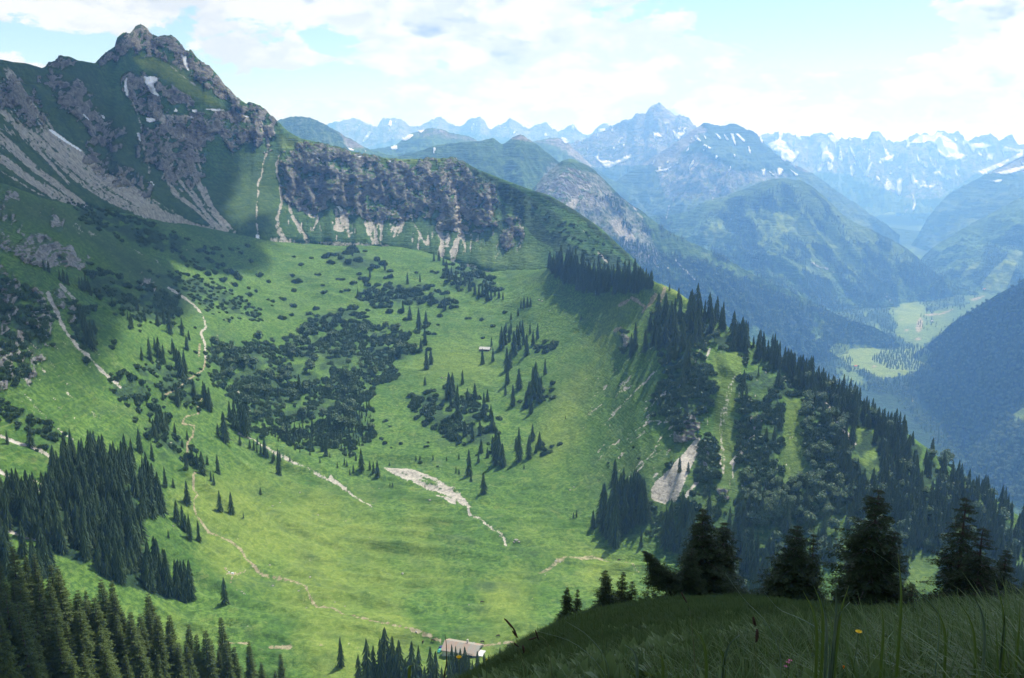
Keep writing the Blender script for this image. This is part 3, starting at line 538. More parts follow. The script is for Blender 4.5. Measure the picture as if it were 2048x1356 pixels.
line(S, [(960, 340), (1000, 400)], 3, val=.4); line(S, [(1195, 505), (1215, 525)], 5, val=.8); line(S, [(1160, 455), (1185, 480)], 3, val=.5); line(S, [(1100, 520), (1160, 545)], 3, val=.5)
S2 = np.clip((cn(5, 111, 3, sy=5) - .30) * 4, 0, 1) * blur(poly(cv(), [(570, 400), (640, 420), (760, 440), (900, 455), (1040, 440), (1050, 520), (900, 510), (560, 480)]), 10) * .8
S3 = np.clip((cn(4, 112, 3, sy=3, ang=10) - .32) * 4, 0, 1) * blur(rockW, 3) * .75
S4 = np.clip((cn(5, 113, 3, sx=4, ang=42) - .30) * 4, 0, 1) * blur(poly(cv(), [(-300, 150), (0, 150), (300, 380), (480, 470), (300, 440), (0, 300)]), 12) * .6
S = S * np.clip(1.05 + 1.3 * cn(4.0, 607, 4), 0, 1); screeW = np.maximum.reduce([S, S2, S3, S4])
for p in [[(287, 150), (300, 151), (316, 155), (315, 162), (308, 168), (311, 182), (319, 190), (316, 198), (305, 186), (296, 176), (289, 163)], [(249, 157), (255, 157), (253, 165), (257, 180), (258, 192), (252, 188), (248, 172)], [(362, 109), (373, 112), (374, 125), (380, 140), (375, 142), (368, 126)],
          [(291, 234), (311, 235), (310, 242), (299, 246), (294, 242)], [(348, 222), (352, 215), (357, 224)], [(384, 220), (396, 219), (393, 224), (386, 225)], [(380, 232), (388, 237), (390, 241), (381, 238)], [(164, 228), (172, 230), (181, 240), (176, 240)], [(202, 228), (208, 230), (211, 238), (206, 236)],
          [(273, 264), (279, 265), (283, 283), (279, 281)], [(93, 257), (105, 260), (170, 305), (160, 302), (105, 268)], [(297, 361), (304, 362), (313, 372), (308, 371)], [(672, 413), (680, 413), (687, 421), (682, 424)], [(511, 470), (518, 468), (521, 478), (512, 478)], [(388, 467), (399, 469), (396, 471)], [(186, 248), (192, 252), (190, 253)],
          [(409, 217), (430, 216), (447, 219), (456, 222), (440, 222), (415, 219)], [(484, 229), (496, 232), (503, 236), (490, 234)], [(460, 228), (468, 231), (463, 232)], [(225, 96), (234, 97), (230, 99)], [(710, 310), (725, 312), (716, 314)], [(776, 321), (784, 322), (779, 325)]]: poly(snowW, p)
for p in [[(905, 330), (940, 335), (1000, 360), (1060, 395), (1120, 430), (1200, 480), (1290, 560), (1200, 545), (1120, 500), (1060, 470), (1030, 430), (990, 380), (950, 350)]]: poly(bushW, p, .75)
bushW = np.clip(blur(bushW, 3) * (1.0 + 2.2 * cn(18, 121, 4, sx=3, ang=33)), 0, 1)
bushW = np.maximum(bushW, blur(poly(cv(), [(120, 388), (170, 402), (240, 430), (300, 450), (370, 472), (400, 492), (360, 510), (250, 490), (160, 445)]), 3) * .95)
for l in [[(940, 335), (1010, 380), (1060, 430), (1100, 470), (1120, 510)], [(985, 390), (1010, 430), (1000, 455)], [(925, 440), (960, 440), (990, 430)], [(880, 340), (895, 350)], [(1030, 360), (1100, 395), (1170, 440), (1240, 500), (1290, 550)]]: line(bushW, l, 9, val=.9, jit=4)
lushW = np.maximum(lushW, blur(poly(cv(), [(560, 300), (556, 268), (620, 285), (760, 318), (900, 318), (940, 330), (760, 325), (620, 292), (575, 300)]), 2) * .7)
lushW = np.maximum(lushW, blur(poly(cv(), [(940, 470), (1080, 480), (1080, 560), (960, 540)]), 15) * .3)
darkW = blur(poly(cv(), [(-400, 60), (200, 130), (260, 230), (400, 380), (500, 300), (560, 300), (550, 480), (480, 470), (300, 440), (-400, 350)]), 20) * .75  # cloud shade on the left flank painted into the grass colour
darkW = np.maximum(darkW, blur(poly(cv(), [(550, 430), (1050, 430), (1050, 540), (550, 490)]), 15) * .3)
X3 = P(U, V, D); wx, wy = X3[..., 0], X3[..., 1]
rk = samp(blur(rockW, 5), U, V)
gul = fbm(U / 46, V / 400, oct=4, seed=15, ridge=True)
inner = np.clip(np.minimum(V - pchip(UW, cvv, usW)[None], 40) / 40, 0, 1)
gul2 = fbm(U / 30 + .6 * fbm(U / 40, V / 40, oct=2, seed=24), V / 90, oct=5, seed=25, ridge=True, gain=.6); crag = fbm(U / 16, V / 15, (U + V) / 60, oct=6, seed=16, gain=.66, ridge=True)
butt = fbm(U / 78 + .5 * fbm(U / 60, V / 60, oct=2, seed=26), V / 260, oct=3, seed=27, ridge=True)
D2 = D * (1 - rk * .014 * butt * (.2 + .8 * inner) - (.006 + .006 * rk) * gul * (0.25 + .75 * inner) - rk * (.010 * gul2 + .0085 * crag) * (.3 + .7 * inner) - .004 * fbm(U / 60, V / 50, oct=5, seed=17))
sl = blur(np.clip(screeW, 0, 1), 6); D2 = D2 * (1 + .004 * samp(sl, U, V))
X3 = P(U, V, D2); X, Y, Z = X3[..., 0], X3[..., 1], X3[..., 2]
Z = Z + (1.5 + 7 * rk) * fbm(X / 26, Y / 26, V / 30, oct=6, seed=18, gain=.66) * (.6 + .4 * inner) + 5 * samp(rockW, U, V) * (1 - inner) * fbm(X / 11, Y / 11, oct=4, seed=19, gain=.6, ridge=True)
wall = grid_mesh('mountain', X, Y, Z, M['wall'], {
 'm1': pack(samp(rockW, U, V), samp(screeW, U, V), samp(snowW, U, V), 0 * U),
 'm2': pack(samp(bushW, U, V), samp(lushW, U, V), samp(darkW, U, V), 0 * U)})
BV_W = bvh_of(wall); log('wall', U.size)

# ------------------------------------------------------------------ far ridges
def proj(X, Y, Z):
    f = Y * math.cos(PITCH) - Z * math.sin(PITCH); c = Y * math.sin(PITCH) + Z * math.cos(PITCH)
    f = np.maximum(f, 1e-3); return 1024 + F * X / f, 678 - F * c / f
SNOWF, FORF, ROCKF, SCRF, LUSHF, SOILF = cv(), cv(), cv(), cv(), cv(), cv()
# snow patches drawn where they lie
for p in [[(1432, 268), (1436, 268), (1443, 277), (1440, 280)], [(1446, 267), (1450, 268), (1458, 281), (1453, 281)], [(1460, 267), (1467, 268), (1472, 290), (1470, 291)], [(1472, 268), (1477, 268), (1492, 283), (1486, 283)], [(1408, 272), (1411, 272), (1414, 280), (1411, 279)],
          [(1495, 292), (1499, 293), (1502, 308), (1499, 307)], [(1305, 262), (1313, 261), (1325, 275), (1308, 274)], [(1345, 260), (1360, 266), (1376, 262), (1356, 280), (1348, 272)], [(1185, 310), (1200, 318), (1225, 323), (1262, 308), (1272, 312), (1230, 330), (1212, 336), (1200, 325)],
          [(1388, 272), (1393, 272), (1404, 284), (1400, 284)], [(1405, 288), (1412, 290), (1428, 298), (1420, 298)], [(1524, 340), (1532, 337), (1530, 352), (1526, 351)], [(1532, 337), (1552, 352), (1546, 352)], [(1556, 337), (1560, 335), (1568, 340), (1562, 352), (1556, 350)], [(1580, 338), (1600, 352), (1590, 350)],
          [(1312, 342), (1335, 336), (1345, 332), (1330, 344)], [(1385, 333), (1400, 327), (1390, 334)], [(1466, 306), (1474, 312), (1470, 316)], [(722, 284), (738, 262), (744, 264), (730, 284)], [(800, 279), (818, 269), (830, 268), (812, 281)], [(834, 262), (850, 259), (844, 266)], [(692, 293), (715, 302), (700, 302)], [(728, 299), (738, 304), (730, 304)],
          [(780, 293), (795, 291), (796, 299), (784, 299)], [(867, 295), (871, 294), (869, 308), (866, 306)], [(1122, 276), (1132, 276), (1140, 284), (1130, 288)], [(1196, 258), (1210, 256), (1212, 262), (1198, 266)], [(760, 322), (772, 323), (766, 326)],
          [(1532, 288), (1560, 280), (1575, 285), (1580, 300), (1595, 306), (1580, 322), (1565, 318), (1560, 305), (1545, 300)], [(1590, 300), (1600, 306), (1585, 325), (1578, 322)], [(1655, 272), (1672, 270), (1680, 282), (1668, 288)],
          [(1855, 278), (1880, 268), (1895, 275), (1915, 290), (1920, 305), (1935, 312), (1925, 318), (1900, 322), (1880, 308), (1870, 290)], [(1820, 286), (1840, 270), (1890, 264), (1880, 272), (1845, 288)], [(1935, 288), (1960, 286), (1990, 290), (1965, 298), (1945, 298)], [(1975, 306), (1990, 305), (1985, 322), (1972, 315)],
          [(1760, 318), (1790, 308), (1785, 322), (1765, 325)], [(1730, 345), (1748, 315), (1740, 340), (1735, 352)], [(1793, 360), (1800, 358), (1806, 378), (1798, 392), (1793, 380)], [(1862, 350), (1885, 332), (1880, 350)], [(1870, 350), (1900, 358), (1885, 345)], [(1835, 315), (1862, 340), (1850, 335)],
          [(2000, 290), (2030, 298), (2048, 300), (2048, 306), (2020, 302)], [(1990, 346), (2020, 338), (2048, 332), (2048, 340), (2010, 350)], [(1955, 343), (2000, 325), (2048, 302), (2048, 312), (2000, 335), (1965, 350)], [(1980, 362), (2008, 358), (2000, 366)]]: poly(SNOWF, p)
for l, wd in [([(1740, 310), (1735, 345), (1730, 352)], 4), ([(1700, 295), (1715, 320), (1735, 348)], 4), ([(1680, 295), (1684, 320)], 4), ([(1650, 300), (1680, 320)], 3), ([(1775, 362), (1785, 375)], 6), ([(1860, 320), (1880, 345), (1905, 358)], 4), ([(1826, 392), (1830, 405), (1826, 420)], 4), ([(1720, 335), (1745, 360)], 4), ([(1842, 375), (1875, 370)], 4)]: line(SNOWF, l, wd, jit=2)
SNOWF = np.maximum(SNOWF, np.clip((cn(10, 201, 5, sy=2.0, ang=-20) - .30) * 6, 0, 1) * blur(poly(cv(), [(1500, 262), (2300, 262), (2300, 340), (1980, 352), (1900, 385), (1760, 380), (1640, 345), (1560, 320)]), 8))
SNOWF = np.maximum(SNOWF, np.clip((cn(8, 202, 5, sy=1.8, ang=30) - .38) * 6, 0, 1) * blur(poly(cv(), [(640, 235), (1200, 235), (1400, 250), (1480, 350), (1200, 340), (1160, 300), (1060, 280), (900, 262), (700, 300)]), 6))
for p in [[(1110, 425), (1150, 395), (1160, 400), (1142, 430), (1128, 432)], [(1215, 440), (1245, 440), (1272, 478), (1262, 490), (1230, 465)]]: poly(SCRF, p, .85)
for l in [[(1395, 330), (1360, 360), (1345, 400)], [(1440, 350), (1425, 400)], [(1380, 345), (1400, 375), (1385, 395)], [(1345, 345), (1318, 355)], [(1340, 410), (1332, 438)], [(1290, 500), (1320, 540)], [(1350, 520), (1390, 560)], [(1445, 355), (1450, 385)], [(1265, 410), (1290, 445)], [(1620, 525), (1670, 545)], [(1480, 345), (1530, 360)],
          [(1820, 410), (1800, 440)], [(1770, 590), (1780, 600)]]: line(SCRF, l, 4, val=.7, jit=2)
SCRF = np.maximum(SCRF, np.clip((cn(5, 205, 3, sy=3, ang=30) - .38) * 4, 0, 1) * blur(poly(cv(), [(1300, 340), (1420, 330), (1560, 345), (1520, 370), (1440, 400), (1330, 400)]), 10) * .8)
SCRF = np.maximum(SCRF, np.clip((cn(4, 206, 3, sy=3, ang=-40) - .45) * 5, 0, 1) * blur(poly(cv(), [(1200, 420), (1280, 450), (1460, 620), (1400, 600), (1250, 500)]), 10) * .7)
poly(ROCKF, [(1100, 320), (1200, 345), (1230, 385), (1290, 440), (1330, 520), (1290, 540), (1230, 480), (1120, 420), (1060, 390), (1085, 345)], .5)
poly(ROCKF, [(1300, 320), (1400, 300), (1480, 340), (1560, 340), (1600, 352), (1500, 372), (1440, 402), (1330, 400)], .55); poly(ROCKF, [(1500, 262), (2300, 255), (2300, 330), (1950, 350), (1880, 400), (1820, 400), (1700, 350), (1600, 345)], .75)
poly(ROCKF, [(660, 225), (1200, 225), (1330, 200), (1420, 260), (1330, 330), (1180, 335), (1100, 290), (900, 260), (700, 300)], .8); poly(ROCKF, [(540, 230), (640, 230), (760, 300), (700, 300), (600, 280)], .35); poly(ROCKF, [(860, 258), (1000, 280), (960, 285), (830, 275)], .6)
ROCKF = blur(ROCKF, 4)
# forest cover
for p, vl in [([(1190, 470), (1300, 490), (1400, 520), (1500, 560), (1620, 610), (1790, 672), (1850, 705), (1860, 780), (1800, 800), (1600, 690), (1450, 640), (1330, 570), (1250, 530)], .85),
              ([(1385, 470), (1430, 405), (1500, 385), (1560, 365), (1620, 375), (1700, 442), (1830, 505), (1960, 592), (1930, 620), (1800, 640), (1790, 668), (1640, 612), (1500, 548), (1420, 512)], .50),
              ([(1830, 705), (1900, 650), (2048, 565), (2300, 420), (2300, 1300), (2048, 1010), (1850, 860), (1770, 790)], 1.0), ([(1870, 560), (1950, 500), (2048, 440), (2300, 330), (2300, 480), (2048, 560), (1980, 590), (1940, 560)], .62),
              ([(1560, 630), (1640, 690), (1690, 765), (1760, 775), (1835, 755), (1880, 715), (1900, 650), (2048, 700), (2048, 1010), (1850, 920), (1700, 820), (1560, 720)], 1.0), ([(1730, 425), (1900, 425), (1890, 500), (1840, 560), (1790, 560), (1750, 480)], .7), ([(1180, 390), (1280, 380), (1380, 420), (1400, 500), (1250, 460)], .35), ([(900, 300), (1040, 290), (1080, 320), (1060, 380), (940, 330)], .15)]: poly(FORF, p, vl)
FORF = blur(FORF, 6) + .95 * cn(20, 211, 6, sy=2.2, ang=-40) * (FORF > .2) * (1 - .6 * (UU > 1840) * (VV > 600 - 0 * UU))
for p in [[(1535, 432), (1560, 425), (1600, 440), (1650, 470), (1690, 492), (1680, 500), (1620, 482), (1560, 465)], [(1405, 470), (1430, 440), (1450, 440), (1440, 470), (1420, 495)], [(1560, 520), (1610, 530), (1680, 560), (1640, 552)], [(1655, 700), (1670, 685), (1740, 690), (1760, 700), (1850, 695), (1870, 710), (1830, 745), (1770, 760), (1700, 730)],
          [(1790, 618), (1815, 605), (1850, 615), (1840, 650), (1800, 650)], [(1915, 560), (1935, 535), (1960, 520), (1950, 545)], [(1965, 565), (1985, 540), (2030, 500), (2048, 505), (2010, 580), (1975, 582)], [(2025, 828), (2048, 815), (2080, 830), (2060, 845), (2028, 842)]]:
    e = blur(poly(cv(), p), 2.5); FORF = FORF * (1 - e); LUSHF = np.maximum(LUSHF, e * 1.0)
LUSHF = np.maximum(LUSHF, blur(poly(cv(), [(1420, 400), (1500, 375), (1560, 358), (1640, 390), (1760, 470), (1900, 570), (1700, 560), (1500, 500), (1400, 470)]), 10) * .55); LUSHF = np.maximum(LUSHF, blur(poly(cv(), [(1640, 640), (1900, 580), (1900, 720), (1860, 780), (1700, 770), (1640, 700)]), 3) * .25)
for l, wd in [([(1843, 635), (1838, 655), (1842, 670), (1838, 678)], 6), ([(1850, 630), (1880, 628), (1900, 620)], 4), ([(1728, 740), (1745, 735), (1762, 730)], 2.5), ([(1790, 643), (1830, 635)], 2), ([(1806, 652), (1815, 660)], 2.5), ([(1940, 600), (1955, 598), (1968, 590)], 4), ([(1822, 795), (1824, 802)], 2.5)]: line(SOILF, l, wd)
FORF = np.clip(FORF, 0, 1)
farV = []
def ridge(crest, slope, zb, step, mat, seed, lam=600, amp=90, back=0.35, nfront=150, conc=.25, jag=0.0, rocky=None, curve=0.0):
    u0, u1 = crest[0][0], crest[-1][0]; us = np.arange(u0, u1 + .1, step)
    cu = [c[0] for c in crest]; v = pchip(cu, [c[1] for c in crest], us); Dc = pchip(cu, [c[2] for c in crest], us)
    v = v - jag * 1.7 * fbm(us / 13, us * 0 + seed, oct=5, seed=seed, gain=.62, ridge=True)
    Pc = P(us, v, Dc); zc = Pc[:, 2]; H = np.maximum(zc - zb, 30); W = H / math.tan(R(slope))
    t = np.concatenate([np.linspace(-back, 0, 22, endpoint=False), np.linspace(0, 1, nfront) ** 1.15])[:, None]
    prof = np.where(t < 0, -t * 1.0, t * (1 + conc) - conc * t * t)         # fraction of the height lost
    dirx = Pc[:, 0] / Pc[:, 1]
    Y = Dc[None] - t * W[None]; X = dirx[None] * Y + 0 * t + curve * t * W[None]
    Zr = zc[None] - prof * H[None]
    amp = amp * 2.3
    g = fbm(X / lam + 1.1 * fbm(X / lam / 1.6, Y / lam / 1.6, oct=3, seed=seed + 4), Y / lam / 1.5 + .35 * X / lam, oct=7, gain=.6, seed=seed, ridge=True)
    g2_ = fbm(X / lam * 2.2, Y / lam * 2.2, oct=5, gain=.55, seed=seed + 9)
    wgt = np.clip(np.abs(t) * 7, 0, 1) ** .8 * np.clip((1.02 - t) * 6, 0, 1)
    g3_ = fbm(X / lam * 2.9 + .9 * fbm(X / lam * 1.3, Y / lam * 1.3, oct=2, seed=seed + 21), Y / lam * 1.9, oct=5, gain=.6, seed=seed + 14, ridge=True)
    Z = Zr + wgt * (amp * .75 * g * (0.4 + .6 * np.clip(t * 3, 0, 1)) + amp * .30 * g2_ + amp * .22 * g3_) - amp * .30 * wgt
    uu, vv = proj(X, Y, Z); a = lambda c: samp(c, uu, vv)
    rock = a(ROCKF)
    if rocky is not None:
        e = np.gradient(Z, axis=0) / (np.abs(np.gradient(Y, axis=0)) + 1e-6); st = np.clip((np.abs(e) - math.tan(R(slope)) * 1.12) * 3, 0, 1)
        rock = np.maximum(rock, st * np.clip((Z - rocky) / 150 + .5, 0, 1))
    farV.append((X, Y, Z, mat, pack(rock, a(SCRF), a(SNOWF), a(SOILF)), pack(0 * rock, a(LUSHF), 0 * rock, a(FORF))))
FAR_OBJ = []
def flush(name):
    for X, Y, Z, mat, m1, m2 in farV: FAR_OBJ.append(grid_mesh(name, X, Y, Z, mat, {'m1': m1, 'm2': m2}))
    farV.clear()
def dd(pts, D):
    if not isinstance(D, (list, tuple)): return [(u, v, D) for u, v in pts]
    us_ = [p[0] for p in pts]; xs = [d[0] for d in D]; return [(u, v, float(np.interp(u, xs, [d[1] for d in D]))) for u, v in pts]
# skyline ranges, the farthest first
ridge(dd([(500, 262), (600, 262), (640, 252), (680, 243), (700, 239), (715, 239), (735, 250), (752, 254), (768, 238), (790, 237), (808, 244), (825, 256), (842, 250), (860, 243), (880, 234), (890, 240), (905, 250), (917, 255), (935, 242), (955, 234), (966, 240), (980, 258), (1000, 250), (1020, 239), (1035, 245), (1055, 258), (1075, 250), (1090, 245), (1105, 255), (1120, 262), (1145, 252), (1160, 265), (1180, 270), (1200, 250), (1212, 250), (1240, 275), (1300, 300)], 16000), 34, -700, 2.5, M['far'], 301, 1500, 260, jag=3.0, nfront=110)
ridge(dd([(1440, 300), (1500, 278), (1530, 270), (1545, 268), (1560, 263), (1580, 270), (1612, 275), (1640, 268), (1662, 268), (1676, 276), (1700, 278), (1735, 278), (1744, 266), (1756, 265), (1776, 280), (1800, 286), (1830, 270), (1860, 268), (1885, 262), (1900, 270), (1915, 264), (1935, 281), (1960, 274), (1980, 269), (2000, 280), (2022, 271), (2040, 290), (2060, 286), (2200, 262), (2400, 280)], 14000), 30, -800, 2.5, M['far'], 302, 1300, 260, jag=3.5, nfront=160)
ridge(dd([(1090, 305), (1150, 285), (1200, 266), (1225, 252), (1250, 240), (1262, 237), (1275, 230), (1290, 226), (1302, 214), (1312, 209), (1322, 206), (1332, 216), (1345, 228), (1352, 234), (1362, 231), (1372, 232), (1386, 250), (1400, 262), (1450, 300), (1500, 350)], 11000), 36, -800, 2.5, M['far'], 303, 1100, 210, jag=3.5, nfront=150)
flush('far_mountains')
ridge(dd([(520, 262), (545, 246), (580, 235), (600, 233), (625, 238), (650, 250), (700, 278), (740, 300), (790, 312), (850, 330)], 5200), 33, -500, 2.5, M['mid'], 304, 500, 60, jag=1.5, nfront=110)
ridge(dd([(700, 312), (740, 300), (790, 290), (812, 275), (830, 265), (850, 259), (870, 257), (900, 265), (940, 274), (970, 290), (1000, 300), (1060, 330)], 7200), 27, -700, 2.5, M['mid'], 305, 700, 90, jag=1.5, nfront=110)
ridge(dd([(1030, 310), (1050, 292), (1080, 280), (1110, 276), (1132, 284), (1150, 300), (1200, 345), (1260, 380)], 7800), 27, -700, 2.5, M['mid'], 306, 700, 90, jag=1.5, nfront=110)
ridge(dd([(1130, 460), (1200, 385), (1250, 350), (1300, 318), (1330, 300), (1370, 271), (1392, 257), (1410, 247), (1425, 250), (1440, 252), (1465, 249), (1490, 257), (1512, 268), (1540, 298), (1580, 325), (1620, 345), (1700, 400), (1800, 470)], 8600), 29, -820, 2.5, M['far'], 307, 1000, 150, jag=2.0, nfront=190)
ridge(dd([(1780, 560), (1830, 480), (1860, 430), (1900, 388), (1950, 360), (2000, 335), (2048, 310), (2200, 240), (2400, 190)], 9300), 27, -880, 3, M['far'], 308, 1200, 120, jag=1.5, nfront=150)
ridge(dd([(1560, 420), (1650, 432), (1720, 446), (1790, 456), (1840, 462), (1880, 440), (1930, 410), (1990, 380)], 9900), 13, -935, 3, M['mid'], 315, 700, 45, jag=.5, nfront=150)
ridge(dd([(1770, 620), (1810, 560), (1855, 505), (1890, 480), (1930, 455), (1985, 425), (2048, 392), (2200, 320), (2400, 250)], [(1820, 7000), (2048, 7000), (2400, 6500)]), 27, -950, 3, M['mid'], 309, 900, 90, jag=1.0, nfront=150)
ridge(dd([(1120, 480), (1200, 440), (1300, 432), (1370, 425), (1410, 405), (1450, 392), (1500, 374), (1530, 362), (1560, 357), (1602, 362), (1640, 386), (1700, 440), (1760, 468), (1820, 502), (1860, 538), (1900, 564), (1960, 592), (2000, 622), (2030, 640)], [(1120, 6600), (1560, 6100), (1960, 6000)]), 29, -940, 2.5, M['mid'], 310, 620, 90, jag=1.2, nfront=230)
flush('mountainside')
ridge(dd([(740, 345), (800, 312), (850, 299), (870, 291), (920, 285), (960, 282), (985, 277), (1005, 288), (1025, 276), (1040, 270), (1060, 280), (1090, 302), (1150, 352), (1220, 415), (1300, 470)], 4700), 33, -900, 2.5, M['mid'], 311, 420, 60, jag=1.0, nfront=150)
ridge(dd([(1020, 430), (1060, 385), (1085, 355), (1108, 334), (1125, 321), (1140, 319), (1152, 322), (1175, 332), (1200, 350), (1220, 372), (1250, 400), (1290, 428), (1320, 452), (1380, 484), (1440, 512), (1500, 545), (1600, 592), (1700, 640), (1760, 660), (1800, 690), (1850, 740)], [(1020, 3900), (1200, 4000), (1500, 4200), (1790, 4380), (1850, 4200)]), 31, -950, 2.5, M['mid'], 312, 420, 75, jag=1.4, nfront=220, rocky=-230)
ridge(dd([(1770, 800), (1800, 748), (1830, 708), (1865, 682), (1900, 650), (1950, 617), (2000, 586), (2048, 562), (2200, 470), (2400, 370)], [(1770, 3750), (1830, 4050), (2048, 3550), (2400, 3000)]), 27, -1080, 3, M['mid'], 313, 480, 55, jag=1.0, nfront=230)
flush('valley_side')
# valley bottom and the land out to the horizon
us_ = np.arange(-900, 3000, 12.0); Ds = np.geomspace(1500, 26000, 170)
dxs, _, _ = ray(us_, 678); Yv = np.repeat(Ds[:, None], len(us_), 1); Xv = dxs[None] * Yv / math.cos(PITCH)
Zv = -935 + 14 * fbm(Xv / 500, Yv / 500, oct=4, seed=320) - 160 * np.clip((3600 - Yv) / 900, 0, 1) - 0.0 * Xv
uu, vv = proj(Xv, Yv, Zv); a = lambda c: samp(c, uu, vv)
valley = grid_mesh('valley_floor', Xv, Yv, Zv, M['mid'], {'m1': pack(0 * uu, a(SCRF) * 0, 0 * uu, a(SOILF)), 'm2': pack(0 * uu, np.clip(a(LUSHF) * 1.2 + .15, 0, 1), 0 * uu, a(FORF))})
gx, gy = np.meshgrid(np.linspace(-45000, 45000, 30), np.linspace(-45000, 45000, 30))
ground = grid_mesh('ground', gx, gy, 0 * gx - 1150, M['mid'], {})
def far_bvh():
    cos, fs, off = [], [], 0
    for o in FAR_OBJ + [valley]:
        me = o.data; n = len(me.vertices); co = np.empty(n * 3, np.float32); me.vertices.foreach_get('co', co); f = np.empty(len(me.polygons) * 4, np.int32); me.loops.foreach_get('vertex_index', f)
        cos.append(co.reshape(-1, 3)); fs.append(f.reshape(-1, 4) + off); off += n
    return BVHTree.FromPolygons(np.concatenate(cos).tolist(), np.concatenate(fs).tolist())
BV_F = far_bvh(); log('far')

# ------------------------------------------------------------------ the grassy shoulder in front
UF = [-900, 300, 700, 930, 1060, 1120, 1200, 1300, 1400, 1500, 1600, 1700, 1800, 1900, 2048, 2400, 3200]
cF = [2330, 1740, 1510, 1390, 1308, 1266, 1234, 1214, 1205, 1208, 1216, 1234, 1240, 1232, 1212, 1170, 1130]
dF = [14, 18, 24, 30, 36, 40, 43, 45, 45, 43, 40, 36, 33, 32, 32, 34, 40]
def vz(z, D):  # pixel row of a point at depth D, height z on the axis
    f = D * math.cos(PITCH) - z * math.sin(PITCH); c = D * math.sin(PITCH) + z * math.cos(PITCH); return 678 - F * c / f
rowsF = []
for D_, z_ in [(0.9, -1.15), (1.6, -1.48), (2.6, -2.0), (4.2, -2.85), (7.0, -4.35)]:
    tilt = np.interp(UF, [-900, 930, 1400, 2048, 3200], [-.9, -.22, 0, .12, .3]) * D_ / 4
    rowsF.append([(u, vz(z_ + tl, D_), D_) for u, tl in zip(UF, tilt)])
vlast = [r[1] for r in rowsF[-1]]
rowsF.append([(u, c + (vl - c) * .42, 7 + (d - 7) * .30) for u, c, d, vl in zip(UF, cF, dF, vlast)])
rowsF.append([(u, c + (vl - c) * .10, 7 + (d - 7) * .70) for u, c, d, vl in zip(UF, cF, dF, vlast)])
rowsF.append([(u, c, d) for u, c, d in zip(UF, cF, dF)])
rowsF.append([(u, c + 55, d * 1.13) for u, c, d in zip(UF, cF, dF)])
rowsF.append([(u, c + 900, d * 1.8) for u, c, d in zip(UF, cF, dF)])
usF = np.arange(-900, 3201, 12.0)
U, V, D = loft(rowsF, usF, [8, 10, 14, 16, 24, 26, 24, 14, 14])
X3 = P(U, V, D); XF, YF, ZF = X3[..., 0], X3[..., 1], X3[..., 2]
ZF = ZF + .35 * fbm(XF / 3.4, YF / 3.4, oct=3, seed=404) * np.clip((YF - 6) / 14, 0, 1) + .10 * fbm(XF / 1.6, YF / 1.6, oct=4, seed=401) * np.clip(YF / 8, .15, 1) + .22 * fbm(XF / 7, YF / 7, oct=3, seed=402) * np.clip(YF / 20, 0, 1)
fore = grid_mesh('grassy_hillside', XF, YF, ZF, M['turf'], {}); BV_G = bvh_of(fore)
bx_, by_ = np.meshgrid(np.linspace(-40, 40, 80), np.linspace(-40, 1.4, 50))
back = grid_mesh('grassy_hillside', bx_, by_, -1.22 - .5 * by_ + .1 * fbm(bx_ / 2, by_ / 2, oct=3, seed=403) - .06, M['turf'], {})
# the wooded rib below on the left
UN = [-700, 0, 100, 200, 300, 400, 500, 560, 700, 900]
tabN = [([2300] * 10, [100, 110, 115, 120, 130, 140, 150, 160, 170, 190]), ([1700] * 10, [150, 160, 170, 180, 200, 220, 235, 245, 265, 290]), ([1420, 1420, 1430, 1440, 1460, 1480, 1490, 1500, 1520, 1560], [175, 195, 208, 222, 245, 265, 285, 295, 325, 350]),
        ([1180, 1215, 1245, 1275, 1310, 1345, 1375, 1400, 1455, 1530], [210, 235, 252, 270, 292, 315, 335, 348, 378, 400]), ([1300, 1330, 1370, 1400, 1440, 1480, 1500, 1530, 1560, 1640], [240, 270, 285, 305, 330, 350, 372, 385, 405, 425]), ([1900] * 10, [300, 330, 340, 360, 380, 400, 410, 420, 440, 450])]
usN = np.arange(-700, 901, 8.0); U, V, D = loft(rows_from(UN, tabN), usN, [20, 30, 30, 20, 20]); X3 = P(U, V, D); Xn, Yn, Zn = X3[..., 0], X3[..., 1], X3[..., 2]
Zn = Zn + 3 * fbm(Xn / 25, Yn / 25, oct=5, seed=411); o1 = np.ones_like(Xn)
rib = grid_mesh('wooded_slope', Xn, Yn, Zn, M['near'], {'m1': pack(0 * o1 + .35 * (fbm(Xn / 9, Yn / 9, oct=3, seed=412) > .25), 0 * o1, 0 * o1, 0 * o1), 'm2': pack(0 * o1, 0 * o1, .8 * o1, .45 * o1 + .3 * fbm(Xn / 20, Yn / 20, oct=3, seed=9))}); BV_N = bvh_of(rib)
log('foreground')

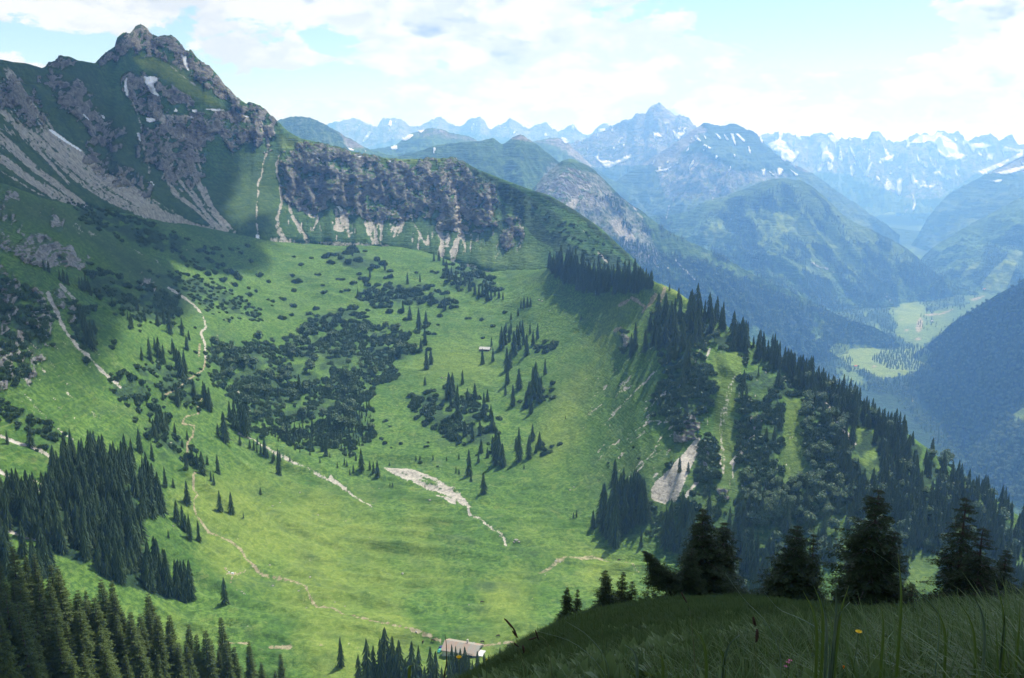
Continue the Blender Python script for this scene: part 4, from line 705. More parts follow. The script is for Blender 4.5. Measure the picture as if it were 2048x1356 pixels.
# ------------------------------------------------------------------ air: one closed box of thin haze
HAZE = True
def box_mesh(name, lo, hi):
    me = bpy.data.meshes.new(name); v = [(x, y, z) for x in (lo[0], hi[0]) for y in (lo[1], hi[1]) for z in (lo[2], hi[2])]
    me.from_pydata(v, [], [(0, 1, 3, 2), (4, 6, 7, 5), (0, 4, 5, 1), (2, 3, 7, 6), (0, 2, 6, 4), (1, 5, 7, 3)]); me.update(); return me
if HAZE:
    hz = bpy.data.objects.new('haze', box_mesh('haze', (-46000, -46000, -1160), (46000, 46000, 850))); COL.objects.link(hz); hz['kind'] = 'stuff'
    m = bpy.data.materials.new('air'); m.use_nodes = True; t = NT(m.node_tree); t.n.clear()
    pvn = t.n.new('ShaderNodeVolumePrincipled'); pvn.inputs['Color'].default_value = rgb(0.19, 0.44, 1.0); pvn.inputs['Absorption Color'].default_value = rgb(1, 1, 1)
    pvn.inputs['Density'].default_value = 1.26e-4; pvn.inputs['Anisotropy'].default_value = 0.35
    oo = t.n.new('ShaderNodeOutputMaterial'); t.l.new(pvn.outputs[0], oo.inputs['Volume']); hz.data.materials.append(m)
# ------------------------------------------------------------------ clouds overhead (out of the frame) that shade part of the land
mc, t = newmat('cloud_white'); d1 = t.add('ShaderNodeBsdfDiffuse', Color=rgb(.9, .92, .95)); d2 = t.add('ShaderNodeBsdfTranslucent', Color=rgb(.85, .9, .97))
mxs = t.add('ShaderNodeMixShader', i0=.10, i1=d1.outputs[0], i2=d2.outputs[0]); oo = t.n.new('ShaderNodeOutputMaterial')
ca = t.n.new('ShaderNodeAttribute'); ca.attribute_name = 'rim'; cps = t.n.new('ShaderNodeNewGeometry').outputs['Position']      # wisps thin out towards the rim
cal = t.ramp(t.math('ADD', ca.outputs['Fac'], t.math('MULTIPLY', t.math('SUBTRACT', t.noise(cps, 1 / 130, 6, .65), .5), .55)), .74, .98, 1.0, 0.0)
cm2 = t.add('ShaderNodeMixShader', i0=cal, i1=t.n.new('ShaderNodeBsdfTransparent').outputs[0], i2=mxs.outputs[0]); t.l.new(cm2.outputs[0], oo.inputs[0])
def cloud(label, gpts, z, thick, seed):
    """a flat-based cumulus whose shade falls on the ground area given by world points (x, y, z)"""
    pts = [np.array(p, float) for p in gpts]; top = []
    for p in pts:
        k = (z - p[2]) / SUN.z; top.append((p[0] + SUN.x * k, p[1] + SUN.y * k))
    top = np.array(top); c = top.mean(0); n, m_ = 96, 26
    ang = np.linspace(0, 2 * np.pi, n, endpoint=False); pa = np.arctan2(top[:, 1] - c[1], top[:, 0] - c[0]); pr = np.hypot(top[:, 0] - c[0], top[:, 1] - c[1]); o_ = np.argsort(pa); pa, pr = pa[o_], pr[o_]
    rr = 1.06 * np.interp(ang, np.r_[pa[-1] - 2 * np.pi, pa, pa[0] + 2 * np.pi], np.r_[pr[-1], pr, pr[0]], period=2 * np.pi) * (1 + .10 * fbm(ang * 2.2, ang * 0 + seed, oct=4, seed=seed))
    th = np.linspace(-np.pi / 2, np.pi / 2, m_)[:, None]; x = c[0] + np.cos(th) ** .6 * rr[None] * np.cos(ang)[None]; y = c[1] + np.cos(th) ** .6 * rr[None] * np.sin(ang)[None]
    s_ = np.sin(th) + 0 * rr[None]; lump = 1 + .45 * fbm(x / thick, y / thick, s_ * 2, oct=4, seed=seed + 3)
    zz_ = z + np.where(s_ > 0, s_ * thick * lump, s_ * thick * .18 * lump)
    x = np.concatenate([x, x[:, :1]], 1); y = np.concatenate([y, y[:, :1]], 1); zz_ = np.concatenate([zz_, zz_[:, :1]], 1)
    rim = np.concatenate([np.cos(th) ** .6 + 0 * rr[None], (np.cos(th) ** .6 + 0 * rr[None])[:, :1]], 1); o = grid_mesh('cloud', x, y, zz_, mc, {'rim': np.stack([rim, rim, rim, 1 + 0 * rim], -1)}, 'thing'); o['label'] = label; o['category'] = 'cloud'; return o
cloud('thick white cloud overhead shading the grassy shoulder in front', [(-50, -120, 0), (-165, 40, -80), (-225, 190, -120), (-205, 240, -150), (-150, 215, -150), (-85, 160, -140), (-10, 120, -100), (60, 110, -60), (150, 80, -20), (260, 0, 0), (200, -150, 0)], 1250, 130, 501)
def Pp(u, v, D): return tuple(P(u, v, D))
cloud('long cloud above the left flank of the rocky peak', [Pp(-300, 480, 700), Pp(-100, 800, 500), Pp(60, 850, 515), Pp(150, 790, 560), Pp(150, 700, 610), Pp(160, 610, 690), Pp(260, 610, 800), Pp(370, 610, 980), Pp(330, 545, 1130), Pp(400, 480, 1400), Pp(545, 480, 1600), Pp(560, 400, 1700), Pp(520, 290, 1790), Pp(400, 250, 1800), Pp(240, 170, 1750), Pp(80, 100, 1400), Pp(-500, 40, 1100), Pp(-900, 200, 800)], 1350, 180, 502)
cloud('cloud above the wooded valley side on the right', [Pp(1850, 720, 3900), Pp(1960, 620, 3900), Pp(2060, 560, 3600), Pp(2300, 470, 3300), Pp(2500, 700, 2700), Pp(2300, 850, 2700), Pp(2048, 790, 3000), Pp(1900, 790, 3300)], 1500, 200, 503)

# ------------------------------------------------------------------ plant meshes
class MB:
    def __init__(s): s.v, s.f, s.t, s.m = [], [], [], []
    def vert(s, p, t=0.0): s.v.append((float(p[0]), float(p[1]), float(p[2]))); s.t.append(t); return len(s.v) - 1
    def face(s, *i, m=0): s.f.append(i); s.m.append(m)
    def tube(s, pts, rad, n=6, t=0.0, m=0, cap=True):
        rings = []
        for k, (p, r) in enumerate(zip(pts, rad)):
            p = Vector(p); d = Vector(pts[min(k + 1, len(pts) - 1)]) - Vector(pts[max(k - 1, 0)]); d.normalize()
            a = d.orthogonal().normalized() if k == 0 else (a - d * a.dot(d)).normalized(); b = d.cross(a)
            rings.append([s.vert(p + (a * math.cos(2 * math.pi * j / n) + b * math.sin(2 * math.pi * j / n)) * r, t) for j in range(n)])
        for q in range(len(rings) - 1):
            for j in range(n): s.face(rings[q][j], rings[q][(j + 1) % n], rings[q + 1][(j + 1) % n], rings[q + 1][j], m=m)
        if cap: s.face(*rings[-1], m=m); s.face(*rings[0][::-1], m=m)
    def box(s, lo, hi, m=0, rot=None, t=0.0):
        q = [(x, y, z) for x in (lo[0], hi[0]) for y in (lo[1], hi[1]) for z in (lo[2], hi[2])]
        if rot: q = [rot @ Vector(p) for p in q]
        i = [s.vert(p, t) for p in q]
        for f in [(0, 1, 3, 2), (4, 6, 7, 5), (0, 4, 5, 1), (2, 3, 7, 6), (0, 2, 6, 4), (1, 5, 7, 3)]: s.face(*[i[k] for k in f], m=m)
    def mesh(s, name, mats, smooth=False):
        me = bpy.data.meshes.new(name); me.from_pydata(s.v, [], s.f)
        a = me.attributes.new('tone', 'FLOAT', 'POINT'); a.data.foreach_set('value', s.t)
        for mm in (mats if isinstance(mats, (list, tuple)) else [mats]): me.materials.append(mm)
        me.polygons.foreach_set('material_index', s.m)
        if smooth: me.polygons.foreach_set('use_smooth', [True] * len(s.f))
        me.update(); return me
def obj(name, me, parent=None, loc=None, rz=0, sc=None):
    o = bpy.data.objects.new(name, me); COL.objects.link(o)
    if parent: o.parent = parent
    if loc is not None: o.location = loc
    if rz: o.rotation_euler.z = rz
    if sc is not None: o.scale = sc if isinstance(sc, (tuple, list)) else (sc,) * 3
    return o
def tag(o, label=None, cat=None, group=None, kind=None):
    if label: o['label'] = label
    if cat: o['category'] = cat
    if group: o['group'] = group
    if kind: o['kind'] = kind
    return o
# unit-height spruces -------------------------------------------------
def spruce_simple(mb, r, nw, nb, width, seed, low=.04):
    """layered skirts of drooping boughs; unit height"""
    q = random.Random(seed); prof = [q.uniform(.8, 1.15) for _ in range(nw + 1)]
    for i in range(nw):
        f = i / nw; z = low + (1 - low) * f ** .92; rad = width * (1 - f) ** .72 * prof[i] + .010; n = max(4, int(nb * (1 - .5 * f))); ph = q.uniform(0, 6.28)
        dz = (1 - low) / nw * 1.5 + .02
        c = (q.uniform(-.006, .006), q.uniform(-.006, .006))
        for j in range(n):
            a = ph + 6.283 * j / n + q.uniform(-.18, .18); L = rad * q.uniform(.66, 1.16); w = 3.9 / n * q.uniform(.8, 1.15)
            tipz = z - dz * q.uniform(.45, 1.0)
            root = mb.vert((c[0], c[1], z + dz * .75), 0); mid1 = mb.vert((c[0] + math.cos(a - w / 2) * L * .62, c[1] + math.sin(a - w / 2) * L * .62, z - dz * .28), .25)
            mid2 = mb.vert((c[0] + math.cos(a + w / 2) * L * .62, c[1] + math.sin(a + w / 2) * L * .62, z - dz * .28), .25); rid = mb.vert((c[0] + math.cos(a) * L * .6, c[1] + math.sin(a) * L * .6, z + dz * .1), .5)
            tip = mb.vert((c[0] + math.cos(a) * L, c[1] + math.sin(a) * L, tipz), 1.0)
            mb.face(root, mid1, rid); mb.face(root, rid, mid2); mb.face(mid1, tip, rid); mb.face(rid, tip, mid2)
    b = mb.vert((0, 0, .93), .3); ti = mb.vert((0, 0, 1.0), .8); c2 = mb.vert((.008, .004, .93), .3); c3 = mb.vert((-.004, .008, .93), .3)
    mb.face(b, c2, ti); mb.face(c2, c3, ti); mb.face(c3, b, ti)
def spruce_fine(seed, h, width, nw, nb, ntw, needles, lean=0.0, sparse=0.0, low=.05):
    """crown and trunk of a spruce in metres: boughs with hanging twigs; needles = sub-sprays per twig"""
    q = random.Random(seed); cr = MB(); tr = MB()
    def axis(f): return Vector((lean * h * f ** 1.4 + .012 * h * math.sin(f * 5 + seed), .01 * h * math.sin(f * 4 + 2 * seed), h * f * (1 - .18 * abs(lean))))
    tr.tube([axis(f) for f in (0, .15, .3, .5, .7, .85, .97)], [.022 * h, .018 * h, .015 * h, .011 * h, .007 * h, .004 * h, .001 * h], 7)
    for i in range(nw):
        f = low + (1 - low) * (i + q.uniform(-.3, .3)) / nw; f = min(max(f, low), .985)
        rad = width * h * (1 - f) ** .85 * (1 if f > .18 else .72 + f * 1.5); n = max(4, int(nb * (1 - .35 * f))); ph = q.uniform(0, 6.28)
        for j in range(n):
            if q.random() < sparse: continue
            a = ph + 6.283 * j / n + q.uniform(-.3, .3); L = rad * (q.uniform(.42, 1.22) if needles else q.uniform(.6, 1.15)) + .01 * h
            base = axis(min(1, f)); dirv = Vector((math.cos(a), math.sin(a), 0)); side = Vector((-math.sin(a), math.cos(a), 0))
            rise_ = .45 * (f - .35); droop = q.uniform(.18, .42) * (1 - f * .6)
            def bp(s): return base + dirv * (L * s) + Vector((0, 0, L * (rise_ * s - droop * s * s * 1.2 + .12 * max(0, s - .7))))
            if needles: tr.tube([bp(0), bp(.4), bp(.8)], [.006 * h * (1 - f) + .002, .004 * h * (1 - f) + .0015, .001], 3, cap=False)
            for k in range(ntw):
                s = .14 + .86 * (k + .5) / ntw; p = bp(s); tl = L * .42 * (1 - s * .62) * q.uniform(.7, 1.3) + .012 * h
                for sg in ((-1, 1) if k < ntw - 1 else (0,)):
                    td = (dirv * (.62 if sg else 1.0) + side * (sg * .78) + Vector((0, 0, q.uniform(-.55, -.05)))).normalized()
                    e = p + td * tl; wv = td.cross(Vector((0, 0, 1))).normalized() * (tl * .17); dn = Vector((0, 0, -tl * q.uniform(.16, .34)))
                    if needles:
                        for m_ in range(needles):
                            s0 = m_ / needles; pp = p.lerp(e, s0); ang = q.uniform(-1, 1); ww = (wv * math.cos(ang) + Vector((0, 0, tl * .17)) * math.sin(ang)) * q.uniform(.8, 1.5)
                            e2 = pp + td * (tl * (.62 / needles + .18)) + Vector((q.uniform(-.04, .04), q.uniform(-.04, .04), q.uniform(-.05, .02))) * tl
                            t1 = min(1, s * .6 + s0 * .5)
                            cr.face(cr.vert(pp - ww * .35, t1 * .4), cr.vert(pp.lerp(e2, .55) - ww, t1 * .8), cr.vert(e2, t1)); cr.face(cr.vert(pp + ww * .35, t1 * .4), cr.vert(e2, t1), cr.vert(pp.lerp(e2, .55) + ww, t1 * .8))
                    else:
                        i0 = cr.vert(p, s * .4); i1 = cr.vert(p.lerp(e, .6) + wv * 1.3 + dn, s * .6); i2 = cr.vert(p.lerp(e, .6) - wv * 1.3 + dn * .6, s * .6); i3 = cr.vert(e, .35 + .65 * s)
                        cr.face(i0, i1, i3); cr.face(i0, i3, i2)
    return cr, tr
def pine_bush(seed, n=90, flat=.55):
    """a low spreading mound of upright tufts, radius 1"""
    q = random.Random(seed); mb = MB(); lobes = [(q.uniform(-.5, .5), q.uniform(-.5, .5), q.uniform(.42, .75)) for _ in range(4)]
    for k in range(n):
        lx, ly, lr = lobes[k % 4]; a = q.uniform(0, 6.28); el = math.acos(q.uniform(0.0, 1)); d = Vector((math.cos(a) * math.sin(el), math.sin(a) * math.sin(el), math.cos(el) * flat * 1.3))
        c = Vector((lx, ly, 0)) + d * lr * q.uniform(.82, 1.12); s = q.uniform(.13, .24)
        up = (d + Vector((0, 0, .7))).normalized(); a1 = up.orthogonal().normalized(); a2 = up.cross(a1); ph = q.uniform(0, 6.28); t = q.uniform(.0, 1.0)
        tip = mb.vert(c + up * s, t)
        ring = [mb.vert(c + (a1 * math.cos(ph + 2.094 * j) + a2 * math.sin(ph + 2.094 * j)) * s * .85 - up * s * .25, t * .25) for j in range(3)]
        for j in range(3): mb.face(ring[j], ring[(j + 1) % 3], tip)
    # dark heart
    for lx, ly, lr in lobes:
        top = mb.vert((lx, ly, lr * flat * 1.1), 0); rg_ = [mb.vert((lx + math.cos(j) * lr * .85, ly + math.sin(j) * lr * .85, -.1), 0) for j in (0, 1.05, 2.1, 3.14, 4.2, 5.25)]; md = [mb.vert((lx + math.cos(j) * lr * .65, ly + math.sin(j) * lr * .65, lr * flat * .8), 0) for j in (0, 1.05, 2.1, 3.14, 4.2, 5.25)]
        for j in range(6): mb.face(rg_[j], rg_[(j + 1) % 6], md[(j + 1) % 6], md[j]); mb.face(md[j], md[(j + 1) % 6], top)
    return mb
def round_tree(seed, n=110):
    """broad crown of leaf clumps on a short stem, unit height"""
    q = random.Random(seed); mb = MB(); lobes = [(q.uniform(-.18, .18), q.uniform(-.18, .18), q.uniform(.42, .78), q.uniform(.17, .27)) for _ in range(5)]
    for k in range(n):
        lx, ly, lz, lr = lobes[k % 5]; a = q.uniform(0, 6.28); ct = q.uniform(-.7, 1); st_ = math.sqrt(1 - ct * ct); d = Vector((math.cos(a) * st_, math.sin(a) * st_, ct)); c = Vector((lx, ly, lz)) + d * lr * q.uniform(.85, 1.1); s = q.uniform(.05, .10)
        a1 = d.orthogonal().normalized(); a2 = d.cross(a1); ph = q.uniform(0, 6.28); t = q.uniform(0, 1); tip = mb.vert(c + d * s * .6, t); ring = [mb.vert(c + (a1 * math.cos(ph + 2.094 * j) + a2 * math.sin(ph + 2.094 * j)) * s, t * .4) for j in range(3)]
        for j in range(3): mb.face(ring[j], ring[(j + 1) % 3], tip)
    for lx, ly, lz, lr in lobes:
        t_, b_ = mb.vert((lx, ly, lz + lr * .85), 0), mb.vert((lx, ly, lz - lr * .85), 0); md = [mb.vert((lx + math.cos(j) * lr * .85, ly + math.sin(j) * lr * .85, lz), 0) for j in (0, 1.26, 2.5, 3.77, 5.03)]
        for j in range(5): mb.face(md[j], md[(j + 1) % 5], t_); mb.face(md[(j + 1) % 5], md[j], b_)
    mb.tube([(0, 0, -.05), (0, 0, .5)], [.025, .015], 4); return mb
MID, LOWT, BUSH, SHRUB, ROUND = [], [], [], [], []
for s_ in range(7):
    mb = MB(); spruce_simple(mb, 1, 17, 11, random.Random(s_).uniform(.145, .235), 40 + s_); mb.tube([(0, 0, -.05), (0, 0, .3)], [.014, .01], 4); MID.append(mb.mesh('spruce_tree', M['spruce']))
for s_ in range(4):
    mb = MB(); spruce_simple(mb, 1, 7, 7, .17 + .02 * s_, 80 + s_); LOWT.append(mb.mesh('small_spruce', M['spruce']))
for s_ in range(5): BUSH.append(pine_bush(s_, 110).mesh('pine_bush', M['pine']))
for s_ in range(4): SHRUB.append(pine_bush(20 + s_, 130, .8).mesh('leafy_shrub', M['shrub']))
for s_ in range(4): ROUND.append(round_tree(30 + s_).mesh('leafy_tree', M['shrub']))

def scatter(name, meshes, pts, scl, rot=None, idx=None, tilt=None):
    """one stuff object: meshes set out on points by geometry nodes"""
    n = len(pts)
    if n == 0: return None
    me = bpy.data.meshes.new(name); me.vertices.add(n); me.vertices.foreach_set('co', np.asarray(pts, np.float32).ravel())
    scl = np.asarray(scl, np.float32)
    if scl.ndim == 1: scl = np.stack([scl] * 3, -1)
    a = me.attributes.new('scl', 'FLOAT_VECTOR', 'POINT'); a.data.foreach_set('vector', scl.ravel())
    rt = np.zeros((n, 3), np.float32); rt[:, 2] = rng.uniform(0, 6.28, n) if rot is None else rot
    if tilt is not None: rt[:, 0] = tilt[0]; rt[:, 1] = tilt[1]
    a = me.attributes.new('rot', 'FLOAT_VECTOR', 'POINT'); a.data.foreach_set('vector', rt.ravel())
    a = me.attributes.new('idx', 'INT', 'POINT'); a.data.foreach_set('value', (rng.integers(0, len(meshes), n) if idx is None else idx).astype(np.int32))
    o = bpy.data.objects.new(name, me); COL.objects.link(o); o['kind'] = 'stuff'
    src = bpy.data.collections.new(name + '_kinds')
    for k, m_ in enumerate(meshes): src.objects.link(bpy.data.objects.new('%s_kind_%02d' % (name, k), m_))
    ng = bpy.data.node_groups.new(name, 'GeometryNodeTree'); ng.interface.new_socket('Geometry', in_out='INPUT', socket_type='NodeSocketGeometry'); ng.interface.new_socket('Geometry', in_out='OUTPUT', socket_type='NodeSocketGeometry')
    N, L = ng.nodes, ng.links; gi = N.new('NodeGroupInput'); go = N.new('NodeGroupOutput'); iop = N.new('GeometryNodeInstanceOnPoints'); ci = N.new('GeometryNodeCollectionInfo'); ci.inputs['Collection'].default_value = src
    ci.inputs['Separate Children'].default_value = True; ci.inputs['Reset Children'].default_value = True
    def na(nm, typ): q = N.new('GeometryNodeInputNamedAttribute'); q.data_type = typ; q.inputs['Name'].default_value = nm; return q.outputs['Attribute']
    L.new(gi.outputs[0], iop.inputs['Points']); L.new(ci.outputs[0], iop.inputs['Instance']); iop.inputs['Pick Instance'].default_value = True
    L.new(na('idx', 'INT'), iop.inputs['Instance Index']); e2r = N.new('FunctionNodeEulerToRotation'); L.new(na('rot', 'FLOAT_VECTOR'), e2r.inputs[0]); L.new(e2r.outputs[0], iop.inputs['Rotation']); L.new(na('scl', 'FLOAT_VECTOR'), iop.inputs['Scale']); L.new(iop.outputs[0], go.inputs[0])
    md = o.modifiers.new('set out', 'NODES'); md.node_group = ng; return o
def inpoly(p, u, v):
    ins = False
    for k in range(len(p)):
        a, b = p[k], p[(k + 1) % len(p)]
        if (a[1] > v) != (b[1] > v) and u < (b[0] - a[0]) * (v - a[1]) / (b[1] - a[1]) + a[0]: ins = not ins
    return ins
def fill(p, spacing, jitter=.45, keep=1.0):
    """jittered points inside a pixel outline"""
    us = [a[0] for a in p]; vs = [a[1] for a in p]; out = []; sv = spacing * .8; r_ = 0; v = min(vs)
    while v < max(vs):
        u = min(us) + (r_ % 2) * spacing / 2
        while u < max(us):
            uu = u + random.uniform(-jitter, jitter) * spacing; v2 = v + random.uniform(-jitter, jitter) * sv
            if random.random() < keep and inpoly(p, uu, v2): out.append((uu, v2))
            u += spacing
        v += sv; r_ += 1
    return out
N_SPR = [0]
def spruce_at(bv, u, v, hpx, label, group, meshes=MID, name='spruce_tree'):
    p = hit(bv, u, v)
    if p is None: return None
    h = hpx / F * p.length; yg = hpx < 25
    if yg: name = 'young_spruce'; label = label if 'tiny' in label or 'short' in label or group is None else 'low ' + label; group = group and 'young ' + group
    wd = random.uniform(.85, 1.15); o = obj(name, random.choice(meshes), loc=p - Vector((0, 0, .02 * h)), rz=random.uniform(0, 6.28), sc=(h * wd, h * wd, h))
    tag(o, label, 'young spruce' if yg else 'spruce', group)
    if not yg: N_SPR[0] += 1
    return o

# ------------------------------------------------------------------ single spruces: (base u, base v, height) in photo pixels
SINGLE = [
 (682,1332,60,'broad lone spruce standing on the meadow left of the long barn'), (450,1207,54,'lone dark spruce just below the muddy water trough'),
 (375,1008,46,'bushy spruce beside the bend of the footpath on the left meadow'), (440,1022,42,'left one of two spruces side by side on the open left meadow'),
 (463,1027,44,'right one of two spruces side by side on the open left meadow'), (487,1036,13,'tiny young spruce right of the spruce pair on the left meadow'),
 (337,1076,17,'tiny lone spruce left of the row of four on the meadow'), (398,1082,42,'last and lowest spruce of the row beside the footpath'),
 (521,990,16,'small lone sapling high on the open left meadow'), (558,950,54,'solitary tall spruce below the thin stream bed on the meadow'),
 (723,940,46,'wide spruce beside the upper end of the pale stream bed'), (755,953,34,'slim spruce right of the wide one by the pale stream bed'),
 (967,986,44,'lone spruce at the foot of the wooded knoll above the flat meadow'), (938,951,56,'tall spruce with a smaller one at its foot below the knoll'),
 (942,963,22,'small spruce at the foot of a tall one below the knoll'), (853,738,44,'left spruce of the close pair on the pasture left of the small hut'),
 (862,730,36,'right spruce of the close pair on the pasture left of the small hut'), (965,727,32,'spruce directly in front of the small grey hut'),
 (986,723,30,'slim spruce at the right end of the small grey hut'), (983,692,19,'small spruce just behind the small grey hut'),
 (850,770,18,'small spruce at the corner of the shrubs below the pasture'), (903,735,0,''),
 (1014,741,50,'tall spruce on the pasture edge right of the small hut'), (1020,737,38,'slimmer spruce leaning close to the tall one right of the small hut'),
 (1015,767,50,'dark spruce below the tall pair right of the small hut'), (1038,778,44,'lone spruce on the slope lower right of the small hut'),
 (1090,750,34,'single spruce at the outer right of the hut pasture'), (1028,710,52,'tall spruce on the rise behind and right of the small hut'),
 (1053,711,46,'rightmost tall spruce on the rise behind the small hut'), (1075,678,32,'spruce at the top right of the grove behind the small hut'),
 (1003,697,46,'bushy dark spruce at the left of the grove behind the small hut'), (1162,640,13,'tiny spruce with a patch of scrub in the open hollow'),
 (1131,838,8,'tiny dark tree alone in the grassy trough'), (1026,811,44,'spruce with low scrub at its left on the knoll slope'),
 (1011,790,24,'short spruce left of the grove on the steep knoll slope'), (1357,598,24,'small spruce on top of the sunlit grassy crest'),
 (15,888,26,'small spruce above the pale stream bed at the very left edge'), (62,892,42,'lone spruce just above the pale stream bed at the left edge'),
 (280,905,48,'tall spruce at the top corner of the left wood'), (305,922,36,'spruce right of the tall one at the top of the left wood'),
 (331,974,42,'spruce at the right border of the left wood'), (347,976,20,'small spruce outside the right border of the left wood'),
 (1186,1056,38,'outermost left spruce of the wood at the foot of the spur'), (1256,1100,0,''), (1282,1092,36,'single spruce between the two woods at the foot of the spur'),
 (1153,1035,17,'small spruce on the open slope left of the wood at the spur foot'), (740,555,20,'lone spruce right of the rocky pine knob on the upper pasture'),
 (705,512,14,'tiny spruce on top of the pine-covered rock knob'), (1147,1040,8,''),
]
for u, v, h, lb in SINGLE:
    if h and lb: spruce_at(BV_B, u, v, h, lb, None)
GROVES = [
 ('spruces in the grove behind the small hut', 'dark spruce in the grove on the rise behind the small hut', [(1009,690,40),(1018,684,34),(1038,700,44),(1045,672,34),(1047,690,38),(1060,668,26),(1034,680,34),(1022,668,26),(1040,660,20),(1012,665,22),(1066,690,30)]),
 ('spruces in the grove on the knoll slope', 'dark spruce in the grove on the steep slope below the hut pasture', [(1062,826,46),(1071,795,76),(1078,802,52),(1066,770,40),(1058,790,30),(1082,780,30),(1052,806,26)]),
 ('spruces on the wooded knoll', 'dark spruce rising from scrub on the wooded knoll', [(898,798,56),(905,792,50),(925,768,30),(950,798,34),(915,800,34),(968,832,52),(975,803,26),(982,838,32),(960,870,32),(935,800,26),(945,880,40),(985,860,40),(915,835,60),(902,815,30),(930,872,34),(962,905,30)]),
 ('spruces on the slope below the knoll', 'slender dark spruce on the slope below the wooded knoll', [(992,928,76),(1005,932,48),(985,905,36),(998,915,52),(1038,922,72),(1032,900,30),(1058,917,50),(1065,882,36),(1079,895,34),(1072,905,20),(957,925,24),(975,915,22)]),
 ('spruces in a row beside the footpath', 'spruce in the close row left of the footpath on the meadow', [(380,1080,52),(366,1055,46),(354,1042,42),(372,1062,34)]),
 ('spruces by the path clump', 'spruce in the clump the footpath runs through', [(405,950,48),(436,948,40),(422,962,22),(428,970,24),(373,938,34),(384,920,28),(395,935,30),(415,930,20)]),
 ('spruces on the gully bank', 'tall dark spruce on the bank of the wooded gully', [(450,882,56),(485,866,60),(470,858,58),(447,862,40),(492,872,62),(460,842,40),(478,840,44),(496,850,36),(436,870,24),(575,882,34),(590,875,30),(652,912,40),(645,902,32),(530,910,36),(545,925,20),(560,922,20),(515,890,18),(625,868,36),(605,845,26),(570,850,24)]),
 ('spruces on the left bank of the stream', 'dark spruce on the grassy left bank above the footpath', [(355,812,46),(388,792,36),(412,810,44),(420,822,48),(408,795,34),(326,800,20),(316,868,52),(325,860,46),(334,862,40),(308,872,34),(300,845,16),(350,868,24),(365,895,18),(375,880,20)]),
 ('spruces on the left slope', 'dark spruce on the left slope above the stony path', [(263,655,30),(275,622,28),(290,642,28),(315,652,34),(340,668,44),(328,648,28),(300,722,46),(318,716,42),(328,728,40),(350,722,36),(362,757,56),(370,752,52),(356,740,44),(365,672,36),(378,680,20),(185,700,56),(176,690,50),(170,665,40),(160,640,30),(190,668,26),(374,700,30),(310,700,26),(284,720,26),(256,640,18),(225,610,16),(346,705,28)]),
 ('slim spruces under the pale crag', 'slim spruce in the cluster on the slope under the pale crag', [(160,578,24),(166,582,26),(172,580,30),(178,585,28),(120,562,22),(128,566,26),(136,570,24),(88,540,20),(98,545,22),(182,592,24)]),
 ('spruces on the moraine', 'small dark spruce on the scrubby moraine crest', [(868,522,20),(878,522,22),(887,530,18),(893,545,26),(898,562,26),(912,562,24),(922,560,20),(940,582,28),(950,588,24),(958,590,22),(965,592,30),(975,602,34),(982,598,24),(998,596,20),(1006,599,16),(930,572,20),(903,550,18),(972,585,24),(990,592,18)]),
 ('spruces on the rise of the hollow', 'small spruce in the row on the grassy rise above the hut', [(1042,617,20),(1048,616,24),(1055,615,22),(1061,614,20)]),
 ('spruces in the middle scrub', 'dark spruce among the scrub of the upper pasture', [(770,540,20),(815,568,24),(840,564,18),(838,660,46),(852,650,30),(820,640,30),(806,625,26),(850,690,40),(842,700,26),(716,598,22),(812,600,18),(890,620,30),(862,612,22),(1022,640,16),(1036,632,18)]),
 ('young spruces on the knoll foot', 'tiny young spruce on the slope at the foot of the knoll', [(832,921,12),(840,919,10),(866,920,12),(893,922,10),(918,918,12),(844,960,0),(912,946,14),(918,948,12),(1048,938,10),(1044,905,12),(780,972,8),(785,973,9),(850,975,8),(779,932,9),(689,930,16),(694,932,12),(747,945,24),(740,940,20),(675,935,12),(700,950,14),(707,945,18),(1140,1040,8),(1147,1036,13)]),
 ('saplings by the thin stream', 'young spruce sapling beside the thin stream bed on the meadow', [(500,896,18),(508,900,22),(514,905,16),(522,908,24),(536,915,16),(548,920,18),(580,922,12),(590,900,14),(480,890,20),(600,905,10),(620,910,10),(690,905,14),(700,915,14),(712,922,16),(640,925,10),(660,915,12)]),
 ('spruces above the barn', 'spruce in the dense group left of the long barn', [(735,1362,88),(748,1358,70),(762,1366,92),(772,1352,100),(786,1360,90),(799,1362,84),(812,1375,62),(825,1372,92),(838,1366,78),(862,1378,88),(872,1372,72),(850,1390,60),(884,1384,54),(718,1372,66),(808,1390,50)]),
 ('spruces in front of the barn', 'spruce standing in front of the long barn', [(904,1348,62),(912,1342,52),(921,1344,50),(930,1345,54),(938,1350,44),(990,1340,36),(898,1366,60),(955,1338,38),(968,1332,28),(1000,1330,38),(977,1330,22),(1019,1322,26),(1006,1340,30),(945,1362,44),(1052,1314,12),(1070,1306,10)]),
]
for g, lb, pts in GROVES:
    for u, v, h in pts:
        if h: spruce_at(BV_B, u, v, h, lb, g)
log('single spruces', N_SPR[0])

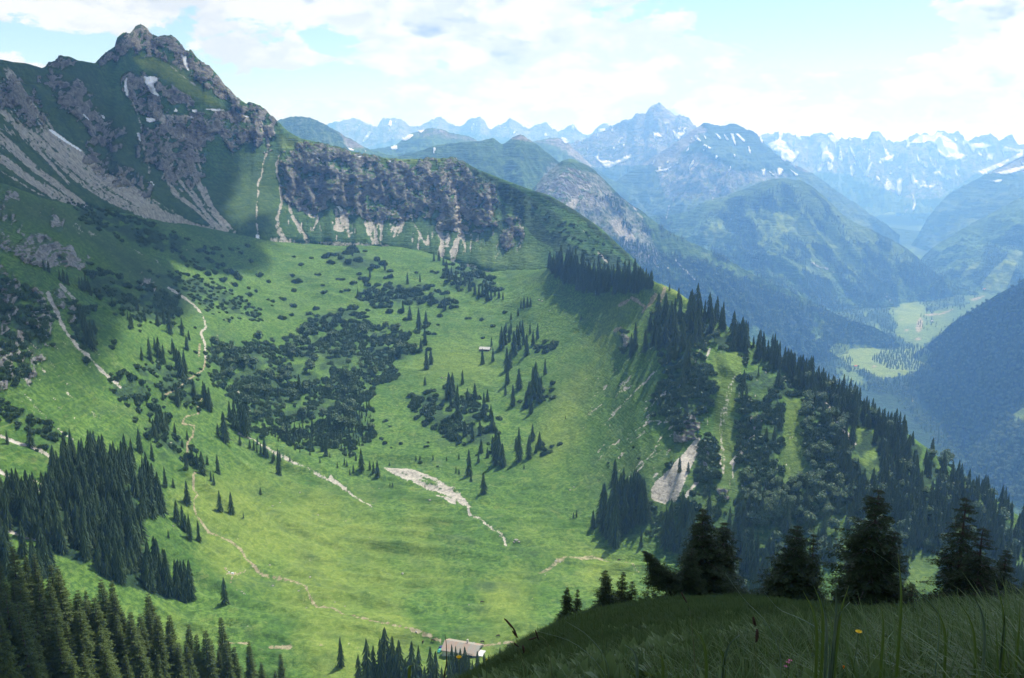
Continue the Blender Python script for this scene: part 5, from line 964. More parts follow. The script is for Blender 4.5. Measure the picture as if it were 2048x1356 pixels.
# ------------------------------------------------------------------ woods of the basin
def rank(pts, hfun):
    L = []
    for u, v in pts:
        p = hit(BV_B, u, v)
        if p is not None: L.append((hfun(u, v), u, v, p))
    L.sort(key=lambda q: -q[0]); return L
STRIPS = [[(1425, 712), (1470, 700), (1492, 700), (1474, 780), (1466, 880), (1478, 960), (1440, 965), (1432, 860), (1436, 780)], [(1572, 790), (1600, 800), (1612, 880), (1608, 950), (1570, 975), (1566, 900)], [(1700, 850), (1735, 850), (1765, 930), (1760, 975), (1722, 960)], [(1545, 735), (1575, 745), (1530, 775), (1510, 760)], [(1500, 1060), (1560, 1050), (1575, 1085), (1510, 1095)]]
def in_strip(u, v): return any(inpoly(p, u, v) for p in STRIPS)
WOODS = []      # (px height, point, label, group)
SP = None
def wood(p, spacing, h0, h1, label, group, keep=1.0):
    for u, v in fill(p, spacing, jitter=.65, keep=keep):
        if float(fbm(np.array([u / 34]), np.array([v / 40]), oct=3, seed=67)[0]) < random.uniform(-.42, .06) and p is not SP: continue
        if in_strip(u, v - 4): continue
        q = hit(BV_B, u, v)
        if q is not None: WOODS.append((random.uniform(h0, h1), q, label, group))
wood(forestA, 10.8, 40, 68, 'dark spruce packed in the wood on the left slope', 'spruces of the left wood')
wood([(-60, 1080), (40, 1090), (90, 1110), (110, 1150), (60, 1165), (-60, 1150)], 14, 50, 75, 'dark spruce packed in the wood on the left slope', 'spruces of the left wood', .8)
wood([(1195, 1048), (1212, 1080), (1240, 1100), (1272, 1088), (1292, 1052), (1288, 1000), (1240, 985), (1215, 1000)], 13, 60, 88, 'tall dark spruce in the wood at the foot of the spur', 'spruces at the foot of the spur')
wood([(1310, 1095), (1345, 1108), (1400, 1130), (1400, 1060), (1365, 1050), (1335, 1060)], 13, 50, 85, 'tall dark spruce in the wood at the foot of the spur', 'spruces at the foot of the spur')
SP = [(1082, 520), (1110, 555), (1150, 580), (1200, 592), (1262, 592), (1310, 575), (1285, 562), (1200, 556), (1150, 535), (1110, 500), (1085, 490)]
wood(SP, 7.6, 28, 46, 'dark spruce along the crest between the two slopes', 'spruces along the crest')
wood([(1290, 566), (1325, 568), (1350, 578), (1345, 584), (1300, 574)], 9, 14, 24, 'dark spruce along the crest between the two slopes', 'spruces along the crest')
wood([(1376, 622), (1410, 628), (1440, 646), (1470, 668), (1530, 700), (1560, 722), (1540, 730), (1490, 708), (1440, 694), (1395, 684), (1378, 655)], 12, 38, 58, 'tall spruce on the shoulder of the wooded spur', 'spruces on the spur shoulder')
for u, v, h in [(1316, 645, 56), (1330, 640, 52), (1342, 655, 50), (1308, 690, 52), (1318, 700, 56), (1300, 665, 36), (1350, 690, 60), (1360, 640, 48), (1365, 700, 70), (1330, 690, 46), (1375, 735, 60), (1270, 700, 52), (1262, 715, 46), (1290, 705, 44), (1350, 720, 40), (1390, 690, 50), (1385, 660, 66), (1394, 640, 70), (1380, 630, 44), (1400, 655, 56), (1338, 725, 40)]:
    q = hit(BV_B, u, v)
    if q is not None: WOODS.append((h + 4, q, 'spruce scattered on the upper left side of the wooded spur', 'spruces on the upper spur slope'))
wood(spurwood, 10.2, 24, 46, 'spruce in the dense wood covering the right spur', 'spruces of the spur wood', .95)
wood([(1400, 1040), (1500, 1020), (1600, 1060), (1760, 1080), (1840, 1110), (1790, 1180), (1640, 1140), (1500, 1180), (1400, 1150)], 17, 26, 62, 'spruce on the lower slope of the right spur', 'spruces of the lower spur', .6)
wood([(1400, 1120), (1520, 1110), (1640, 1150), (1640, 1240), (1500, 1240), (1420, 1200)], 13, 46, 66, 'spruce on the lower slope of the right spur', 'spruces of the lower spur', .9)
wood([(1880, 1120), (2048, 1200), (2048, 1300), (1920, 1260)], 12, 50, 70, 'spruce on the lower slope of the right spur', 'spruces of the lower spur', .9)
for k in ('spur',):
    for p in BUSHP[k]: wood(p, 26, 16, 44, 'spruce on the brushy ribs of the right spur', 'spruces on the ribs of the spur', .45)
wood([(1640, 760), (1760, 860), (1780, 960), (1700, 980), (1600, 1010), (1560, 1050), (1700, 1050), (1760, 1000), (1700, 850)], 18, 24, 50, 'spruce on the brushy ribs of the right spur', 'spruces on the ribs of the spur', .6)
for p in [[(700, 780), (740, 800), (745, 880), (700, 905), (620, 895), (560, 885), (520, 860), (600, 860), (680, 840)]]:
    for u, v in fill(p, 9):
        q = hit(BV_B, u, v)
        if q is not None: WOODS.append((random.uniform(9, 17), q, 'spruce thicket sapling', 'x'))
wood([(470, 690), (740, 690), (740, 800), (600, 860), (480, 800)], 55, 22, 34, 'dark spruce standing in the shrub belt', 'spruces in the shrub belt', .8)
WOODS.sort(key=lambda q: -q[0]); left = 250 - N_SPR[0] if False else 0
quota = 300 - 120 - N_SPR[0] if N_SPR[0] < 150 else 30
log('quota', quota)
for h, q, lb, g in WOODS[:quota]:
    H = h / F * q.length; o = obj('spruce_tree', random.choice(MID), loc=q - Vector((0, 0, .02 * H)), rz=random.uniform(0, 6.28), sc=(H * random.uniform(.82, 1.1), H * random.uniform(.82, 1.1), H)); tag(o, lb, 'spruce', g); N_SPR[0] += 1
rest = WOODS[quota:]
scatter('spruce_forest', MID, [tuple(q - Vector((0, 0, .3))) for h, q, _, _ in rest], np.array([[h / F * q.length * random.uniform(.85, 1.15), h / F * q.length * random.uniform(.85, 1.15), h / F * q.length] for h, q, _, _ in rest]))
log('woods', len(WOODS), 'things', N_SPR[0])
# dwarf pines and leafy scrub -----------------------------------------
SCAR = [(1405, 872), (1385, 882), (1352, 925), (1318, 960), (1304, 1012), (1352, 1018), (1375, 965), (1400, 915)]
BU = []   # (radius px, point, mesh kind)
def grown(p, k=9):
    cx = sum(a[0] for a in p) / len(p); cy_ = sum(a[1] for a in p) / len(p); return [(a[0] + (a[0] - cx) / (abs(a[0] - cx) + abs(a[1] - cy_) + 1) * k, a[1] + (a[1] - cy_) / (abs(a[0] - cx) + abs(a[1] - cy_) + 1) * k) for a in p]
def brush(p, spacing, r0, r1, kind, bv=None, keep=1.0, label='', group=''):
    for u, v in fill(grown(p), spacing, jitter=.7, keep=keep):
        if float(fbm(np.array([u / 26]), np.array([v / 15]), oct=3, seed=66)[0]) < random.uniform(-.32, .02) or inpoly(SCAR, u, v) or in_strip(u, v): continue
        q = hit(bv or BV_B, u, v)
        if q is not None: BU.append((random.uniform(r0, r1), q, kind, label, group))
brush(BUSHP['wood'][0], 7.2, 3.5, 7, 's'); brush(BUSHP['wood'][0], 15, 3.5, 7, 'b', keep=.5)
for p in BUSHP['knob']: brush(p, 10, 5.5, 10, 'b', label='dwarf pine on the dark knobs of the upper pasture', group='dwarf pines on the knobs')
for p in BUSHP['shade']: brush(p, 8, 4, 7, 'b')
for p in BUSHP['olive']: brush(p, 8, 3.5, 6, 'b')
for p in BUSHP['left']: brush(p, 11, 5, 10, 'b', label='dwarf pine on the left slope', group='dwarf pines on the left slope', keep=.85)
SPL = ['on the upper left rib of the right spur', 'on the short rib above the white scree', 'between the white scree and the stony gully', 'on the wide middle rib of the right spur', 'on the right rib under the wooded crest', 'in the hollow between the two main ribs', 'around the lone outcrop left of the ribs', 'below the foot of the white scree', 'at the foot of the wide middle rib']
for p, l_ in zip(BUSHP['spur'], SPL): brush(p, 10.5, 6, 11, 'b', label='dwarf pine ' + l_, group='dwarf pines ' + l_)
brush([(440, 492), (560, 500), (650, 515), (740, 560), (720, 620), (690, 660), (600, 660), (520, 620), (430, 560)], 21, 4, 9, 'b', keep=.62, label='dwarf pine scattered on the upper pasture', group='dwarf pines on the upper pasture')
brush([(380, 490), (440, 500), (450, 560), (400, 545), (360, 520)], 12, 4.5, 8, 'b', keep=.8, label='dwarf pine scattered on the upper pasture', group='dwarf pines on the upper pasture')
brush([(690, 540), (880, 520), (900, 560), (860, 570), (740, 590)], 20, 4, 8, 'b', keep=.5, label='dwarf pine scattered on the upper pasture', group='dwarf pines on the upper pasture')
brush([(700, 620), (880, 630), (860, 700), (780, 700), (730, 670)], 14, 5, 9, 'b', keep=.7, label='dwarf pine scattered on the upper pasture', group='dwarf pines on the upper pasture')
brush([(900, 610), (1000, 600), (1110, 680), (1090, 710), (980, 680), (920, 640)], 26, 4, 8, 'b', keep=.4, label='dwarf pine near the grove of the small hut', group='dwarf pines by the hut')
brush([(1070, 690), (1110, 680), (1110, 700), (1080, 705)], 9, 6, 9, 'b', label='dwarf pine near the grove of the small hut', group='dwarf pines by the hut'); brush([(1085, 750), (1118, 760), (1112, 790), (1070, 815), (1035, 812), (1040, 800), (1080, 790)], 12, 6, 10, 'b', keep=.8, label='dwarf pine near the grove of the small hut', group='dwarf pines by the hut')
brush([(1080, 880), (1115, 890), (1105, 910), (1080, 905)], 10, 5, 8, 'b'); brush([(820, 880), (1000, 900), (1000, 950), (860, 930), (790, 900)], 24, 3, 7, 'b', keep=.5); brush([(600, 760), (760, 800), (830, 840), (790, 900), (740, 880)], 22, 3, 7, 'b', keep=.5)
brush([(910, 810), (950, 810), (960, 860), (920, 890), (895, 860)], 9, 5, 8, 's'); brush([(300, 580), (350, 595), (360, 630), (320, 620)], 8, 5, 8, 's')
brush([(200, 580), (400, 640), (420, 880), (330, 880), (220, 760)], 28, 4, 8, 'b', keep=.6, label='dwarf pine on the left slope', group='dwarf pines on the left slope'); brush([(0, 830), (220, 880), (260, 920), (100, 920), (0, 860)], 24, 4, 8, 'b', keep=.5, label='dwarf pine on the left slope', group='dwarf pines on the left slope')
brush([(1400, 980), (1520, 960), (1650, 960), (1760, 1010), (1800, 1080), (1650, 1080), (1500, 1130), (1420, 1060)], 17, 4, 9, 's', keep=.6); brush([(1480, 1000), (1560, 990), (1600, 1020), (1540, 1050), (1500, 1040)], 10, 6, 11, 's'); brush([(1290, 1000), (1340, 1040), (1330, 1090), (1290, 1060)], 8, 3, 6, 's')
brush([(1390, 1100), (1480, 1080), (1500, 1180), (1420, 1180)], 11, 5, 9, 's', keep=.7); brush([(1190, 900), (1350, 860), (1300, 980), (1210, 1010)], 30, 2.5, 5, 'b', keep=.5); brush([(1180, 680), (1260, 655), (1250, 700)], 20, 4, 7, 'b', keep=.5); brush([(1600, 960), (1760, 900), (1800, 980), (1700, 1040)], 14, 5, 10, 's', keep=.6)
brush(spurwood, 19, 4, 8, 'b', keep=.5)
for p, sp_, kp in [([(905, 332), (960, 345), (1040, 385), (1110, 425), (1190, 470), (1270, 540), (1200, 535), (1120, 490), (1050, 440), (1000, 400), (940, 360)], 11, .75), ([(560, 300), (640, 292), (760, 325), (700, 345), (600, 330)], 26, .3), ([(880, 330), (1000, 400), (1010, 450), (940, 440), (900, 400)], 14, .5), ([(130, 400), (260, 432), (390, 480), (380, 495), (260, 470), (160, 430)], 8, 1.0)]:
    for u, v in fill(p, sp_, keep=kp):
        q = hit(BV_W, u, v)
        if q is not None: BU.append((random.uniform(2.5, 5), q, 'b', '', ''))
lab = [b for b in BU if b[3] and b[2] == 'b']; lab.sort(key=lambda b: -b[0]); big = set(id(b) for b in lab[:290])
for b in lab[:290]:
    r_ = b[0] / F * b[1].length; o = obj('dwarf_pine', random.choice(BUSH), loc=b[1] - Vector((0, 0, .1 * r_)), rz=random.uniform(0, 6.28), sc=(r_ * random.uniform(.9, 1.25), r_ * random.uniform(.8, 1.1), r_ * random.uniform(1.1, 1.8))); tag(o, b[3], 'dwarf pine', b[4])
for kind, nm, ms in (('b', 'pine_scrub', BUSH), ('s', 'leafy_shrubbery', SHRUB)):
    rb = [b for b in BU if b[2] == kind and id(b) not in big]
    scatter(nm, ms, [tuple(b[1] - Vector((0, 0, .3))) for b in rb], np.array([[b[0] / F * b[1].length * f_ for f_ in (random.uniform(.9, 1.25), random.uniform(.8, 1.1), random.uniform(1.1, 1.8))] for b in rb]))
rt = []
for p, sp_, kp in [(spurwood, 24, .4), ([(1480, 960), (1700, 960), (1850, 1080), (1800, 1110), (1640, 1120), (1480, 1100)], 18, .6), ([(1480, 1000), (1560, 990), (1600, 1020), (1540, 1060), (1495, 1050)], 12, .9), ([(1385, 1090), (1470, 1080), (1500, 1200), (1420, 1200)], 15, .8), ([(1600, 780), (1700, 860), (1700, 980), (1610, 940)], 20, .5), (BUSHP['wood'][0], 22, .35)]:
    for u, v in fill(p, sp_, jitter=.8, keep=kp):
        if in_strip(u, v): continue
        q = hit(BV_B, u, v)
        if q is not None: rt.append((tuple(q - Vector((0, 0, .4))), random.uniform(16, 30) / F * q.length))
scatter('leafy_woodland', ROUND, [a[0] for a in rt], np.array([[a[1] * 1.05, a[1] * 1.05, a[1]] for a in rt]))
log('brush', len(BU))
# forests of the far slopes --------------------------------------------
fp, fs, fi, lp, ls = [], [], [], [], []
def far_forest(p, spacing, h, decid=.2):
    for u, v in fill(p, spacing):
        if float(samp(FORF, np.array([u]), np.array([v]))[0]) < random.uniform(.25, .6): continue
        q = hit(BV_F, u, v)
        if q is None or q.length > 9500: continue
        H = h * random.uniform(.6, 1.2)
        if random.random() < decid: lp.append(tuple(q)); ls.append((H * .9, H * .9, H * .7))
        else: fp.append(tuple(q - Vector((0, 0, 1)))); fs.append((H * 1.15, H * 1.15, H))
far_forest([(1180, 380), (1330, 430), (1500, 540), (1860, 690), (1860, 800), (1700, 780), (1330, 580), (1180, 500)], 5.4, 22, .30)
far_forest([(1390, 440), (1560, 360), (1700, 440), (1970, 590), (1930, 640), (1790, 670), (1500, 548), (1400, 500)], 5.0, 24, .12)
far_forest([(1790, 800), (1830, 700), (1900, 645), (2048, 555), (2120, 520), (2120, 1080), (2048, 1020), (1900, 920)], 7.0, 21, .5)
far_forest([(1860, 560), (1950, 500), (2100, 430), (2100, 540), (1990, 590)], 5.5, 24, .1)
for u, v in fill([(1765, 705), (1780, 695), (1835, 692), (1850, 705), (1835, 722), (1850, 735), (1830, 742), (1775, 738), (1740, 720)], 4.5) + fill([(1650, 690), (1700, 688), (1712, 700), (1650, 702)], 7, keep=.5) + fill([(1690, 715), (1710, 722), (1700, 730), (1680, 722)], 5) + fill([(1840, 630), (1870, 640), (1880, 655), (1850, 668), (1835, 655)], 6, keep=.5) + fill([(1850, 700), (1875, 705), (1870, 730), (1850, 715)], 5):
    q = hit(BV_F, u, v)
    if q is not None: H = random.uniform(16, 26); fp.append(tuple(q)); fs.append((H, H, H))
scatter('far_spruce_forest', LOWT, fp, np.array(fs)); scatter('far_leafy_forest', ROUND, lp, np.array(ls)); log('far forest', len(fp), len(lp))

# ------------------------------------------------------------------ the near wood at the bottom left: trunk and crown each
def q_hits(bv, pts): return [(u, v, hit(bv, u, v)) for u, v in pts]
FINE = []
for s_ in range(6):
    c, t_ = spruce_fine(600 + s_, 1.0, [.165, .19, .15, .20, .175, .155][s_], 30, 9, 6, 0, lean=[0, .02, -.02, .01, 0, .03][s_], low=.06)
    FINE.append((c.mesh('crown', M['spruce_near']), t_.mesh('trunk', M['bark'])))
def full_tree(pair, loc, h, label, group, name='spruce_tree', rz=None, cat='spruce'):
    e = bpy.data.objects.new(name, None); COL.objects.link(e); e.location = loc; e.empty_display_size = .5; e.rotation_euler.z = random.uniform(0, 6.28) if rz is None else rz; w_ = h * random.uniform(.9, 1.12); e.scale = (w_, w_, h)
    tag(e, label, cat, group); obj('crown', pair[0], e); obj('trunk', pair[1], e); return e
near_poly = [(-60, 1200), (0, 1218), (100, 1248), (200, 1280), (300, 1314), (400, 1350), (500, 1380), (560, 1405), (640, 1435), (700, 1470), (700, 1540), (560, 1540), (400, 1540), (200, 1560), (-60, 1600)]
cnt = 0
for u, v, q in q_hits(BV_N, fill(near_poly, 31, jitter=.4)):
    if q is None or cnt > 118: continue
    cr_v = np.interp(u, [0, 200, 400, 560, 700], [1218, 1280, 1350, 1405, 1470]); px_h = random.uniform(88, 138) * (1 + (v - cr_v) / 420) * np.interp(u, [0, 450, 560, 700], [1.05, 1.0, .8, .62])
    top_ = v < cr_v + 34; h = px_h / F * q.length; full_tree(random.choice(FINE), q - Vector((0, 0, .3)), h, 'spruce on the upper edge of the bottom left wood' if top_ and u < 420 else 'spruce inside the half shaded wood in the left half of the bottom edge' if u < 420 else 'spruce on the lower right edge of the bottom left wood', 'spruces on the upper edge of the bottom left wood' if top_ and u < 420 else 'spruces inside the bottom left wood' if u < 420 else 'spruces at the edge of the bottom left wood'); cnt += 1
log('near wood', cnt)
# foreground spruces --------------------------------------------------
FG = []
for s_ in range(5):
    c, t_ = spruce_fine(700 + s_, 1.0, [.31, .36, .27, .34, .25][s_], [21, 24, 19, 24, 16][s_], 9, [9, 10, 8, 10, 8][s_], 4, lean=[0, .01, -.02, .02, .04][s_], sparse=[.06, .02, .15, .04, .2][s_], low=.03)
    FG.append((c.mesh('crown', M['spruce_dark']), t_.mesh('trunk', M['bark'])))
c, t_ = spruce_fine(720, 1.0, .40, 26, 10, 8, 4, lean=-.46, sparse=.05, low=.42); LEAN = (c.mesh('crown', M['spruce_dark']), t_.mesh('trunk', M['bark']))
def crest(u):
    return float(pchip(UF, cF, np.array([u]))[0]), float(pchip(UF, dF, np.array([u]))[0])
def fg_tree(u, top, kind, label, d=1.0, wide=1.0, rz=None, cat='spruce', name='spruce_tree', group=None):
    cvx, cd = crest(u); D_ = cd * d; x, y, z = ray(u, cvx); k = D_ / y
    r = BV_G.ray_cast(Vector((float(x * k), D_, 10)), Vector((0, 0, -1)))[0]; base = r if r is not None else Vector((float(x * k), D_, float(z * k)))
    ub, vb = proj(np.array([base.x]), np.array([base.y]), np.array([base.z])); h = (vb[0] - top) / F * base.length * 1.02
    e = full_tree(kind, base - Vector((0, 0, .03 * h)), h, label, group, name, rz, cat); e.scale = (h * wide * 1.28, h * wide * 1.28, h); return e
for a in [(1134, 1170, FG[3], 'leftmost small spruce at the low end of the grassy crest', 1.0, .75), (1152, 1172, FG[4], 'thin little spruce just right of the leftmost one on the crest', 1.03, .9),
          (1210, 1134, FG[0], 'pointed spruce third from the low end of the grassy crest', 1.0, .95), (1243, 1137, FG[2], 'slender spruce right of the pointed one on the crest', 1.02, .9), (1264, 1158, FG[4], 'short spruce in front of the leaning one', 1.0, 1.1),
          (1400, 1014, FG[1], 'big broad spruce of the dark clump in the middle of the crest', 1.02, .98), (1441, 1038, FG[3], 'second big spruce of the dark clump, on its right side', 1.06, 1.0), (1378, 1090, FG[0], 'lower spruce filling the left side of the dark clump', .98, 1.1),
          (1580, 1050, FG[1], 'broad spruce standing between the dark clump and the tallest tree', 1.0, 1.0), (1618, 1066, FG[2], 'narrow spruce close against the right side of the broad one', 1.04, .8),
          (1738, 984, FG[3], 'tallest foreground spruce, reaching up before the wooded spur', .95, .92), (1768, 1062, FG[2], 'companion spruce grown into the right side of the tallest one', .98, 1.15), (1700, 1110, FG[0], 'lower spruce grown into the left side of the tallest one', .96, 1.2),
          (1905, 1002, FG[2], 'tall sparse spruce right of the sunny clearing', 1.0, .88), (1943, 1056, FG[4], 'thin sparse spruce right of the tall sparse one', .97, 1.1), (1998, 1104, FG[2], 'small spruce near the right edge of the crest', 1.0, 1.1), (2050, 1160, FG[0], 'spruce cut by the right edge of the photo', 1.0, 1.1), (1820, 1165, FG[4], 'little spruce in front of the sunny clearing', .9, 1.1)]:
    fg_tree(a[0], a[1], a[2], a[3], a[4], a[5])
fg_tree(1352, 1086, LEAN, 'crooked spruce leaning far to the left from the dark clump', .99, .88, rz=0.0)
# low scrub along the crest
SC1 = []
for s_ in range(3):
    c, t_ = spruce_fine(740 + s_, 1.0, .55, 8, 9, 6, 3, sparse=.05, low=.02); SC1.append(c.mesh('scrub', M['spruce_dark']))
for k, (u, hh) in enumerate([(1175, 26), (1190, 34), (1228, 40), (1262, 34), (1285, 45), (1300, 50), (1318, 44), (1335, 46), (1358, 60), (1380, 60), (1420, 70), (1460, 60), (1478, 52), (1500, 26), (1530, 40), (1552, 60), (1600, 55), (1640, 48), (1665, 62), (1685, 70), (1725, 66), (1760, 70), (1792, 58), (1812, 36), (1842, 30), (1870, 44), (1895, 60), (1920, 56), (1955, 66), (1980, 60), (2020, 64)]):
    cvx, cd = crest(u); x, y, z = ray(u, cvx); D_ = cd * random.uniform(.97, 1.06); r = BV_G.ray_cast(Vector((float(x * D_ / y), D_, 10)), Vector((0, 0, -1)))[0]
    if r is None: continue
    h = hh / F * r.length; o = obj('low_scrub', SC1[k % 3], loc=r - Vector((0, 0, .05)), rz=random.uniform(0, 6.28), sc=(h * 1.3, h * 1.3, h)); tag(o, 'dark low evergreen scrub along the foot of the crest spruces', 'bush', 'low scrub along the crest')
log('foreground trees')
# ------------------------------------------------------------------ grass
def blade(mb, base, d, L, w, bend, n=5, t0=0.0, t1=1.0, fold=True):
    d = Vector(d).normalized(); hor = Vector((d.x, d.y, 0)); hor = hor.normalized() if hor.length > 1e-3 else Vector((1, 0, 0)); sd_ = Vector((-hor.y, hor.x, 0)); p = Vector(base); prev = None
    ang = math.atan2(d.z, math.hypot(d.x, d.y))
    for k in range(n + 1):
        s = k / n; ww = w * (1 - s ** 2.2) * .5 + .0002; a = mb.vert(p - sd_ * ww, t0 + (t1 - t0) * s); b = mb.vert(p + sd_ * ww, t0 + (t1 - t0) * s)
        if prev: mb.face(prev[0], prev[1], b, a)
        prev = (a, b); p = p + (hor * math.cos(ang) + Vector((0, 0, 1)) * math.sin(ang)) * (L / n); ang -= bend / n
def tuft(seed, n, L0, L1, w, spread, bend):
    q = random.Random(seed); mb = MB()
    for _ in range(n):
        a = q.uniform(0, 6.28); r = spread * math.sqrt(q.random()); tl = q.uniform(.1, .6)
        blade(mb, (math.cos(a) * r, math.sin(a) * r, -.02), (math.cos(a) * tl, math.sin(a) * tl, 1), q.uniform(L0, L1), w * q.uniform(.6, 1.3), q.uniform(*bend), 5, 0, q.uniform(.1, 1))
    return mb
SHORT = [tuft(s_, 70, .05, .17, .008, .20, (.3, 1.4)).mesh('turf_tuft', M['shortgrass']) for s_ in range(4)]
TALL = [tuft(10 + s_, 26, .14, .48, .0095, .12, (.3, 1.9)).mesh('grass_tuft', M['grass']) for s_ in range(5)]
co = np.stack([XF, YF, ZF], -1); ii, jj = co.shape[:2]
e1 = co[1:, :-1] - co[:-1, :-1]; e2 = co[:-1, 1:] - co[:-1, :-1]; area = np.linalg.norm(np.cross(e1, e2), axis=-1); cy = co[:-1, :-1, 1]; uC = np.broadcast_to(usF[None, :-1], cy.shape); rowi = np.broadcast_to(np.arange(ii - 1)[:, None], cy.shape)
def on_hill(n, wfun):
    wv = (area * wfun(cy, uC, rowi)).ravel(); wv /= wv.sum(); k = rng.choice(len(wv), n, p=wv); i, j = k // (jj - 1), k % (jj - 1); a, b = rng.random(n)[:, None], rng.random(n)[:, None]
    return co[i, j] + a * (co[i + 1, j] - co[i, j]) + b * (co[i, j + 1] - co[i, j])
pts = on_hill(42000, lambda y, u, r: (y > 2.2) * (y < 50) * (u > 500) * (u < 2300) * (r < 130) * (1.0 / (1 + y / 14)))
patchy = fbm(pts[:, 0] / 1.7, pts[:, 1] / 1.7, oct=4, seed=431)
scatter('short_grass', SHORT, pts, rng.uniform(.7, 1.4, len(pts)) * np.clip(.42 + pts[:, 1] / 22, .45, 1.5) * (1 + .7 * patchy))
FORB = []
for s_ in range(3):
    q = random.Random(900 + s_); mb = MB()
    for _ in range(16):
        a = q.uniform(0, 6.28); d_ = Vector((math.cos(a), math.sin(a), q.uniform(.5, 1.6))).normalized(); L_ = q.uniform(.07, .15); sd_ = Vector((-math.sin(a), math.cos(a), 0)) * L_ * q.uniform(.16, .26); b_ = Vector((q.uniform(-.04, .04), q.uniform(-.04, .04), .02))
        i_ = [mb.vert(b_, 0), mb.vert(b_ + d_ * L_ * .5 + sd_, .5), mb.vert(b_ + d_ * L_ + Vector((0, 0, -.02)), 1), mb.vert(b_ + d_ * L_ * .5 - sd_, .5), mb.vert(b_ + d_ * L_ * .55 - Vector((0, 0, L_ * .06)), .3)]; mb.face(i_[0], i_[1], i_[2], i_[4]); mb.face(i_[0], i_[4], i_[2], i_[3])
    FORB.append(mb.mesh('herb', M['grass']))
pts = on_hill(5200, lambda y, u, r: (y > 2.3) * (y < 24) * (u > 600) * (u < 2200) * (r < 120) * (1.0 / (1 + y / 6)))
pk = fbm(pts[:, 0] / 1.1, pts[:, 1] / 1.1, oct=3, seed=432) > -.08; pts = pts[pk]; scatter('low_herbs', FORB, pts, rng.uniform(.6, 1.9, len(pts)))
def tw(y, u, r): return (y > 2.3) * (y < 11) * np.interp(u, [800, 960, 1100, 1400, 1600, 2000, 2400], [.0, .08, .30, .55, 1.0, 1.7, 1.7]) * np.exp(-(y - 2.3) / 3.2)
pts = on_hill(1900, tw); ub, vb = proj(pts[:, 0], pts[:, 1], pts[:, 2])
scatter('tall_grass', TALL, pts, rng.uniform(.7, 1.35, len(pts)) * np.interp(ub, [600, 1000, 1400, 1700, 2048], [.60, .62, .64, .76, .90]), tilt=(rng.uniform(-.2, .2, len(pts)), rng.uniform(-.25, .1, len(pts))))
# single stalks and blades standing up against the valley ---------------
M['stalk'] = flat_mat('dry_stalk', (0.10, 0.13, 0.04), (0.16, 0.17, 0.07), 3, .6, .3); M['seed'] = flat_mat('seed_head', (0.035, 0.022, 0.014), (0.075, 0.045, 0.028), 40, .8, .2); M['pale_blade'] = flat_mat('pale_blade', (0.10, 0.17, 0.09), (0.20, 0.27, 0.16), 5, .45, .4)
def ground_at(x, y):
    r = BV_G.ray_cast(Vector((x, y, 10)), Vector((0, 0, -1)))[0]; return r.z if r is not None else -3
def px_path(pts, D_, drop=True):
    w_ = [Vector(P(u, v, D_)) for u, v in pts]
    if drop:
        b = w_[-1]; g = ground_at(b.x, b.y + .02); w_.append(Vector((b.x + (b.x - w_[-2].x) * .15, b.y + .02, min(g, b.z - .02) - .03)))
    return w_[::-1]
def stalk(pts, D_, w, label, heads=(), mat='stalk', cat='grass stalk', name='grass_stalk', group=None):
    path = px_path(pts, D_); mb = MB(); n = len(path); zs = [p for p in path]
    t_ = np.linspace(0, n - 1, 14); xs = [pchip(range(n), [p[i] for p in path], t_) for i in range(3)]; sm = [Vector((xs[0][k], xs[1][k], xs[2][k])) for k in range(14)]
    mb.tube(sm, [w * (1.15 - .95 * k / 13) for k in range(14)], 4); st_me = mb.mesh(name, M[mat]); base = sm[0].copy()
    root = obj(name, st_me); tag(root, label, cat, group)
    for (u0, v0, u1, v1, r) in heads:
        a, b = Vector(P(u0, v0, D_)), Vector(P(u1, v1, D_)); hm = MB(); hm.tube([a, a.lerp(b, .15), a.lerp(b, .5), a.lerp(b, .85), b], [.0006, r * .8, r, r * .75, .0005], 7)
        q = random.Random(int(u0 * 7 + v0))
        for _ in range(26):
            s = q.random(); c = a.lerp(b, s); dr = Vector((q.uniform(-1, 1), q.uniform(-1, 1), q.uniform(-.4, .4))).normalized(); e = c + dr * r * 1.5 + (b - a) * .06; sdv = (b - a).normalized() * r * .5; hm.face(hm.vert(c - sdv), hm.vert(c + sdv), hm.vert(e))
        obj('seed_head', hm.mesh('seed_head', M['seed']), root)
    return root
stalk([(1012, 1240), (1028, 1268), (1036, 1290), (1043, 1320), (1052, 1356)], 2.9, .0022, 'dark sedge stalk with several seed heads before the sunny meadow', [(1009, 1237, 1028, 1258, .0042), (1026, 1255, 1034, 1272, .0036), (1024, 1261, 1036, 1276, .0035), (1028, 1286, 1038, 1294, .0034), (1046, 1290, 1048, 1306, .0042)])
stalk([(890, 1268), (893, 1295), (893, 1325), (888, 1360)], 2.9, .0042, 'upright dark grass blade crossing the barn roof', mat='seed')
stalk([(1057, 1279), (1080, 1272), (1096, 1290), (1102, 1330), (1104, 1360)], 2.9, .0018, 'bent sedge with a dark tip at the edge of the shaded slope', [(1057, 1280, 1074, 1274, .003), (1071, 1260, 1077, 1280, .003)])
stalk([(1132, 1243), (1170, 1267), (1206, 1309), (1218, 1351)], 3.1, .0022, 'pale arching blade left of the small crest spruces', mat='pale_blade')
stalk([(1074, 1262), (1140, 1282), (1194, 1327), (1210, 1360)], 3.0, .0018, 'thin pale stem arching from the lower left', mat='pale_blade')
stalk([(1203, 1207), (1204, 1260), (1212, 1330), (1216, 1360)], 3.2, .0020, 'straight green stem rising below the slender crest spruces')
stalk([(1450, 1146), (1493, 1204), (1529, 1240), (1559, 1303), (1562, 1345)], 2.8, .0026, 'long bowed stem with a brown head before the dark clump', [(1508, 1238, 1511, 1252, .0045)], mat='pale_blade')
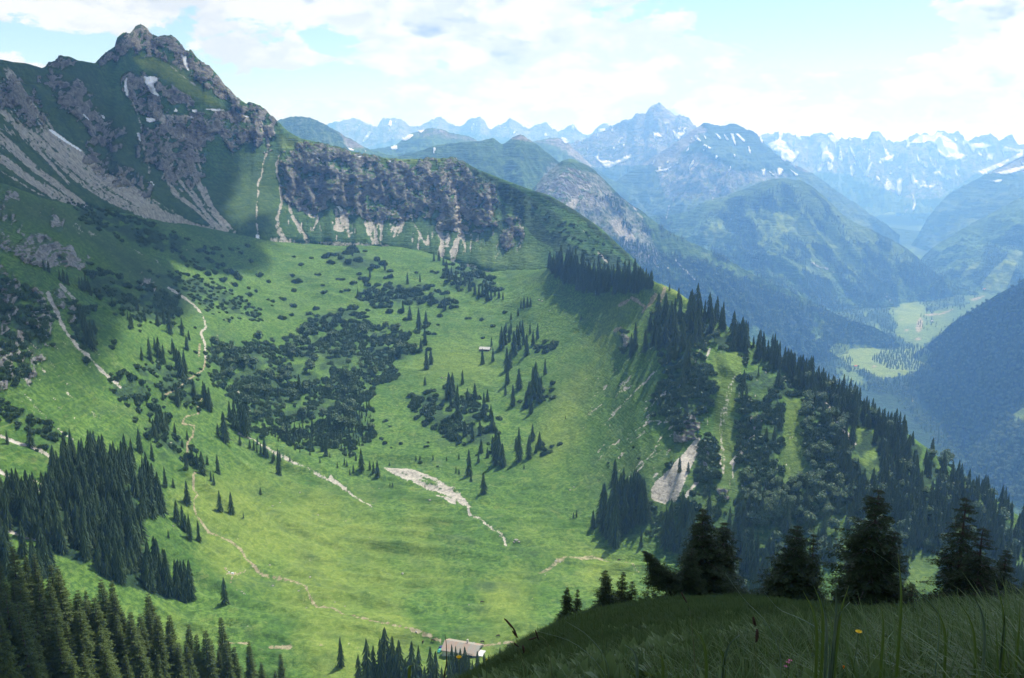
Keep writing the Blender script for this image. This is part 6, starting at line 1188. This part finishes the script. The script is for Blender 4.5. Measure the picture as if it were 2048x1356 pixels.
stalk([(1529, 1185), (1559, 1219), (1600, 1237), (1640, 1262), (1660, 1300)], 2.8, .0026, 'pale blade bent over to the upper left right of the clump', mat='pale_blade')
stalk([(1733, 1094), (1769, 1118), (1817, 1160), (1838, 1186), (1880, 1240)], 2.7, .0022, 'longest pale stem crossing the tallest spruce and the clearing', mat='pale_blade')
stalk([(1364, 1190), (1380, 1220), (1384, 1260), (1390, 1356)], 2.9, .0024, 'brown tipped stem standing left below the dark clump', [(1362, 1184, 1374, 1206, .003)])
stalk([(1500, 1100), (1500, 1100)], 2.9, .002, '') if False else None
stalk([(1514, 1268), (1512, 1300), (1514, 1356)], 2.7, .002, 'stem with a thick brown seed head left of the yellow flower', [(1515, 1258, 1513, 1284, .0058)]); stalk([(1506, 1232), (1508, 1280), (1510, 1356)], 2.9, .002, 'stem with a small brown seed head beside the thick headed one', [(1507, 1233, 1508, 1250, .0048)])
for k, (u, v, u2, v2) in enumerate([(1640, 1190, 1655, 1330), (1628, 1172, 1650, 1300), (1605, 1180, 1640, 1320), (1672, 1165, 1668, 1320), (1698, 1172, 1670, 1300), (1763, 1214, 1764, 1330), (1700, 1205, 1662, 1290), (1796, 1107, 1800, 1300), (1990, 1158, 2010, 1340), (1940, 1182, 1975, 1320), (1905, 1190, 1960, 1340), (2040, 1200, 2030, 1350), (2010, 1220, 2000, 1340), (1850, 1200, 1900, 1320), (1380, 1250, 1420, 1350), (1250, 1290, 1280, 1356), (1310, 1305, 1330, 1360), (830, 1330, 815, 1370), (1480, 1270, 1440, 1350), (1420, 1290, 1455, 1350)]):
    blm = MB(); a, b = Vector(P(u2, v2, 2.7)), Vector(P(u, v, 2.7)); gz = ground_at(a.x, a.y); mid_ = a.lerp(b, .55) + Vector(((b.x - a.x) * -.12, 0, .03)); path = [Vector((a.x, a.y, min(a.z, gz) - .03)), a.lerp(mid_, .5), mid_, b]
    t_ = np.linspace(0, 3, 12); xs = [pchip(range(4), [p[i] for p in path], t_) for i in range(3)]; prev = None
    for s in range(12):
        p = Vector((xs[0][s], xs[1][s], xs[2][s])); ww = .0052 * (1 - (s / 11) ** 2.5) + .0004; c1, c2 = blm.vert(p + Vector((-ww, 0, 0)), s / 11), blm.vert(p + Vector((ww, .001, 0)), s / 11); c3 = blm.vert(p + Vector((0, .0028, 0)), s / 11)
        if prev: blm.face(prev[0], prev[2], c3, c1); blm.face(prev[2], prev[1], c2, c3)
        prev = (c1, c2, c3)
    o = obj('tall_grass_stem', blm.mesh('grass_blade', M['pale_blade'] if k % 3 == 0 else M['grass'])); tag(o, 'single long grass blade standing above the shaded turf', 'grass stem', 'long single grass blades')
# flowers ---------------------------------------------------------------
M['petal'] = flat_mat('yellow_petal', (0.75, 0.42, 0.005), (0.85, 0.58, 0.01), 60, .5, .3); M['orange'] = flat_mat('orange_petal', (0.75, 0.22, 0.01), (0.85, 0.32, 0.01), 60, .5, .3); M['pink'] = flat_mat('pink_petal', (0.42, 0.09, 0.16), (0.55, 0.15, 0.24), 60, .5, .3)
M['stem'] = flat_mat('flower_stem', (0.05, 0.10, 0.03), (0.10, 0.16, 0.06), 5, .6, .3)
def flower(u, v, D_, size, label, mat='petal', tilt=(0, 0), up=1.0, bend=0):
    hd = Vector(P(u, v, D_)); gz = ground_at(hd.x + bend, hd.y + .05); e = bpy.data.objects.new('yellow_flower' if mat == 'petal' else 'orange_flower', None); COL.objects.link(e); base = Vector((hd.x + bend, hd.y + .05, gz)); e.location = base; tag(e, label, 'flower')
    st_ = MB(); h_ = hd - base; st_.tube([Vector((0, 0, -.02)), h_ * .35 + Vector((bend * -.2, 0, 0)), h_ * .75, h_ - Vector((0, 0, size * .3))], [.0018, .0016, .0014, .0016], 5); obj('stem', st_.mesh('stem', M['stem']), e)
    cpm = MB(); cpm.tube([h_ - Vector((0, 0, size * .55)), h_ - Vector((0, 0, size * .25)), h_], [size * .12, size * .24, size * .16], 7); obj('calyx', cpm.mesh('calyx', M['stem']), e)
    pm = MB(); n = 22
    for k in range(n):
        a = 6.283 * k / n; r1 = size * (.95 if k % 2 else .75); o_ = h_ + Vector((0, 0, size * .05)); dv_ = Vector((math.cos(a), math.sin(a), up)).normalized(); s_ = Vector((-math.sin(a), math.cos(a), 0)) * size * .13
        pm.face(pm.vert(o_ - s_ * .5), pm.vert(o_ + s_ * .5), pm.vert(o_ + dv_ * r1 + s_), pm.vert(o_ + dv_ * r1 * 1.06), pm.vert(o_ + dv_ * r1 - s_))
    obj('petals', pm.mesh('petals', M[mat]), e); return e
flower(918, 1320, 2.9, .0165, 'half open yellow flower in front of the barn', up=1.3); flower(1717, 1267, 2.9, .0150, 'open yellow flower on the shaded slope below the tallest spruce', up=.7); flower(1687, 1338, 2.6, .011, 'small orange flower bud at the bottom right edge', 'orange', up=3)
flower(973, 1321, 2.9, .008, 'closed yellow bud on a slanting stem right of the half open flower', up=4)
for k, (u, v) in enumerate([(1576, 1326), (1572, 1334), (1580, 1322)]):
    e = flower(u, v, 3.0, .009, 'little pink flower low in the grass left of the yellow one', 'pink', up=.4); e.name = 'pink_flower'; e['group'] = 'pink flowers in the grass'
# pale stones in the turf ------------------------------------------------
M['stone'] = flat_mat('grey_stone', (0.16, 0.16, 0.155), (0.36, 0.35, 0.33), 3.0, .9, .1, bump=.05)
def rock_mesh(seed, n=2):
    import bmesh
    bm = bmesh.new(); bmesh.ops.create_icosphere(bm, subdivisions=n, radius=1); q = random.Random(seed); pl = [(Vector((q.uniform(-1, 1), q.uniform(-1, 1), q.uniform(-1, 1))).normalized(), q.uniform(.5, .85)) for _ in range(7)]
    for v_ in bm.verts:
        for nn_, d_ in pl:
            k = v_.co.dot(nn_) - d_
            if k > 0: v_.co -= nn_ * k
        v_.co.z *= .7
    me = bpy.data.meshes.new('boulder'); bm.to_mesh(me); bm.free(); me.materials.append(M['stone']); return me
ROCKS = [rock_mesh(s_) for s_ in range(6)]
for k, (u, v, s_) in enumerate([(1520, 1318, 12), (1535, 1322, 9), (1508, 1330, 10), (1600, 1318, 13), (1612, 1322, 8), (1498, 1340, 11), (1590, 1334, 7), (1300, 1214, 4), (1530, 1300, 7)]):
    q = hit(BV_G, u, v)
    if q is not None: r_ = s_ / F * q.length / 2 * 1.3; o = obj('stone', ROCKS[k % 6], loc=q, rz=k, sc=(r_ * 1.4, r_, r_)); tag(o, 'pale stone lying in the shaded turf', 'stone', 'pale stones in the foreground turf')
# boulders out on the pasture
BL = [(483, 1183, 4, 'w'), (487, 1187, 4, 'w'), (490, 1188, 3, 'w'), (473, 1180, 3, 'w'), (495, 1253, 4, 'w'), (540, 1130, 4, 'g'), (620, 1154, 5, 'g'), (546, 1171, 4, 'g'), (597, 1182, 4, 'g'), (690, 1213, 4, 'g'), (613, 1216, 4, 'g'), (670, 1204, 3, 'g'), (1032, 1080, 8, 'w'), (1038, 1083, 6, 'w'), (1028, 1084, 5, 'w'), (346, 1052, 4, 'w'), (1078, 600, 5, 'w'), (1084, 602, 5, 'w'), (1100, 622, 4, 'w'), (883, 755, 5, 'g'), (892, 756, 4, 'g'),
      (450, 640, 5, 'w'), (455, 643, 4, 'w'), (435, 672, 3, 'w'), (1112, 1122, 5, 'w'), (1120, 1124, 4, 'w'), (832, 1264, 6, 'w'), (740, 1075, 4, 'g'), (805, 1147, 6, 'g'), (1000, 1072, 4, 'w'), (1140, 980, 4, 'g'), (1148, 974, 3, 'w'), (948, 1285, 3, 'w'), (938, 1210, 3, 'w'), (1065, 1198, 3, 'w'), (560, 1005, 4, 'g'), (545, 1012, 4, 'w'), (636, 1030, 4, 'g'), (600, 985, 4, 'g'), (860, 1000, 5, 'w'), (1090, 1150, 4, 'g')]
for k, (u, v, s_, c) in enumerate(BL):
    q = hit(BV_B, u, v)
    if q is None: continue
    r_ = s_ / F * q.length / 2; o = obj('boulder', ROCKS[k % 6], loc=q, rz=k * 1.3, sc=(r_ * 1.3, r_, r_ * .9)); tag(o, 'small grey boulder lying on the open pasture', 'boulder', 'boulders on the pasture')
log('stones')

# ------------------------------------------------------------------ buildings, water trough, animals
M['roof'] = flat_mat('rusty_sheet_roof', (0.24, 0.245, 0.215), (0.30, 0.215, 0.16), .28, .6, .3, (1, .25, 1)); M['plaster'] = flat_mat('pale_wall', (0.50, 0.48, 0.44), (0.62, 0.60, 0.56), .5, .9, .1); M['wood'] = flat_mat('weathered_wood', (0.09, 0.07, 0.055), (0.16, 0.13, 0.10), 2, .9, .1, (1, 1, .2))
M['shingle'] = flat_mat('grey_shingle', (0.38, 0.38, 0.37), (0.55, 0.55, 0.54), 1.5, .8, .2); M['dark'] = flat_mat('dark_opening', (0.012, 0.013, 0.015), (0.02, 0.02, 0.022), 1, .4, .4); M['red'] = flat_mat('red_roof', (0.40, 0.12, 0.08), (0.50, 0.18, 0.12), 1, .8, .1)
def house(name, loc, rz, L, W_, H, pitch, mats, label, cat, over=.5, parts=True, windows=(), door=None, nsheet=12, slope_along=0.0):
    e = bpy.data.objects.new(name, None); COL.objects.link(e); e.location = loc; e.rotation_euler.z = rz; tag(e, label, cat); rh = W_ / 2 * math.tan(R(pitch))
    w_ = MB(); x0, x1, y0, y1 = -L / 2, L / 2, -W_ / 2, W_ / 2
    a = [w_.vert(p) for p in [(x0, y0, -3), (x1, y0, -3), (x1, y1, -3), (x0, y1, -3), (x0, y0, H), (x1, y0, H), (x1, y1, H), (x0, y1, H), (x0, 0, H + rh), (x1, 0, H + rh)]]
    for f in [(0, 1, 5, 4), (2, 3, 7, 6), (1, 2, 6, 9, 5), (3, 0, 4, 8, 7), (4, 5, 9, 8), (6, 7, 8, 9)]: w_.face(*[a[k] for k in f])
    obj('wall', w_.mesh('wall', M[mats[0]]), e)
    for sgn in (-1, 1):
        rf = MB(); yo = (W_ / 2 + over) * sgn; zo = H - over * math.tan(R(pitch)); th = .16
        for k in range(nsheet):      # overlapping roof sheets, each with its own lap
            xa = x0 - over + (L + 2 * over) * k / nsheet; xb = x0 - over + (L + 2 * over) * (k + 1) / nsheet + .04; dz = .03 if k % 2 else 0.0
            i = [rf.vert(p) for p in [(xa, 0, H + rh + th + dz), (xb, 0, H + rh + th + dz), (xb, yo, zo + th + dz), (xa, yo, zo + th + dz), (xa, 0, H + rh + .02), (xb, 0, H + rh + .02), (xb, yo, zo + .02), (xa, yo, zo + .02)]]
            for f in [(0, 1, 2, 3), (4, 7, 6, 5), (0, 4, 5, 1), (1, 5, 6, 2), (2, 6, 7, 3), (3, 7, 4, 0)]: rf.face(*[i[q] for q in f])
        obj('roof', rf.mesh('roof', M[mats[1]]), e)
    for (cx, cz, w2, h2, side) in windows:
        m_ = MB(); yv = y0 - .05 if side == 'f' else None
        if side == 'f': m_.box((cx - w2 / 2, y0 - .06, cz), (cx + w2 / 2, y0 + .02, cz + h2))
        else: m_.box((x1 - .02 if side == 'r' else x0 - .06, cx - w2 / 2, cz), (x1 + .06 if side == 'r' else x0 + .02, cx + w2 / 2, cz + h2))
        obj('window' if h2 < 1.9 else 'door', m_.mesh('opening', M['dark']), e)
    return e
def at(u, v, bv=None):
    q = hit(bv or BV_B, u, v); return q
pb = at(924, 1312)
barn = house('barn', pb + Vector((0, 5.0, .2)), R(-17), 19.5, 11.5, 2.2, 23, ('plaster', 'roof'), 'long alpine barn with a rust-streaked pale roof behind spruces', 'barn', over=.6, windows=[(6.0, .3, 3.6, 2.2, 'f'), (-4, .8, 1.0, .8, 'f'), (-1, .8, 1.0, .8, 'f'), (0, 1.2, 2.0, 1.4, 'l'), (2.5, .2, 2.0, 2.0, 'r')], nsheet=16)
an = MB(); an.box((10.3, -5.5, -2), (13.0, -.5, 2.2)); obj('annex', an.mesh('annex', M['plaster']), barn); ar = MB(); ar.box((10.3, -6, 2.25), (13.6, 0, 2.42)); obj('annex_roof', ar.mesh('annex_roof', M['shingle']), barn)
pdk = MB(); pdk.box((4.0, -10.0, -2), (9.6, -7.0, .25)); obj('terrace', pdk.mesh('terrace', M['plaster']), barn); ch = MB(); ch.box((2.2, .8, 4.2), (3.0, 1.6, 6.6)); obj('chimney', ch.mesh('chimney', M['plaster']), barn)
ph_ = at(970, 702); house('small_hut', ph_ + Vector((0, 3.4, 0)), R(-14), 13, 7.2, 2.4, 30, ('wood', 'shingle'), 'small grey-roofed hut alone on the pasture', 'hut', over=.5, windows=[(2.5, .2, 1.2, 2.0, 'f'), (-2, 1, .9, .8, 'f'), (0, 1, .9, .8, 'r')], nsheet=8)
for u, v, sz, lb in [(1711, 734, 15, 'tiny red-roofed house at the end of the white farm track'), (1968, 579, 17, 'tiny red-roofed house far up the valley'), (1864, 643, 14, 'tiny pale house beside the valley river')]:
    q = at(u, v, BV_F)
    if q is not None: house('valley_house', q, R(20), sz, sz * .7, 5, 32, ('plaster', 'red' if 'red' in lb else 'shingle'), lb, 'house', nsheet=2, windows=[(0, 1.5, 1.5, 1.4, 'f')])
# cars by the barn
def car(loc, rz, paint, label):
    e = bpy.data.objects.new('parked_car', None); COL.objects.link(e); e.location = loc; e.rotation_euler.z = rz; tag(e, label, 'car'); b = MB()
    prof = [(-2.1, .3), (-2.1, .85), (-1.7, 1.0), (-1.2, 1.5), (.5, 1.52), (1.1, 1.02), (2.0, .85), (2.1, .3)]; l_ = [b.vert((x, -.85, z)) for x, z in prof]; r_ = [b.vert((x, .85, z)) for x, z in prof]
    for k in range(7): b.face(l_[k], l_[k + 1], r_[k + 1], r_[k])
    b.face(*l_[::-1]); b.face(*r_); b.face(l_[0], r_[0], r_[-1], l_[-1]); obj('body', b.mesh('body', paint), e)
    g = MB(); g.box((-1.15, -.87, 1.02), (.6, .87, 1.42)); obj('window', g.mesh('window', M['dark']), e)
    for x in (-1.3, 1.3):
        for y in (-.85, .85): w_ = MB(); w_.tube([(x, y - .1, .32), (x, y + .1, .32)], [.32, .32], 12); obj('wheel', w_.mesh('wheel', M['dark']), e)
M['blue'] = flat_mat('dark_blue_paint', (0.02, 0.03, 0.10), (0.025, 0.035, 0.12), 1, .3, .5); M['teal'] = flat_mat('teal_paint', (0.04, 0.30, 0.24), (0.05, 0.34, 0.28), 1, .3, .5)
for u, v, m_, lb in [(883, 1297, M['blue'], 'dark blue car parked at the left gable of the barn'), (881, 1303, M['teal'], 'teal car parked nearest the left front corner of the barn')]:
    q = at(u, v)
    if q is not None: car(q, R(60), m_, lb)
# water trough with its muddy ring
M['white'] = flat_mat('white_tub', (0.70, 0.72, 0.75), (0.80, 0.82, 0.85), 1, .5, .3)
def tub(u, v, r, label):
    q = at(u, v); m_ = MB(); n = 14; out = [m_.vert((math.cos(k * 6.283 / n) * r, math.sin(k * 6.283 / n) * r * .7, -.3)) for k in range(n)]; to = [m_.vert((math.cos(k * 6.283 / n) * r, math.sin(k * 6.283 / n) * r * .7, .6)) for k in range(n)]; ti = [m_.vert((math.cos(k * 6.283 / n) * r * .88, math.sin(k * 6.283 / n) * r * .6, .6)) for k in range(n)]; bi = [m_.vert((math.cos(k * 6.283 / n) * r * .85, math.sin(k * 6.283 / n) * r * .58, .42)) for k in range(n)]
    for k in range(n): j = (k + 1) % n; m_.face(out[k], out[j], to[j], to[k]); m_.face(to[k], to[j], ti[j], ti[k]); m_.face(ti[k], ti[j], bi[j], bi[k])
    m_.face(*bi); o = obj('water_trough', m_.mesh('water_trough', M['white']), loc=q); tag(o, label, 'trough')
tub(465, 1147, .95, 'larger white water trough inside the muddy ring'); tub(458, 1145, .5, 'smaller white tub left of the larger trough')
# cows
M['cow'] = flat_mat('brown_hide', (0.035, 0.022, 0.016), (0.06, 0.04, 0.028), 2, .8, .2)
def cow_mesh():
    V_ = [(-.95, 0, 1.15), (-.4, 0, 1.12), (.25, 0, 1.15), (.75, 0, 1.22), (1.12, 0, 1.05), (1.42, 0, .72), (1.62, 0, .48), (-1.02, 0, .8), (-1.05, 0, .45), (-.82, .22, .98), (-.88, .24, .55), (-.84, .24, .02), (-.82, -.22, .98), (-.80, -.24, .55), (-.86, -.24, .02), (.66, .2, .95), (.70, .22, .5), (.68, .22, .02), (.66, -.2, .95), (.60, -.22, .5), (.64, -.22, .02)]
    E_ = [(0, 1), (1, 2), (2, 3), (3, 4), (4, 5), (5, 6), (0, 7), (7, 8), (0, 9), (9, 10), (10, 11), (0, 12), (12, 13), (13, 14), (3, 15), (15, 16), (16, 17), (3, 18), (18, 19), (19, 20)]
    Rr = [.32, .40, .40, .34, .2, .15, .09, .03, .02, .15, .085, .06, .15, .085, .06, .13, .07, .055, .13, .07, .055]
    me = bpy.data.meshes.new('cow'); me.from_pydata(V_, E_, []); o = bpy.data.objects.new('cow_form', me); COL.objects.link(o); md = o.modifiers.new('skin', 'SKIN')
    for k, r in enumerate(Rr): me.skin_vertices[0].data[k].radius = (r, r)
    me.skin_vertices[0].data[1].use_root = True; o.modifiers.new('sub', 'SUBSURF').levels = 1; dg = bpy.context.evaluated_depsgraph_get(); m2 = bpy.data.meshes.new_from_object(o.evaluated_get(dg)); bpy.data.objects.remove(o); m2.materials.clear(); m2.materials.append(M['cow']); return m2
CM = cow_mesh()
for u, v, rz, lb in [(964, 1206, 10, 'dark cow alone on the grassy swell above the barn'), (996, 1274, 200, 'dark cow standing above the pale track right of the barn'), (965, 1286, 170, 'dark cow just behind the right end of the barn roof'), (1018, 1294, 5, 'dark cow beside the pale track near the shaded slope'), (846, 1286, 80, 'dark cow on the pasture left of the barn'), (1238, 1122, 20, 'dark cow on the brown worn ground near the crest spruces'), (866, 1283, 350, 'dark cow nearest the left side of the barn')]:
    q = at(u, v)
    if q is not None: o = obj('cow', CM, loc=q, rz=R(rz)); tag(o, lb, 'cow')
log('done')

def ordinal(k): return ('%d' % k) + ('th' if 10 < k % 100 < 14 else {1: 'st', 2: 'nd', 3: 'rd'}.get(k % 10, 'th'))
byg = {}
for o in list(COL.objects):
    if o.parent is None and o.get('group') and o.get('category'): byg.setdefault(o['group'], []).append(o)
for g, os_ in byg.items():
    if 1 < len(os_) <= 45:
        os_.sort(key=lambda o: proj(np.array([o.matrix_basis.translation.x]), np.array([max(o.matrix_basis.translation.y, 1)]), np.array([o.matrix_basis.translation.z]))[0][0] if o.location.length > 0 else o.data.vertices[0].co.x / o.data.vertices[0].co.y)
        for k, o in enumerate(os_): o['label'] = '%s, %s' % (o['label'], 'leftmost' if k == 0 else 'rightmost' if k == len(os_) - 1 else ordinal(k + 1) + ' from left')
